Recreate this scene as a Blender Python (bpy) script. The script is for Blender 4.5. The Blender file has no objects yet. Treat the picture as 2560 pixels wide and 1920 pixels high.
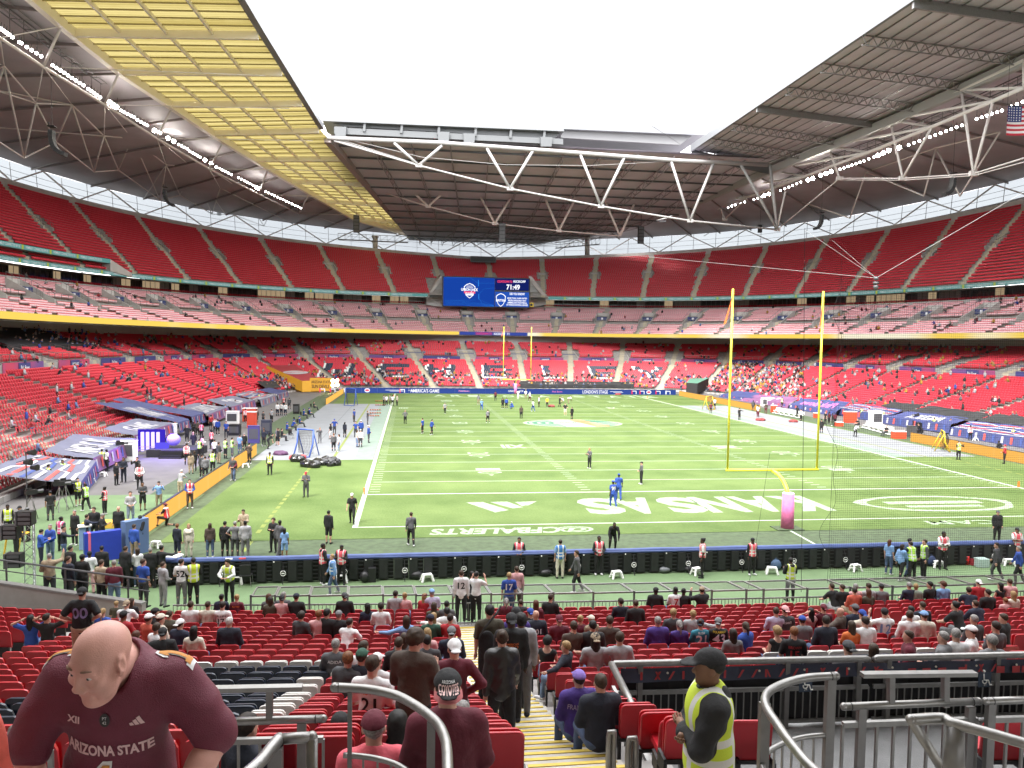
import bpy,bmesh,math,random
import numpy as np
from mathutils import Vector,Matrix,Quaternion
random.seed(7);RNG=np.random.default_rng(11)
S=bpy.context.scene
COL=S.collection
# ------------------------------------------------------------------ camera
CAM=np.array([-21.4688,-42.4674,10.3440])
_yaw,_pit,_rol,FPX=.133634,.053432,.0152478,1896.97
def _cam_axes():
 cy,sy=math.cos(_yaw),math.sin(_yaw);cp,sp=math.cos(_pit),math.sin(_pit)
 fw=np.array([sy*cp,cy*cp,-sp]);rt=np.array([cy,-sy,0.]);up=np.cross(rt,fw)
 c,s=math.cos(_rol),math.sin(_rol)
 return rt*c+up*s,-rt*s+up*c,fw
CR,CU,CW=_cam_axes()
cd=bpy.data.cameras.new('camera');cam=bpy.data.objects.new('camera',cd);COL.objects.link(cam)
cd.sensor_fit='HORIZONTAL';cd.sensor_width=36.0;cd.lens=36.0*FPX/2560;cd.clip_end=3000;cd.clip_start=.05
m=Matrix.Identity(4)
for i in range(3):
 m[i][0],m[i][1],m[i][2],m[i][3]=CR[i],CU[i],-CW[i],CAM[i]
cam.matrix_world=m
S.camera=cam
# ------------------------------------------------------------------ sky, sun, exposure
SUN_EL,SUN_AZ=math.radians(52),math.radians(215)
wd=bpy.data.worlds.new('World');S.world=wd;wd.use_nodes=True
nt=wd.node_tree;nt.nodes.clear()
sky=nt.nodes.new('ShaderNodeTexSky');sky.sky_type='NISHITA';sky.sun_disc=False
sky.sun_elevation=SUN_EL;sky.sun_rotation=SUN_AZ;sky.air_density=1.0;sky.dust_density=4.0;sky.ozone_density=1.0
hs=nt.nodes.new('ShaderNodeHueSaturation');hs.inputs['Saturation'].default_value=.12;hs.inputs['Value'].default_value=1.0
tc=nt.nodes.new('ShaderNodeTexCoord');nz=nt.nodes.new('ShaderNodeTexNoise');nz.inputs['Scale'].default_value=2.2;nz.inputs['Detail'].default_value=5
cr=nt.nodes.new('ShaderNodeValToRGB');cr.color_ramp.elements[0].position=.3;cr.color_ramp.elements[0].color=(7.0,7.1,7.4,1)
cr.color_ramp.elements[1].position=.7;cr.color_ramp.elements[1].color=(10.,10.,10.1,1)
mx=nt.nodes.new('ShaderNodeMix');mx.data_type='RGBA';mx.inputs[0].default_value=.7
bg=nt.nodes.new('ShaderNodeBackground');bg.inputs['Strength'].default_value=.12
wo=nt.nodes.new('ShaderNodeOutputWorld')
nt.links.new(sky.outputs[0],hs.inputs['Color']);nt.links.new(tc.outputs['Generated'],nz.inputs['Vector']);nt.links.new(nz.outputs[0],cr.inputs[0])
nt.links.new(hs.outputs[0],mx.inputs[6]);nt.links.new(cr.outputs[0],mx.inputs[7]);nt.links.new(mx.outputs[2],bg.inputs[0]);nt.links.new(bg.outputs[0],wo.inputs[0])
sl=bpy.data.lights.new('sun','SUN');sl.energy=1.2;sl.angle=math.radians(25);sl.color=(1,.97,.93)
so=bpy.data.objects.new('sun',sl);COL.objects.link(so)
so.rotation_euler=(math.pi/2-SUN_EL,0,math.pi-SUN_AZ)
S.view_settings.view_transform='Standard';S.view_settings.look='None';S.view_settings.gamma=1
S.view_settings.exposure=2.75
S.view_settings.use_curve_mapping=False
S.render.engine='CYCLES'
S.cycles.max_bounces=7;S.cycles.diffuse_bounces=6;S.cycles.glossy_bounces=2;S.cycles.transmission_bounces=3;S.cycles.transparent_max_bounces=10
S.cycles.caustics_reflective=False;S.cycles.caustics_refractive=False
S.cycles.use_denoising=True
# ------------------------------------------------------------------ pixel -> point in the world (photograph's 2560 x 1920 pixels)
def ray(px,py):return CW+(px-1280)/FPX*CR-(py-960)/FPX*CU
def at_z(px,py,z):d=ray(px,py);return CAM+(z-CAM[2])/d[2]*d
def at_y(px,py,y):d=ray(px,py);return CAM+(y-CAM[1])/d[1]*d
def at_x(px,py,x):d=ray(px,py);return CAM+(x-CAM[0])/d[0]*d
def at_d(px,py,D):return CAM+D*ray(px,py)
def depth_of(p):return float((np.array(p)-CAM)@CW)
# ------------------------------------------------------------------ materials
MATS={}
def new_mat(name):
 M=bpy.data.materials.new(name);M.use_nodes=True;M.node_tree.nodes.clear();return M,M.node_tree.nodes,M.node_tree.links
def mat(name,col,rough=.7,metal=0.,noise=0.,nscale=20.,spec=.5,emit=None,estr=0.,bump=0.,bscale=60.,col2=None,coord='Object',detail=4,sheen=0.):
 """principled material; noise mottles the colour, bump adds fine relief"""
 if name in MATS:return MATS[name]
 M,N,L=new_mat(name)
 b=N.new('ShaderNodeBsdfPrincipled');o=N.new('ShaderNodeOutputMaterial');L.new(b.outputs[0],o.inputs[0])
 c=(*col,1)
 b.inputs['Base Color'].default_value=c;b.inputs['Roughness'].default_value=rough;b.inputs['Metallic'].default_value=metal
 b.inputs['Specular IOR Level'].default_value=spec
 if sheen:b.inputs['Sheen Weight'].default_value=sheen
 if noise or bump or col2:
  t=N.new('ShaderNodeTexCoord')
 if noise or col2:
  n=N.new('ShaderNodeTexNoise');n.inputs['Scale'].default_value=nscale;n.inputs['Detail'].default_value=detail
  L.new(t.outputs[coord],n.inputs['Vector'])
  r=N.new('ShaderNodeValToRGB');r.color_ramp.elements[0].position=.3;r.color_ramp.elements[1].position=.7
  if col2:a0,a1=col,col2
  else:a0=tuple(x*(1-noise)for x in col);a1=tuple(min(1,x*(1+noise))for x in col)
  r.color_ramp.elements[0].color=(*a0,1);r.color_ramp.elements[1].color=(*a1,1)
  L.new(n.outputs[0],r.inputs[0]);L.new(r.outputs[0],b.inputs['Base Color'])
 if bump:
  n2=N.new('ShaderNodeTexNoise');n2.inputs['Scale'].default_value=bscale;n2.inputs['Detail'].default_value=3
  L.new(t.outputs[coord],n2.inputs['Vector'])
  bp=N.new('ShaderNodeBump');bp.inputs['Strength'].default_value=bump;bp.inputs['Distance'].default_value=.02
  L.new(n2.outputs[0],bp.inputs['Height']);L.new(bp.outputs[0],b.inputs['Normal'])
 if emit:
  b.inputs['Emission Color'].default_value=(*emit,1);b.inputs['Emission Strength'].default_value=estr
 MATS[name]=M;return M
def emis(name,col,s):
 if name in MATS:return MATS[name]
 M,N,L=new_mat(name)
 e=N.new('ShaderNodeEmission');e.inputs[0].default_value=(*col,1);e.inputs[1].default_value=s
 o=N.new('ShaderNodeOutputMaterial');L.new(e.outputs[0],o.inputs[0]);MATS[name]=M;return M
# ------------------------------------------------------------------ objects
def tag(o,label=None,cat=None,group=None,kind=None):
 if label:o['label']=label
 if cat:o['category']=cat
 if group:o['group']=group
 if kind:o['kind']=kind
 return o
def empty(name,loc=(0,0,0),rz=0.,label=None,cat=None,group=None,parent=None):
 o=bpy.data.objects.new(name,None);COL.objects.link(o);o.location=loc;o.rotation_euler=(0,0,rz);o.empty_display_size=.2
 if parent:o.parent=parent
 return tag(o,label,cat,group)
def inst(name,me,parent=None,loc=(0,0,0),rz=0.,mats=None):
 o=bpy.data.objects.new(name,me);COL.objects.link(o);o.location=loc;o.rotation_euler=(0,0,rz)
 if parent:o.parent=parent
 if mats:
  for i,M in enumerate(mats):
   o.material_slots[i].link='OBJECT';o.material_slots[i].material=M
 return o
def copy_tree(o,parent=None):
 c=o.copy();COL.objects.link(c);c.parent=parent
 for ch in list(o.children):copy_tree(ch,c)
 return c
def mesh_np(name,V,F,mats,mi=None,smooth=False):
 """V (n,3), F (m,k) all faces of the same size"""
 V=np.asarray(V,np.float32);F=np.asarray(F,np.int32);k=F.shape[1]
 me=bpy.data.meshes.new(name);me.vertices.add(len(V));me.vertices.foreach_set('co',V.ravel())
 me.loops.add(F.size);me.loops.foreach_set('vertex_index',F.ravel())
 me.polygons.add(len(F));me.polygons.foreach_set('loop_start',np.arange(0,F.size,k,dtype=np.int32))
 for M in mats:me.materials.append(M)
 if mi is not None:me.polygons.foreach_set('material_index',np.asarray(mi,np.int32))
 if smooth:me.polygons.foreach_set('use_smooth',np.ones(len(F),bool))
 me.update(calc_edges=True);me.validate();return me
class MB:
 """collects shapes and links them as ONE mesh object"""
 def __init__(s):s.v=[];s.f=[];s.m=[]
 def add(s,V,F,mi=0):
  o=len(s.v);s.v.extend([tuple(p)for p in V]);s.f.extend([tuple(i+o for i in q)for q in F]);s.m.extend([mi]*len(F));return s
 def box(s,c,d,mi=0,rz=0.,R=None):
  x,y,z=d[0]/2,d[1]/2,d[2]/2
  P=np.array([(-x,-y,-z),(x,-y,-z),(x,y,-z),(-x,y,-z),(-x,-y,z),(x,-y,z),(x,y,z),(-x,y,z)])
  if R is not None:P=P@np.asarray(R).T
  elif rz:
   co,si=math.cos(rz),math.sin(rz);P=P@np.array([[co,si,0],[-si,co,0],[0,0,1]])
  return s.add(P+np.array(c),[(0,3,2,1),(4,5,6,7),(0,1,5,4),(1,2,6,5),(2,3,7,6),(3,0,4,7)],mi)
 def beam(s,p,q,w,h=None,mi=0):
  """square bar from p to q, w wide, h high"""
  p=np.array(p,float);q=np.array(q,float);h=h or w;d=q-p;L=np.linalg.norm(d)
  if L<1e-6:return s
  d/=L;up=np.array([0,0,1.])if abs(d[2])<.97 else np.array([0,1.,0])
  a=np.cross(d,up);a/=np.linalg.norm(a);b=np.cross(a,d)
  a=a*w/2;b=b*h/2
  return s.add([p-a-b,p+a-b,p+a+b,p-a+b,q-a-b,q+a-b,q+a+b,q-a+b],[(0,3,2,1),(4,5,6,7),(0,1,5,4),(1,2,6,5),(2,3,7,6),(3,0,4,7)],mi)
 def tube(s,pts,r,n=8,mi=0,cap=True,closed=False):
  """round bar through points; r one radius or one per point"""
  P=[np.array(p,float)for p in pts];k=len(P);R=[r]*k if not hasattr(r,'__len__')else list(r)
  o=len(s.v);prev=None
  for i in range(k):
   a=P[i-1]if(i or closed)else P[i];b=P[(i+1)%k]if(i<k-1 or closed)else P[i]
   d=b-a;d/=(np.linalg.norm(d)+1e-12)
   if prev is None:
    u=np.cross(d,(0,0,1.))if abs(d[2])<.95 else np.cross(d,(1.,0,0))
   else:u=prev-d*(prev@d)
   u/=(np.linalg.norm(u)+1e-12);prev=u;w=np.cross(d,u)
   for j in range(n):
    t=2*math.pi*j/n;s.v.append(tuple(P[i]+R[i]*(math.cos(t)*u+math.sin(t)*w)))
  for i in range(k if closed else k-1):
   i2=(i+1)%k
   for j in range(n):
    s.f.append((o+i*n+j,o+i*n+(j+1)%n,o+i2*n+(j+1)%n,o+i2*n+j));s.m.append(mi)
  if cap and not closed:
   s.f.append(tuple(o+j for j in range(n))[::-1]);s.m.append(mi)
   s.f.append(tuple(o+(k-1)*n+j for j in range(n)));s.m.append(mi)
  return s
 def cyl(s,p,q,r,r2=None,n=12,mi=0):return s.tube([p,q],[r,r if r2 is None else r2],n,mi)
 def prism(s,poly,z0,z1,mi=0):
  n=len(poly);V=[(x,y,z0)for x,y in poly]+[(x,y,z1)for x,y in poly]
  return s.add(V,[tuple(range(n))[::-1],tuple(range(n,2*n))]+[(i,(i+1)%n,n+(i+1)%n,n+i)for i in range(n)],mi)
 def quad(s,a,b,c,d,mi=0):return s.add([a,b,c,d],[(0,1,2,3)],mi)
 def sphere(s,c,r,n=10,k=6,mi=0):
  r=np.array([r]*3 if not hasattr(r,'__len__')else r,float);c=np.array(c,float)
  V=[c+r*np.array((0,0,-1.))]
  for i in range(1,k):
   t=-math.pi/2+math.pi*i/k
   V+=[c+r*np.array((math.cos(t)*math.cos(2*math.pi*j/n),math.cos(t)*math.sin(2*math.pi*j/n),math.sin(t)))for j in range(n)]
  V.append(c+r*np.array((0,0,1.)))
  F=[(0,1+(j+1)%n,1+j)for j in range(n)]
  for i in range(k-2):F+=[(1+i*n+j,1+i*n+(j+1)%n,1+(i+1)*n+(j+1)%n,1+(i+1)*n+j)for j in range(n)]
  F+=[(1+(k-2)*n+j,1+(k-2)*n+(j+1)%n,len(V)-1)for j in range(n)]
  return s.add(V,F,mi)
 def mesh(s,name,mats,smooth=False):
  me=bpy.data.meshes.new(name);me.from_pydata([tuple(map(float,p))for p in s.v],[],s.f)
  for M in(mats if isinstance(mats,(list,tuple))else[mats]):me.materials.append(M)
  me.polygons.foreach_set('material_index',s.m)
  if smooth:me.polygons.foreach_set('use_smooth',[True]*len(s.f))
  me.update();return me
 def build(s,name,mats,parent=None,loc=(0,0,0),rz=0.,smooth=False):
  return inst(name,s.mesh(name,mats,smooth),parent,loc,rz)
def text_mesh(txt,size=1.,extrude=0.,align='CENTER',bold=0.,shear=0.,space=1.):
 """(V, F) of lettering in the XY plane, one unit high capitals about .7"""
 cu=bpy.data.curves.new('t','FONT');cu.body=txt;cu.size=size;cu.extrude=extrude;cu.align_x=align;cu.offset=bold;cu.shear=shear;cu.space_character=space
 cu.resolution_u=3
 ob=bpy.data.objects.new('t',cu);COL.objects.link(ob);dg=bpy.context.evaluated_depsgraph_get();dg.update()
 me=ob.evaluated_get(dg).to_mesh();V=np.array([v.co[:]for v in me.vertices]).reshape(-1,3);F=[tuple(p.vertices)for p in me.polygons]
 ob.evaluated_get(dg).to_mesh_clear();bpy.data.objects.remove(ob);bpy.data.curves.remove(cu)
 return V,F
def text_on(mb,txt,o,ex,ey,w=None,h=None,mi=0,bold=.02,off=None,**k):
 """letters laid out on a plane: centre o, reading along ex, up along ey, fitted to width w and height h"""
 V,F=text_mesh(txt,1.,bold=bold,**k)
 if not len(V):return
 lo,hi=V.min(0),V.max(0);c=(lo+hi)/2;d=hi-lo
 sx=(w/d[0])if w else None;sy=(h/d[1])if h else None
 sx=sx or sy;sy=sy or sx
 o=np.array(o,float);ex=np.array(ex,float);ey=np.array(ey,float)
 ex=ex/np.linalg.norm(ex);ey=ey/np.linalg.norm(ey);n=np.cross(ex,ey)
 P=o+np.outer((V[:,0]-c[0])*sx,ex)+np.outer((V[:,1]-c[1])*sy,ey)
 if off:P=P+n*off
 mb.add(P,F,mi)
def lerp(a,b,t):return a+(b-a)*t
# ------------------------------------------------------------------ common materials
M_red=mat('seat_red',(.58,.034,.055),.45,spec=.4)
M_pale=mat('seat_pale_cover',(.78,.52,.55),.7)
M_navy=mat('seat_navy',(.012,.022,.05),.4)
M_white_seat=mat('seat_white',(.72,.72,.70),.45)
M_conc=mat('terrace_concrete',(.30,.285,.265),.9,noise=.15,nscale=1.5)
M_conc_l=mat('pale_concrete',(.46,.44,.42),.9,noise=.1,nscale=.8)
M_aisle=mat('stair_concrete',(.43,.39,.29),.9,noise=.12,nscale=2)
M_wallgrey=mat('panel_grey',(.40,.39,.38),.8,noise=.06,nscale=.5)
M_steel=mat('steel_grey',(.24,.235,.23),.45,metal=.6,noise=.1,nscale=8)
M_steel_d=mat('steel_dark',(.10,.10,.105),.5,metal=.4)
M_white_st=mat('white_steel_lightened',(.66,.62,.60),.5)  # white steel lightened to make up for the shade under the roof
M_beige_st=mat('cream_painted_steel',(.74,.68,.58),.5)
M_roofdark=mat('roof_soffit_dark',(.46,.43,.47),.75,noise=.12,nscale=.15)
M_roofgrey=mat('roof_soffit_grey',(.42,.39,.43),.7,noise=.12,nscale=.2)
M_black=mat('black_plastic',(.012,.012,.013),.5)
M_blackcloth=mat('black_cloth',(.02,.02,.022),.9)
M_blue=mat('board_blue',(.025,.05,.25),.5)
M_white=mat('white_plastic',(.78,.78,.76),.5)
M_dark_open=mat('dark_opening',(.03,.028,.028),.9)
M_yellowled=mat('yellow_led',(.25,.17,.02),.5,emit=(1.,.60,.06),estr=.42)
# ------------------------------------------------------------------ rings of the bowl (superellipses about the pitch centre)
PC=54.864
class Ring:
 def __init__(s,a,b,n,ze,zs):
  t=np.linspace(0,math.pi/2,3000);x=b*np.sin(t)**(2/n);y=a*np.cos(t)**(2/n)
  d=np.r_[0,np.cumsum(np.hypot(np.diff(x),np.diff(y)))];s.len=d[-1];d=d/d[-1]
  s.q=np.linspace(0,1,1500);s.x=np.interp(s.q,d,x);s.y=np.interp(s.q,d,y);s.ze,s.zs=ze,zs
 def at(s,q):
  """q in quarter turns: 0 far end, 1 right side, -1 left side, +-2 near end"""
  q=np.asarray(q,float);a=np.abs(q);f=np.where(a>1,2-a,a)
  x=np.interp(f,s.q,s.x)*np.sign(q+1e-12);y=np.interp(f,s.q,s.y)*np.where(a>1,-1,1)
  return np.stack([x,y+PC,s.ze+(s.zs-s.ze)*f],-1)
R_L0=Ring(72.8,47.0,6,.2,.5)
R_L1=Ring(90.0,64.0,4.5,5.7,6.2)
R_L2=Ring(90.6,64.6,4.5,6.7,7.2)
R_L3=Ring(103.5,77,3.2,10.2,10.6)
R_C0=Ring(102.0,67,2.1,12.45,12.3)
R_C1=Ring(108.0,76,2.3,15.6,15.2)
R_C2=Ring(109.0,77.5,2.3,16.5,16.0)
R_C3=Ring(117.0,92,2.5,20.3,19.6)
R_BX=Ring(119.5,95,2.5,20.5,19.8)
R_U0=Ring(111.0,89,2.5,23.4,23.2)
R_U1=Ring(132.0,111,2.5,34.9,43.6)
R_RIM=Ring(138.0,114,2.8,36.6,46.6)
R_RT=Ring(138.6,114.6,2.8,42.0,51.0)
def ring_mix(A,B,t,q):return A.at(q)*(1-t)+B.at(q)*t
# ------------------------------------------------------------------ seats: positions first, geometry later
SEATS=[]
def strip(mb_v,mb_f,mb_m,A,B,mi):
 """quads between two polylines"""
 o=sum(len(v)for v in mb_v);n=len(A);mb_v.append(A);mb_v.append(B)
 i=np.arange(n-1);F=np.stack([o+i,o+i+1,o+n+i+1,o+n+i],-1);mb_f.append(F);mb_m.append(np.asarray(mi)*np.ones(n-1,int))
def terrace(A,B,nrow,q0,q1,aisles,halfw,parent,name,colour,hole=None,first_drop=.6,skip_rows=0,mats=None,seat=True,paint=None):
 """stepped terrace between rings A (front) and B (back), aisles = list of q"""
 L=(A.len+B.len)/2
 n=int((q1-q0)*L/1.6);q=np.linspace(q0,q1,n)
 hw=halfw/L
 extra=np.array([x for a in aisles for x in(a-hw,a+hw)if q0<x<q1])
 q=np.unique(np.r_[q,extra]);qm=(q[1:]+q[:-1])/2
 isa=np.zeros(len(qm),int)
 for a in aisles:isa|=(np.abs(qm-a)<hw)
 vs,fs,ms=[],[],[]
 prevz=None
 for r in range(nrow):
  P0=ring_mix(A,B,r/nrow,q);P1=ring_mix(A,B,(r+1)/nrow,q)
  z=ring_mix(A,B,r/max(1,nrow-1)*(nrow-1)/nrow,q)[:,2]
  T0=P0.copy();T0[:,2]=z;T1=P1.copy();T1[:,2]=z
  D=T0.copy();D[:,2]=prevz if prevz is not None else z-first_drop
  strip(vs,fs,ms,D,T0,isa);strip(vs,fs,ms,T0,T1,isa);prevz=z
  if seat:
   Lr=A.len*(1-r/nrow)+B.len*r/nrow
   ns=int((q1-q0)*Lr/.52);qs=q0+(np.arange(ns)+.5)/ns*(q1-q0)
   ok=np.ones(ns,bool)
   for a in aisles:ok&=np.abs(qs-a)>(halfw+.2)/Lr
   if hole is not None:ok&=~hole(qs,r)
   qs=qs[ok];C=ring_mix(A,B,(r+.55)/nrow,qs);C[:,2]=np.interp(qs,q,z)
   C2=ring_mix(A,B,(r-.45)/nrow,qs);d=(C2-C)[:,:2];d/=np.linalg.norm(d,axis=1)[:,None]
   col=np.full(len(qs),colour)
   if paint is not None:col=paint(C,r,col)
   SEATS.append((C,d,col))
 me=mesh_np(name,np.concatenate(vs),np.concatenate(fs),mats or[M_conc,M_aisle],np.concatenate(ms))
 return inst(name,me,parent)
def wall_ring(A,B,q0,q1,name,M,parent,step=1.5,mi=None):
 n=int((q1-q0)*A.len/step);q=np.linspace(q0,q1,n);vs,fs,ms=[],[],[]
 strip(vs,fs,ms,A.at(q),B.at(q),0)
 return inst(name,mesh_np(name,np.concatenate(vs),np.concatenate(fs),[M]if not isinstance(M,list)else M,np.concatenate(ms)),parent)
class RingOff:
 """ring moved in height and outwards"""
 def __init__(s,R,dz=0.,out=0.):s.R,s.dz,s.out,s.len=R,dz,out,R.len
 def at(s,q):
  P=s.R.at(q).copy();P[...,2]+=s.dz
  if s.out:
   e=1e-3;T=s.R.at(np.asarray(q)+e)-s.R.at(np.asarray(q)-e);N=np.stack([T[...,1],-T[...,0]],-1)
   N=N/(np.linalg.norm(N,axis=-1)[...,None]+1e-9);sg=np.sign(N[...,0]*P[...,0]+N[...,1]*(P[...,1]-PC)+1e-9)[...,None]
   P[...,:2]+=N*sg*s.out
  return P
def aisle_qs(R,spacing,phase,q0,q1):
 s=np.arange(-400,400)*spacing+phase;q=s/R.len;return[x for x in q if q0<x<q1]
stad=empty('football_stadium',(0,PC,0),0,'red seated stadium bowl of three tiers wrapped around the pitch','stadium')
def par(o):
 o.parent=stad;o.matrix_parent_inverse=Matrix.Translation((0,-PC,0));return o
stadc=stad
# children are built in world coordinates; shift once
link=inst
def inst_w(name,me,parent=None,loc=(0,0,0),rz=0.,mats=None):
 if parent is stad:
  o=link(name,me,None,loc,rz,mats);return par(o)
 return link(name,me,parent,loc,rz,mats)
inst=inst_w
Q0,Q1=-1.62,1.62
AQ_low=aisle_qs(R_L1,12.9,5.6,Q0,Q1)
AQ_club=aisle_qs(R_C1,11.9,6.0,-2,2)
AQ_up=aisle_qs(R_U0,13.6,1.2,-2,2)
# painted letters W E M B L E Y in the far lower terrace
LET={'W':["1...1","1...1","1.1.1","1.1.1","11.11"],'E':["11111","1....","1111.","1....","11111"],'M':["1...1","11.11","1.1.1","1...1","1...1"],'B':["1111.","1...1","1111.","1...1","1111."],'L':["1....","1....","1....","1....","11111"],'Y':["1...1",".1.1.","..1..","..1..","..1.."]}
_lx=[at_y(px,918,137)[0]for px in(850,985,1103,1245,1395,1512,1622)]
def paint_low(C,r,col):
 if not 6<=r<=16:return col
 g=(16-r)/11*5;row=min(4,int(g));m_=C[:,1]>100
 for ch,x0 in zip('WEMBLEY',_lx):
  u=(C[:,0]-x0+(r-11)*-.08)/6.6*5+2.5;iu=np.floor(u).astype(int)
  for i in np.where(m_&(iu>=-1)&(iu<5))[0]:
   k=iu[i];on=k>=0 and LET[ch][row][k]=='1'
   if on:col[i]=2
   edge=(k+1<5 and LET[ch][row][k+1]=='1' and not on and u[i]-k>.55)
   low=(row+1<5 and False)
   if edge or(on and r==6):col[i]=3
 return col
def vom_hole(R,qs_a,w,rows):
 def h(q,r):
  m_=np.zeros(len(q),bool)
  if r in rows:
   for a in qs_a:m_|=np.abs(q-a)<w/R.len
  return m_
 return h
terrace(R_L0,R_L1,22,Q0,Q1,AQ_low,.65,stad,'lower_terrace',0,first_drop=1.2,paint=paint_low)
VOM_L=[a for i,a in enumerate(AQ_low)]
terrace(R_L2,R_L3,16,Q0,Q1,AQ_low,.6,stad,'upper_part_of_lower_terrace',0,first_drop=1.7,hole=vom_hole(R_L2,VOM_L,2.3,range(0,8)))
terrace(R_C0,R_C1,7,-2,2,AQ_club,.55,stad,'club_terrace',1,first_drop=.1,hole=vom_hole(R_C0,AQ_club,1.2,range(4,7)))
terrace(R_C2,R_C3,9,-2,2,AQ_club,.55,stad,'club_back_terrace',1,first_drop=1.7,hole=vom_hole(R_C2,AQ_club,1.9,range(0,5)))
scr_q=[at_y(px,700,166)[0]/R_U0.len for px in(1075,1365)]
terrace(R_U0,R_U1,26,-2,2,AQ_up,.6,stad,'upper_terrace',0,first_drop=.2,hole=(lambda q,r:((q>scr_q[0]-.0)&(q<scr_q[1])&(r<10-0*r))|vom_hole(R_U0,AQ_up,1.5,range(11,16))(q,r)))
# walls and fascias
wall_ring(RingOff(R_L0,-1.5),RingOff(R_L0,.0),Q0,Q1,'front_wall',M_conc_l,stad)
wall_ring(RingOff(R_L3,-1.2,-.05),RingOff(R_L3,3.0,.6),-2,2,'concourse_wall',M_wallgrey,stad)
wall_ring(RingOff(R_C0,-.25),RingOff(R_L3,2.9,.6),-2,2,'club_soffit',M_conc_l,stad)
wall_ring(RingOff(R_C3,-1.4,-.02),RingOff(R_C3,.75,.1),-2,2,'club_back_wall',M_conc_l,stad)
wall_ring(RingOff(R_C3,.75,.1),RingOff(R_BX,.45,3.6),-2,2,'box_balcony_floor',M_conc_l,stad)
wall_ring(RingOff(R_U0,-.9,.3),RingOff(R_BX,3.0,3.8),-2,2,'upper_soffit',M_conc,stad)
wall_ring(RingOff(R_BX,-.2,3.5),RingOff(R_BX,3.4,3.5),-2,2,'box_back_wall',mat('box_interior',(.20,.16,.12),.8,noise=.4,nscale=.3),stad)
wall_ring(RingOff(R_U1,-1.6,-.05),RingOff(R_U1,1.2,.1),-2,2,'upper_back_wall',M_conc_l,stad)
wall_ring(RingOff(R_U1,1.2,.1),R_RIM,-2,2,'rim_ledge',M_conc_l,stad)
# ribbons (LED boards round the tier fronts)
def ribbon(R,dz0,dz1,out,q0,q1,name,M,label=None):
 return wall_ring(RingOff(R,dz0,out),RingOff(R,dz1,out),q0,q1,name,M,stad)
def led_wave(name,c0,c1,e,scale):
 M,N,L=new_mat(name);t=N.new('ShaderNodeTexCoord');n=N.new('ShaderNodeTexNoise');n.inputs['Scale'].default_value=scale;n.inputs['Detail'].default_value=1
 mp=N.new('ShaderNodeMapping');mp.inputs['Scale'].default_value=(1,1,.02);L.new(t.outputs['Object'],mp.inputs[0]);L.new(mp.outputs[0],n.inputs['Vector'])
 r=N.new('ShaderNodeValToRGB');r.color_ramp.elements[0].position=.52;r.color_ramp.elements[1].position=.66;r.color_ramp.elements[0].color=(*c0,1);r.color_ramp.elements[1].color=(*c1,1)
 L.new(n.outputs[0],r.inputs[0]);b=N.new('ShaderNodeEmission');b.inputs[1].default_value=e;L.new(r.outputs[0],b.inputs[0]);o=N.new('ShaderNodeOutputMaterial');L.new(b.outputs[0],o.inputs[0]);return M
M_rib_y=led_wave('ribbon_yellow',(1.,.70,.13),(1.,.93,.70),.155,.05)
M_rib_t=emis('ribbon_teal',(.16,.42,.40),.10)
M_rib_g=emis('ribbon_lime',(.55,.62,.10),.1)
M_rib_w=emis('ribbon_white',(.8,.85,.85),.1)
q_mid=[at_y(px,832,157)[0]/R_C0.len for px in(1147,1318)]
q_rs=[at_x(2428,836,62),at_x(2545,836,60)]
ribbon(R_C0,-.05,.80,-.12,-2,q_mid[0],'yellow_led_ribbon',M_rib_y)
ribbon(R_C0,-.05,.80,-.12,q_mid[1],2,'yellow_led_ribbon',M_rib_y)
rb=ribbon(R_C0,-.05,.80,-.12,q_mid[0],q_mid[1],'blue_led_ribbon',emis('ribbon_blue',(.05,.08,.35),.15))
mbt=MB();yy=R_C0.at(0)[1]-.25;zz=R_C0.at(0)[2]+.35
for tx,px,w,mi in(("UNION JACK",1163,2.2,0),("COUNTDOWN TO",1208,4.6,1),("KICKOFF",1249,3.0,0),("71:49",1276,1.9,0),("UNION JACK",1306,2.2,0)):
 p=at_y(px,832,yy);text_on(mbt,tx,(p[0],yy,zz),(1,0,0),(0,0,1),w,.62,mi,off=.05)
mbt.build('ribbon_lettering',[emis('led_text_white',(.9,.9,.95),.2),emis('led_text_red',(.8,.05,.12),.2)],stad)
ribbon(R_U0,-.75,.0,-.08,-2,scr_q[0]-.004,'teal_led_ribbon',M_rib_t)
ribbon(R_U0,-.75,.0,-.08,scr_q[1]+.004,2,'teal_led_ribbon',M_rib_t)
# lettering and lime separators on the teal ribbon
mb=MB();Lq=R_U0.len
TV,TF=text_mesh("WEMBLEY CONNECTED BY EE",1.,bold=.015);tlo,thi=TV.min(0),TV.max(0)
def ring_text(R,s0,dz,width,hgt,out,mb,mi):
 u=(TV[:,0]-tlo[0])/(thi[0]-tlo[0])*width;vv=(TV[:,1]-tlo[1])/(thi[1]-tlo[1])*hgt
 P=RingOff(R,0,out).at((s0+u)/R.len);P[:,2]+=dz+vv;mb.add(P,TF,mi)
for i in range(-34,34):
 s0=i*6.9+.8;q=s0/Lq
 if scr_q[0]-.03<q<scr_q[1]+.005 or abs(q)>1.5:continue
 ring_text(R_U0,s0,-.58,5.6,.42,-.13,mb,0)
 A=RingOff(R_U0,0,-.12).at(np.array([s0-.95,s0-.45])/Lq)
 mb.quad(A[0]+(0,0,-.74),A[1]+(0,0,-.74),A[1]+(0,0,-.01),A[0]+(0,0,-.01),1)
mb.build('teal_ribbon_lettering',[M_rib_w,M_rib_g],stad)
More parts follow.
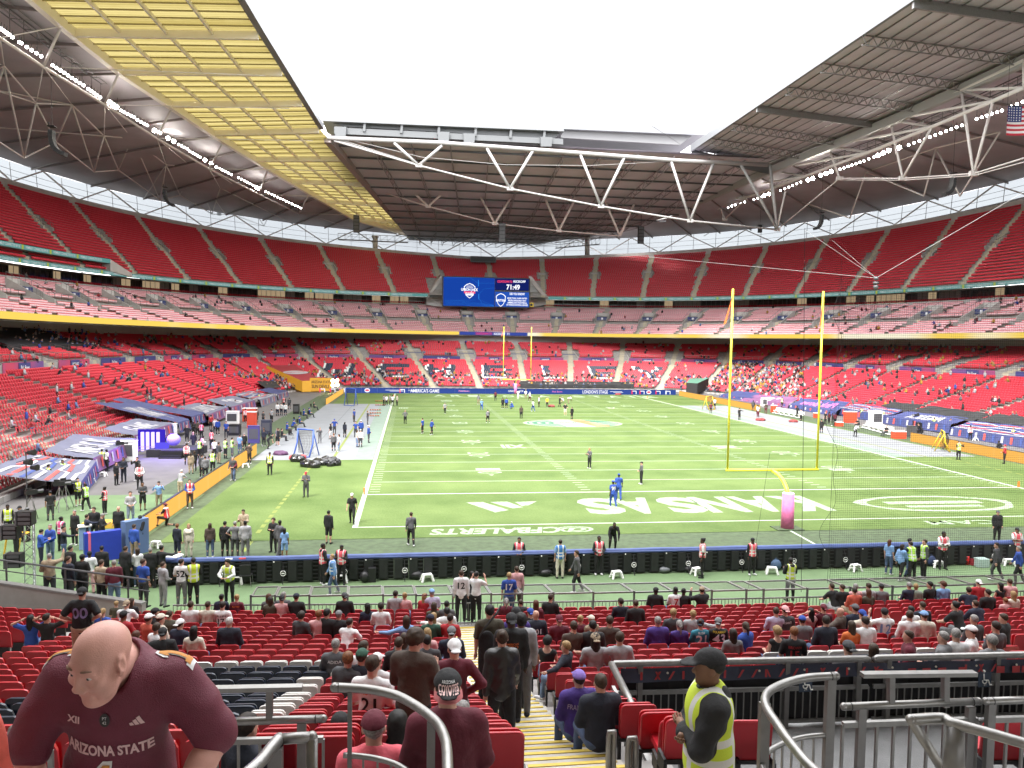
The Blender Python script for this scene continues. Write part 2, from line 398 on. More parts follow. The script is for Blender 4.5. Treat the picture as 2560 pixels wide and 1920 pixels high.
# second box level with its own ribbon on the left side
QL0,QL1=-1.5,-.62
RB2=RingOff(R_U0,1.5,-.6)
wall_ring(RB2,RingOff(R_U0,2.3,-.6),QL0,QL1,'upper_teal_ribbon',M_rib_t,stad)
wall_ring(RingOff(R_U0,2.3,-.6),RingOff(R_U0,2.2,3.5),QL0,QL1,'box_roof_slab',M_conc_l,stad)
wall_ring(RingOff(R_U0,1.5,-.6),RingOff(R_U0,1.6,3.),QL0,QL1,'box_soffit',M_conc,stad)
wall_ring(RingOff(R_U0,.02,-.1),RingOff(R_U0,.02,3.2),QL0,QL1,'upper_box_floor',M_conc,stad)
wall_ring(RingOff(R_U0,0,2.0),RingOff(R_U0,1.6,2.0),QL0,QL1,'upper_box_glass',mat('box_glass_dark',(.03,.028,.03),.1,spec=.8),stad)
mb=MB()
for i in range(-34,0):
 s0=i*6.9+.8;q=s0/Lq
 if QL0<q and(s0+6)/Lq<QL1:
  ring_text(R_U0,s0,1.7,5.6,.45,-.66,mb,0)
  A=RingOff(R_U0,0,-.65).at(np.array([s0-.95,s0-.45])/Lq)
  mb.quad(A[0]+(0,0,1.52),A[1]+(0,0,1.52),A[1]+(0,0,2.28),A[0]+(0,0,2.28),1)
mb.build('upper_ribbon_lettering',[M_rib_w,M_rib_g],stad)
P=RingOff(R_U0,0,-.6).at(np.array([QL1,QL1+.035]));P2=RingOff(R_U0,0,3).at(np.array([QL1,QL1+.035]))
MB().add([P[0]+(0,0,0),P[1]+(0,0,-.7),P[1]+(0,0,.05),P[0]+(0,0,2.3),P2[0]+(0,0,0),P2[1]+(0,0,-.7),P2[1]+(0,0,.05),P2[0]+(0,0,2.3)],[(0,1,2,3),(3,2,6,7),(1,0,4,5),(0,3,7,4),(1,5,6,2)]).build('ramped_end_wall',M_conc_l,stad)
# box windows: each pane its own part
def pane_mesh():
 mb=MB();mb.box((0,0,1.1),(2.5,.05,2.2),0)
 for x in(-1.28,-.02):mb.box((x,-.03,1.1),(.07,.12,2.2),1)
 return mb
M_glass=mat('box_glass',(.05,.045,.045),.08,spec=.9);M_glass_w=mat('box_glass_lit',(.22,.17,.12),.25,emit=(1.,.75,.45),estr=.05)  # light of the rooms behind is put into the warm panes
M_glass_l=mat('box_glass_pale',(.30,.29,.28),.15,spec=.9)
pm=pane_mesh().mesh('window_pane',[M_glass,M_steel_d])
nb=int(2.5*R_BX.len/2.6)
for i in range(nb):
 q=-1.25+2.5*(i+.5)/nb
 if scr_q[0]+.012<q<scr_q[1]-.012:continue
 p=RingOff(R_BX,.5,.2).at(np.array([q]))[0];p2=R_BX.at(np.array([q-.001,q+.001]));t=p2[1]-p2[0]
 if abs(q)>1.2:continue
 o=inst('window_pane',pm,stad,p,math.atan2(t[1],t[0]),None)
 k=random.random();o.material_slots[0].link='OBJECT';o.material_slots[0].material=M_glass if k<.5 else(M_glass_w if k<.78 else M_glass_l)
 if i%6==0:
  pass
mb=MB()
for i in range(0,nb,3):
 q=-1.25+2.5*i/nb
 if scr_q[0]<q<scr_q[1]:continue
 p=RingOff(R_BX,.5,-.1).at(np.array([q]))[0];mb.box(p+(0,0,1.3),(.35,.35,2.7))
mb.build('box_columns',M_steel_d,stad)
# balcony seats in front of the boxes
ns=int(2.5*R_BX.len/.6);qs=-1.25+2.5*(np.arange(ns)+.5)/ns
ok=~((qs>scr_q[0])&(qs<scr_q[1]));qs=qs[ok];C=RingOff(R_BX,.4,-.9).at(qs);C2=RingOff(R_BX,.4,-1.9).at(qs);d=(C2-C)[:,:2];d/=np.linalg.norm(d,axis=1)[:,None]
SEATS.append((C,d,np.zeros(len(qs),int)))
# ------------------------------------------------------------------ vomitories
def vom_mesh(w,depth,rise,signh=.9):
 """entrance: floor level 0, side cheeks rising backwards, dark opening and a sign above"""
 a=MB()
 for sx in(-1,1):
  x0,x1=sx*w,sx*(w+.22)
  a.add([(x0,0,-.6),(x0,depth,-.6),(x0,depth,rise+.9),(x0,0,.9),(x1,0,-.6),(x1,depth,-.6),(x1,depth,rise+.9),(x1,0,.9)],[(0,1,2,3),(7,6,5,4),(0,3,7,4),(3,2,6,7),(1,5,6,2)])
 a.box((0,depth,rise+.45),(2*w+.4,.2,.9));a.box((0,depth/2,-.05),(2*w,depth,.1))
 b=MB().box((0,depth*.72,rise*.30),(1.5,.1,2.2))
 c=MB().box((0,depth*.62,rise*.62+.35),(2*w-.1,.12,signh))
 g=MB()
 for sx in(-1,1):
  for k in range(7):g.box((sx*(w+.11),depth*k/6,.9+rise*k/6+.45),(.04,.04,.9))
  g.beam((sx*(w+.11),0,1.8),(sx*(w+.11),depth,rise+1.8),.05)
 g.beam((-w,depth,rise+1.7),(w,depth,rise+1.7),.05)
 d=MB().box((.0,depth*.62-.07,rise*.62+.35),(.55,.02,.55))
 return a,b,c,d,g
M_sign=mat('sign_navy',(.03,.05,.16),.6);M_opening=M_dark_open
M_signw=mat('sign_white',(.7,.72,.75),.6)
def make_voms(R0,R1,tt,qs,w,depth,rise,zoff,signs=True):
 A=vom_mesh(w,depth,rise)
 ms=[A[0].mesh('vomitory_cheeks',M_conc_l),A[1].mesh('opening',M_opening),A[2].mesh('entrance_sign',M_sign),A[3].mesh('entrance_crest',M_signw),A[4].mesh('railing',M_steel)]
 for q in qs:
  if abs(q)>1.3:continue
  p=ring_mix(R0,R1,tt,np.array([q]))[0];p2=R0.at(np.array([q-.002,q+.002]));t=p2[1]-p2[0]
  o=inst('vomitory',ms[0],stad,p+(0,0,zoff),math.atan2(t[1],t[0]))
  for k,nm in((1,'opening'),(2,'entrance_sign'),(3,'entrance_crest'),(4,'railing')):
   if(k in(2,3))and not signs:continue
   link(nm,ms[k],o)
make_voms(R_L2,R_L3,0.,VOM_L,1.9,6.3,1.55,-.75)
make_voms(R_C1,R_C1,0.,AQ_club,1.5,5.2,2.9,-.2)
make_voms(R_U0,R_U1,.43,[q for q in AQ_up if not(scr_q[0]+.01<q<scr_q[1]-.01)],1.1,3.6,1.7,-.2,False)
# purple banners along the walkway wall
M_ban=mat('banner_purple',(.14,.07,.22),.8,col2=(.45,.05,.10),nscale=.25,detail=0)
M_ban2=mat('banner_navy',(.05,.05,.17),.8)
qv=[a for a in AQ_low]
for a,b in zip(qv[:-1],qv[1:]):
 if abs(a)>.95 and random.random()<.3:continue
 L1q=R_L1.len;qa,qb=a+1.9/L1q,b-1.9/L1q
 n=8;q=np.linspace(qa,qb,n);vs,fs,ms=[],[],[]
 strip(vs,fs,ms,RingOff(R_L2,-1.0,-.08).at(q),RingOff(R_L2,.25,-.08).at(q),0)
 o=inst('walkway_banner',mesh_np('walkway_banner',np.concatenate(vs),np.concatenate(fs),[M_ban if random.random()<.7 else M_ban2]),stad)
 mb=MB();qm=(qa+qb)/2;P=RingOff(R_L2,0,-.14).at(np.array([qm-.9/L1q,qm+.9/L1q]));ex=P[1]-P[0]
 mb.box((P[0]+P[1])/2+(0,0,-.38),(2.6,.04,1.1),0,rz=math.atan2(ex[1],ex[0]));
 text_on(mb,random.choice(["UNION JACK","Pink Bows"]),(P[0]+P[1])/2+(0,0,-.38),ex,(0,0,1),1.9,.5,1,off=.06)
 mb.build('banner_badge',[M_ban2,M_signw],stad)
# handrails round the walkways
def rail_ring(R,dz,out,q0,q1,name,posts=1.8,h=.9):
 mb=MB();n=int((q1-q0)*R.len/posts);q=np.linspace(q0,q1,n);P=RingOff(R,dz,out).at(q)
 for i in range(n-1):mb.beam(P[i]+(0,0,h),P[i+1]+(0,0,h),.07);mb.beam(P[i],P[i]+(0,0,h),.05);mb.beam(P[i]+(0,0,h*.5),P[i+1]+(0,0,h*.5),.03)
 return mb.build(name,M_steel,stad)
rail_ring(R_L2,.25,0,-1.1,1.1,'walkway_rail')
rail_ring(R_C2,.0,-.1,-1.1,1.1,'club_walkway_rail')
# black sheet covering a block of seats high on the left of the lower tier
def cover_quad(R0,R1,t0,t1,q0,q1,dz,M,name,label,group=None,cat='cover'):
 n=14;q=np.linspace(q0,q1,n);vs,fs,ms=[],[],[]
 A=ring_mix(R0,R1,t0,q)+(0,0,dz);B=ring_mix(R0,R1,t1,q)+(0,0,dz);Cc=A-(0,0,.8)
 strip(vs,fs,ms,Cc,A,0);strip(vs,fs,ms,A,B,0)
 o=link(name,mesh_np(name,np.concatenate(vs),np.concatenate(fs),[M]));return tag(o,label,cat,group)
# ------------------------------------------------------------------ seat geometry in bulk (thousands: one mass, except those built singly near the camera)
def seat_template():
 """light seat facing +Y: back plate and folded pan"""
 V=[(-.22,-.05,.36),(.22,-.05,.36),(.22,-.16,.82),(-.22,-.16,.82),(-.22,.0,.38),(.22,.0,.38),(.22,-.11,.82),(-.22,-.11,.82),(-.21,.06,.40),(.21,.06,.40),(.21,.05,.72),(-.21,.05,.72),(-.21,-.02,.40),(.21,-.02,.40)]
 F=[(0,1,2,3),(5,4,7,6),(3,2,6,7),(0,3,7,4),(2,1,5,6),(9,8,11,10),(8,9,13,12),(11,7,6,10)]
 return np.array(V,float),np.array(F)
# ------------------------------------------------------------------ windows under the roof rim
M_sky_glass,_N,_L=new_mat('rim_glazing')
_t=_N.new('ShaderNodeBsdfTransparent');_t.inputs[0].default_value=(.125,.132,.138,1);_d=_N.new('ShaderNodeBsdfTranslucent');_d.inputs[0].default_value=(.7,.75,.78,1)
_m=_N.new('ShaderNodeMixShader');_m.inputs[0].default_value=.06;_o=_N.new('ShaderNodeOutputMaterial')
_L.new(_t.outputs[0],_m.inputs[1]);_L.new(_d.outputs[0],_m.inputs[2]);_L.new(_m.outputs[0],_o.inputs[0])
def rim_z(R,q,f):return R_RIM.at(q)*(1-f)+R_RT.at(q)*f
nw=74;wq=np.linspace(-1.15,1.15,nw+1)
for i in range(nw):
 q=np.linspace(wq[i],wq[i+1],3);vs,fs,ms=[],[],[];strip(vs,fs,ms,RingOff(R_RIM,.05,1.2).at(q),RingOff(R_RT,0,1.2).at(q),0)
 inst('glazing_panel',mesh_np('glazing_panel',np.concatenate(vs),np.concatenate(fs),[M_sky_glass]),stad)
mb=MB()
for i in range(nw+1):
 a=RingOff(R_RIM,0,1.1).at(wq[i:i+1])[0];b=RingOff(R_RT,0,1.1).at(wq[i:i+1])[0];mb.beam(a,b,.10)
for f in(.33,.62):
 q=np.linspace(-1.15,1.15,200);P=RingOff(R_RIM,0,1.1).at(q)*(1-f)+RingOff(R_RT,0,1.1).at(q)*f
 for i in range(199):mb.beam(P[i],P[i+1],.07)
mb.build('glazing_mullions',M_steel,stad)
mb=MB();q=np.linspace(-1.15,1.15,58)
for i in range(57):
 a=RingOff(R_RIM,.1,.3);b=RingOff(R_RT,-.2,.3)
 p,r=(a,b)if i%2 else(b,a)
 mb.beam(p.at(q[i:i+1])[0],r.at(q[i+1:i+2])[0],.28)
mb.build('rim_bracing',M_white_st,stad)
# ------------------------------------------------------------------ roof
roof=empty('stadium_roof',(0,PC,46),0,'dark steel stadium roof with a yellow translucent strip and an open middle','roof')
def rpar(o):
 o.parent=roof;o.matrix_parent_inverse=Matrix.Translation((0,-PC,-46));return o
def rb(mb,name,M,smooth=False):return rpar(link(name,mb.mesh(name,M,smooth)))
# dark soffit between the rim and the inner edge: radial bays
Z_IN=50.
def roof_inner(q):
 """plan of the fixed roof's inner edge (main beams left and right, far roof front)"""
 pass
BL=[(-65.5,-60,48.6),(-65.0,20,49.),(-64.6,52,49.),(-64.0,72,49.),(-57.6,110,48.6),(-47.5,153,47.6),(-37.5,181,45.5),(-23,192,43.5)]
BRt=[(62,-60,50.2),(61.5,55,50.2),(61.0,75,50.),(59.8,93,49.8),(57.,112,49.4),(49.5,164,47.),(34,186,44.5),(18,193,43.)]
def interp_line(L,n):
 L=np.array(L,float);d=np.r_[0,np.cumsum(np.linalg.norm(np.diff(L,axis=0),axis=1))];t=np.linspace(0,d[-1],n);return np.stack([np.interp(t,d,L[:,k])for k in range(3)],-1)
def rim_match(P):
 """rim points reached by going outwards from P"""
 out=[]
 qq=np.linspace(-2,2,1601);RR=RingOff(R_RT,0,1.3).at(qq);ang=np.arctan2(RR[:,0],RR[:,1]-PC)
 for p in P:
  a=math.atan2(p[0]*1.12,p[1]-PC);i=np.argmin(np.abs(ang-a));out.append(RR[i])
 return np.array(out)
def soffit(P,Q,name,M,bays=1,parts=True,dz=0):
 n=len(P)
 for i in range(n-1):
  mb=MB();
  for k in range(bays):
   a0,a1=lerp(P[i],Q[i],k/bays),lerp(P[i],Q[i],(k+1)/bays);b0,b1=lerp(P[i+1],Q[i+1],k/bays),lerp(P[i+1],Q[i+1],(k+1)/bays)
   e=np.array((0,0,.35));mb.quad(a0,b0,b1,a1);mb.quad(a0+e,a1+e,b1+e,b0+e)
  rb(mb,name,M)
PL=interp_line(BL,26);QL=rim_match(PL);soffit(PL,QL,'soffit_panel',M_roofdark)
PR=interp_line(BRt,26);QR=rim_match(PR);PR=PR+(0,0,.9);soffit(PR,QR,'soffit_panel',M_roofdark)
# far roof: from the front at Y=112 back to the rim between the two beams
def yin(y):
 return np.array((float(np.interp(y,[-60,52,112,195],[-43.5,-42.,-38.5,-23.])),y,float(np.interp(y,[-60,112,195],[50.4,50.2,44.2]))))
def rout(y):
 L=np.array(BRt);return np.array((float(np.interp(y,L[:,1],L[:,0])),y,float(np.interp(y,L[:,1],L[:,2]))))
def farp(u,t):y=lerp(113.5,198.,t);p=lerp(yin(y)+(.9,0,.35),rout(min(y,192.9))+(0,y-min(y,192.9),.9),u);p[2]=lerp(50.6,41.9,t);return p
for i in range(12):
 for j in range(4):
  mb=MB();e=np.array((0,0,.4));u0,u1,t0,t1_=i/12,(i+1)/12,j/4,(j+1)/4;a,b,c,d=farp(u0,t0),farp(u1,t0),farp(u1,t1_),farp(u0,t1_);mb.quad(a,b,c,d);mb.quad(a+e,d+e,c+e,b+e)
  rb(mb,'far_roof_sheet',mat('roof_sheet_dark',(.44,.41,.45),.7,noise=.15,nscale=.12))
# unseen near roof: shades the camera's stand, front edge set for its light
NPn=np.array([(x,-36,50.5)for x in np.linspace(-66,62,13)])
def near_rim(x):
 qq=np.r_[np.linspace(1.2,2,400),np.linspace(-2,-1.2,400)];RR=RingOff(R_RT,0,1.3).at(qq);return RR[np.argmin(np.abs(RR[:,0]-x))]
for i in range(12):
 a,b=NPn[i],NPn[i+1];c,d=near_rim(b[0]*1.2),near_rim(a[0]*1.2);mb=MB();mb.quad(a,d,c,b);rb(mb,'unseen_near_roof_sheet',M_roofdark)
# purlins and rafters under the far roof
for k in range(12):
 t=(k+.6)/12.6;mb=MB()
 for i in range(12):mb.beam(farp(i/12,t)-(0,0,.25),farp((i+1)/12,t)-(0,0,.25),.25,.35)
 rb(mb,'far_roof_purlin',M_steel_d)
for i in range(1,12):
 mb=MB();n=20;o1,o2=np.array((0,0,.5)),np.array((0,0,1.9))
 for j in range(n):
  p,r,q=farp(i/12,j/n)-o1,farp(i/12,(j+.5)/n)-o2,farp(i/12,(j+1)/n)-o1;mb.beam(p,r,.09);mb.beam(r,q,.09);mb.beam(p,q,.15)
  if j<n-1:mb.beam(r,farp(i/12,(j+1.5)/n)-o2,.13)
 rb(mb,'far_roof_rafter',mat('rafter_grey',(.20,.185,.185),.6))
# sliding panel and its deep girder on the far front, plus the higher panel to its right
def px_box(mb,pts,y,depth,mi=0):
 """plate with the outline seen at pixels pts on the plane Y=y, running back by depth"""
 A=[at_y(px,py,y)for px,py in pts];B=[p+np.array((0,depth,0))for p in A];n=len(A)
 mb.add(A+B,[tuple(range(n)),tuple(range(2*n-1,n-1,-1))]+[(i,n+i,n+(i+1)%n,(i+1)%n)for i in range(n)],mi)
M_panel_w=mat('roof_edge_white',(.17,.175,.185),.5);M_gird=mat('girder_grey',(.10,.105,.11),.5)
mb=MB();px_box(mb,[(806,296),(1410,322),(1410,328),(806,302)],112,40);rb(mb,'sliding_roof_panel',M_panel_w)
mb=MB();px_box(mb,[(812,303),(1405,329),(1385,346),(860,316)],113.5,.6);rb(mb,'panel_fascia',M_gird)
mb=MB();px_box(mb,[(835,318),(1408,347),(1408,361),(835,334)],112.6,1.0);rb(mb,'sliding_panel_girder',M_gird)
for px,py in((850,332),(1108,345),(1172,349),(1365,358)):
 mb=MB();px_box(mb,[(px-14,py-16),(px+16,py-15),(px+14,py+8),(px-12,py+8)],112.0,.9);rb(mb,'sliding_bogie',M_gird)
for px in(912,1005,1098,1190,1278,1362):
 mb=MB();py=302+(px-812)*.0436;px_box(mb,[(px-3,py),(px+3,py),(px+1,py+22),(px-5,py+22)],112.3,.3);rb(mb,'fascia_rib',M_gird)
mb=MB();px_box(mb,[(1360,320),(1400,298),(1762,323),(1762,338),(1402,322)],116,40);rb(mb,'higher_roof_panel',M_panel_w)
mb=MB();px_box(mb,[(1402,322),(1730,340),(1700,362),(1402,344)],117,1.2);rb(mb,'higher_panel_girder',mat('girder_dark',(.16,.16,.165),.6))
# ---- left yellow translucent strip
M_poly,_N,_L=new_mat('yellow_polycarbonate')
_tr=_N.new('ShaderNodeBsdfTranslucent');_df=_N.new('ShaderNodeBsdfDiffuse');_mx=_N.new('ShaderNodeMixShader');_o=_N.new('ShaderNodeOutputMaterial')
_tc=_N.new('ShaderNodeTexCoord');_wv=_N.new('ShaderNodeTexWave');_wv.wave_type='BANDS';_wv.bands_direction='Y';_wv.inputs['Scale'].default_value=.55;_wv.inputs['Distortion'].default_value=.6
_rp=_N.new('ShaderNodeValToRGB');_rp.color_ramp.elements[0].color=(.110,.086,.026,1);_rp.color_ramp.elements[1].color=(.180,.150,.062,1)
_L.new(_tc.outputs['Object'],_wv.inputs['Vector']);_L.new(_wv.outputs[0],_rp.inputs[0]);_L.new(_rp.outputs[0],_tr.inputs[0]);_df.inputs[0].default_value=(.4,.35,.15,1)
_mx.inputs[0].default_value=.25;_L.new(_tr.outputs[0],_mx.inputs[1]);_L.new(_df.outputs[0],_mx.inputs[2]);_L.new(_mx.outputs[0],_o.inputs[0])
def yout(y):
 L=np.array(BL);return np.array((float(np.interp(y,L[:,1],L[:,0]))+.3,y,float(np.interp(y,L[:,1],L[:,2]))+.1))
ribsY=[20]+[float(v)for v in(37.5,49.5,62.,75.5,90.,106.,124.,143.,162.,180.,193.)]
ribsY=[8,24]+ribsY[1:]
nc=4
for i in range(len(ribsY)-1):
 y0,y1=ribsY[i],ribsY[i+1]
 A0,A1,B0,B1=yout(y0),yout(y1),yin(y0),yin(y1)
 for c in range(nc):
  a0,a1=lerp(A0,B0,c/nc),lerp(A1,B1,c/nc);b0,b1=lerp(A0,B0,(c+1)/nc),lerp(A1,B1,(c+1)/nc)
  mb=MB();n=40;zg=np.array((0,0,.14));rowsL=[]
  for j in range(n+1):
   t=j/n;off=zg*(1 if j%2 else 0);rowsL.append((lerp(a0,a1,t)+off,lerp(b0,b1,t)+off))
  for j in range(n):mb.quad(rowsL[j][0],rowsL[j+1][0],rowsL[j+1][1],rowsL[j][1])
  rb(mb,'roof_sheet',M_poly)
  mb=MB()
  for k in range(1,6):mb.beam(lerp(a0,a1,k/6)-(0,0,.12),lerp(b0,b1,k/6)-(0,0,.12),.12,.16)
  rb(mb,'sheet_purlin',mat('purlin_tan',(.30,.25,.12),.6))
 mb=MB();mb.beam(A0-(0,0,.5),B0-(0,0,.5),.45,1.0);rb(mb,'strip_rafter',M_beige_st)
 mb=MB()
 for c in range(1,nc):mb.beam(lerp(A0,B0,c/nc)-(0,0,.3),lerp(A1,B1,c/nc)-(0,0,.3),.28,.5)
 rb(mb,'strip_crossbeam',M_beige_st)
mb=MB()
for a,b in zip(ribsY[:-1],ribsY[1:]):mb.beam(yout(a)-(0,0,.5),yout(b)-(0,0,.5),.8,1.3)
rb(mb,'left_main_beam',M_beige_st)
mb=MB()
for a,b in zip(ribsY[:-1],ribsY[1:]):
 if b<=112:mb.beam(yin(a)+(.5,0,.2),yin(b)+(.5,0,.2),.9,1.0)
mb.beam(yin(ribsY[-5])+(.5,0,.2),yin(112)+(.5,0,.2),.9,1.0)
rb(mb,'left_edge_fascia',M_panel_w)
mb=MB();mb.beam(yin(112)+(.6,0,-.3),yin(193)+(.6,0,-.3),1.3,1.6);rb(mb,'left_corner_beam',mat('corner_beam_mauve',(.28,.23,.22),.6))
# ---- right roof: grey panel between inner fascia and main beam
def rin(y):return np.array((38.2,y,52.6))
ry=np.linspace(-8,117,13)
for i in range(12):
 a0,a1,b0,b1=rin(ry[i]),rin(ry[i+1]),rout(ry[i])+(1.2,0,1.1),rout(ry[i+1])+(1.2,0,1.1);e=np.array((0,0,.35))
 mb=MB();mb.quad(a0,b0,b1,a1);mb.quad(a0+e,a1+e,b1+e,b0+e);rb(mb,'grey_roof_sheet',M_roofgrey)
 mb=MB()
 for k in range(0,4):
  pass
# lattice rafter across the panel
 a,b=a0-(0,0,.3),b0-(0,0,.3);n=16
 if i%4==1:
  mb.beam(a-(0,0,.4),b-(0,0,.4),.35,1.1)
 else:
  mb.beam(a,b,.16);mb.beam(a-(0,0,1.3),b-(0,0,1.3),.14)
  for j in range(n):
   p=lerp(a,b,j/n);r=lerp(a,b,(j+.5)/n)-(0,0,1.3);s_=lerp(a,b,(j+1)/n);mb.beam(p,r,.09);mb.beam(r,s_,.09)
 rb(mb,'lattice_rafter',M_steel)
for k in range(1,11):
 mb=MB()
 for i in range(12):mb.beam(lerp(rin(ry[i]),rout(ry[i])+(0,0,.9),k/11)-(0,0,.12),lerp(rin(ry[i+1]),rout(ry[i+1])+(0,0,.9),k/11)-(0,0,.12),.1,.16)
 rb(mb,'roof_purlin',M_steel)
mb=MB();a,b=rin(-8),rin(117);mb.beam(a+(0,0,.3),b+(0,0,.3),.5,1.5);rb(mb,'right_edge_fascia',M_panel_w)
mb=MB()
for i in range(12):mb.beam(rout(ry[i])-(0,0,.2),rout(ry[i+1])-(0,0,.2),.9,1.5)
mb.beam(rout(117)-(0,0,.2),rout(164)-(0,0,.4),.9,1.5);mb.beam(rout(164)-(0,0,.4),rout(190)-(0,0,.4),.9,1.5)
rb(mb,'right_main_beam',mat('main_beam_grey',(.33,.32,.31),.5))
mb=MB();mb.beam(rin(117)-(0,0,.8),rout(117)-(0,0,.2),.5,1.6);rb(mb,'panel_end_girder',M_gird)
# ---- big trusses: each a thing of its own
def truss(name,label,top,bottom,diags,rt,rbm,rd,M,group=None,extra=(),nodes=()):
 o=empty(name,top[0],0,label,'roof truss',group);T0=np.array(top[0],float)
 def ad(nm,pts,r,n=8):
  mb=MB();mb.tube([np.array(p,float)-T0 for p in pts],r,n);link(nm,mb.mesh(nm,M,True),o)
 ad('top_chord',top,rt)
 if bottom is not None:ad('bottom_chord',bottom,rbm)
 for p,q in diags:ad('diagonal',(p,q),rd)
 for pts,r in extra:ad('tie_cable',pts,r,5)
 for p in nodes:
  mb=MB();mb.box(np.array(p)-T0,(1.3,.5,.7));link('node_joint',mb.mesh('node_joint',M),o)
 return o
Y1=112.
t1=[at_y(px,py,Y1)for px,py in[(819,345),(1100,357),(1400,379),(1700,402),(1920,412)]]
n1=[at_y(px,py,Y1)for px,py in[(835,352),(1047,414),(1275,472),(1502,516),(1725,552),(1943,574)]]
dg1=[]
for node,l,r_ in zip(n1[1:],(985,1217,1450,1676,1850),(1105,1332,1562,1785,1925)):
 dg1+=[(at_y(l,float(np.interp(l,[819,1920],[347,412])),Y1),node),(at_y(r_,float(np.interp(r_,[819,1920],[347,412])),Y1),node)]
truss('cross_truss','large white tapered truss spanning the opening nearest the camera',t1,n1,dg1,.44,.20,.30,mat('white_steel_darkened',(.30,.29,.285),.5),'white trusses across the roof opening',extra=[([n1[0]+(0,0,.3*k),n1[1]+(0,0,.12*k)],.07)for k in(1,2)]+[([n1[0]+(0,0,.9),at_y(1055,393,Y1),at_y(1265,412,Y1),at_y(1475,414,Y1),at_y(1700,402,Y1)],.05)],nodes=n1[1:-1])  # white steel darkened to offset the open sky light on this truss
Y2=150.
t2=[at_y(px,py,Y2)for px,py in[(918,468),(1100,473),(1300,482),(1500,492),(1672,503)]]
n2=[at_y(px,py,Y2)for px,py in[(935,474),(1070,516),(1237,559),(1397,577),(1550,590)]]
dg2=[]
for node,l,r_ in zip(n2[1:],(1028,1196,1360,1510),(1112,1282,1440,1590)):
 dg2+=[(at_y(l,float(np.interp(l,[918,1672],[470,503])),Y2),node),(at_y(r_,float(np.interp(r_,[918,1672],[470,503])),Y2),node)]
truss('cross_truss','smaller pinkish white truss behind the large tapered one',t2,n2,dg2,.5,.16,.3,mat('pinkish_steel_lightened',(.70,.60,.58),.5),'white trusses across the roof opening',nodes=n2[1:-1])  # pinkish white lightened because this truss hangs in the roof's shade
# ---- right side truss under the main beam
Xr=61.
up_=[(2560,150),(2403,226),(2225,300),(2069,365),(1922,425),(1785,478),(1668,515)]
ch_=[(2560,219),(2483,252),(2330,317),(2171,381),(2012,441),(1870,492),(1758,536)]
up3=[at_x(px,py,Xr)for px,py in up_];ch3=[at_x(px,py,Xr)for px,py in ch_]
dg=[]
for i in range(6):dg+=[(up3[i],ch3[i]),(up3[i+1],ch3[i]),(up3[i+1],ch3[i+1])]
low_=[(2434,434),(2257,446),(2099,446),(1943,574),(1812,548)]
low3=[at_x(px,py,Xr)for px,py in low_]
vv=[(up3[1],low3[0]),(ch3[1],low3[0]),(up3[2],low3[1]),(ch3[2],low3[1]),(up3[3],low3[2]),(up3[4],low3[3]),(at_x(1963,478,Xr),low3[3]),(up3[5],low3[4]),(ch3[5],low3[4])]
truss('side_truss','long white triangulated truss hung below the right main roof beam',up3,ch3,dg+vv,.24,.30,.2,M_white_st,extra=[([at_x(2560,395,Xr),low3[0],low3[1],low3[2],at_x(1943,574,Xr)],.12),([at_x(2560,405,Xr),low3[0]+(0,0,-.3),low3[1]+(0,0,-.3),low3[2]+(0,0,-.3)],.08)],nodes=low3)
# second frame of V struts behind it, under the dark roof
tops=[(2500,330),(2340,370),(2165,430),(1960,490),(1840,540)];bots=[(2400,490),(2310,490),(2125,545),(1838,578),(1760,590)]
mbs=[]
tp=[at_x(px,py,78)for px,py in tops];bt=[at_x(px,py,78)for px,py in bots]
truss('side_truss','fainter strut frame farther back beneath the dark right roof',tp,None,[(tp[i],bt[i])for i in range(5)]+[(tp[i+1],bt[i])for i in range(4)],.14,.1,.16,M_white_st)
# ---- left side truss: bottom chord carrying the lights, diagonals up to the yellow beam
Xl=-67.5
chl_=[(-120,20),(0,95),(108,167),(262,262),(392,346),(523,422),(646,485),(747,534)]
topl_=[(0,8),(156,63),(300,173),(430,265),(557,346),(672,415),(772,468),(850,512)]
def at_beam(px,py):
 best=None
 for y in np.linspace(10,190,361):
  p=yout(y)-(0,0,.9);d=(p-CAM);z=d@CW;e=abs(1280+FPX*(d@CR)/z-px)+abs(960-FPX*(d@CU)/z-py)
  if best is None or e<best[0]:best=(e,p)
 return best[1]
topl=[at_beam(*p)for p in topl_]
chl=[]
for(px,py),tpt in zip(chl_,[topl[0]]+topl[:7]):
 chl.append(at_x(px,py,float(np.interp(tpt[1],[-60,72,110,153,190],[-67.8,-67.5,-61.5,-52,-42]))))
dl=[]
for i in range(2,8):dl+=[(topl[min(i-1,7)],chl[i])]
def tie_end(px,py):return at_beam(px,py)
ties=[([chl[1],topl[1]],.07)]
for i in range(2,8):
 y=topl[min(i,7)][1];ties.append(([chl[i],lerp(topl[min(i,7)],yin(y),.9)-(0,0,1.0)],.07))
truss('side_truss','cream truss chord carrying the floodlights beside the yellow roof strip',chl,None,dl,.2,.1,.18,M_white_st,extra=ties)
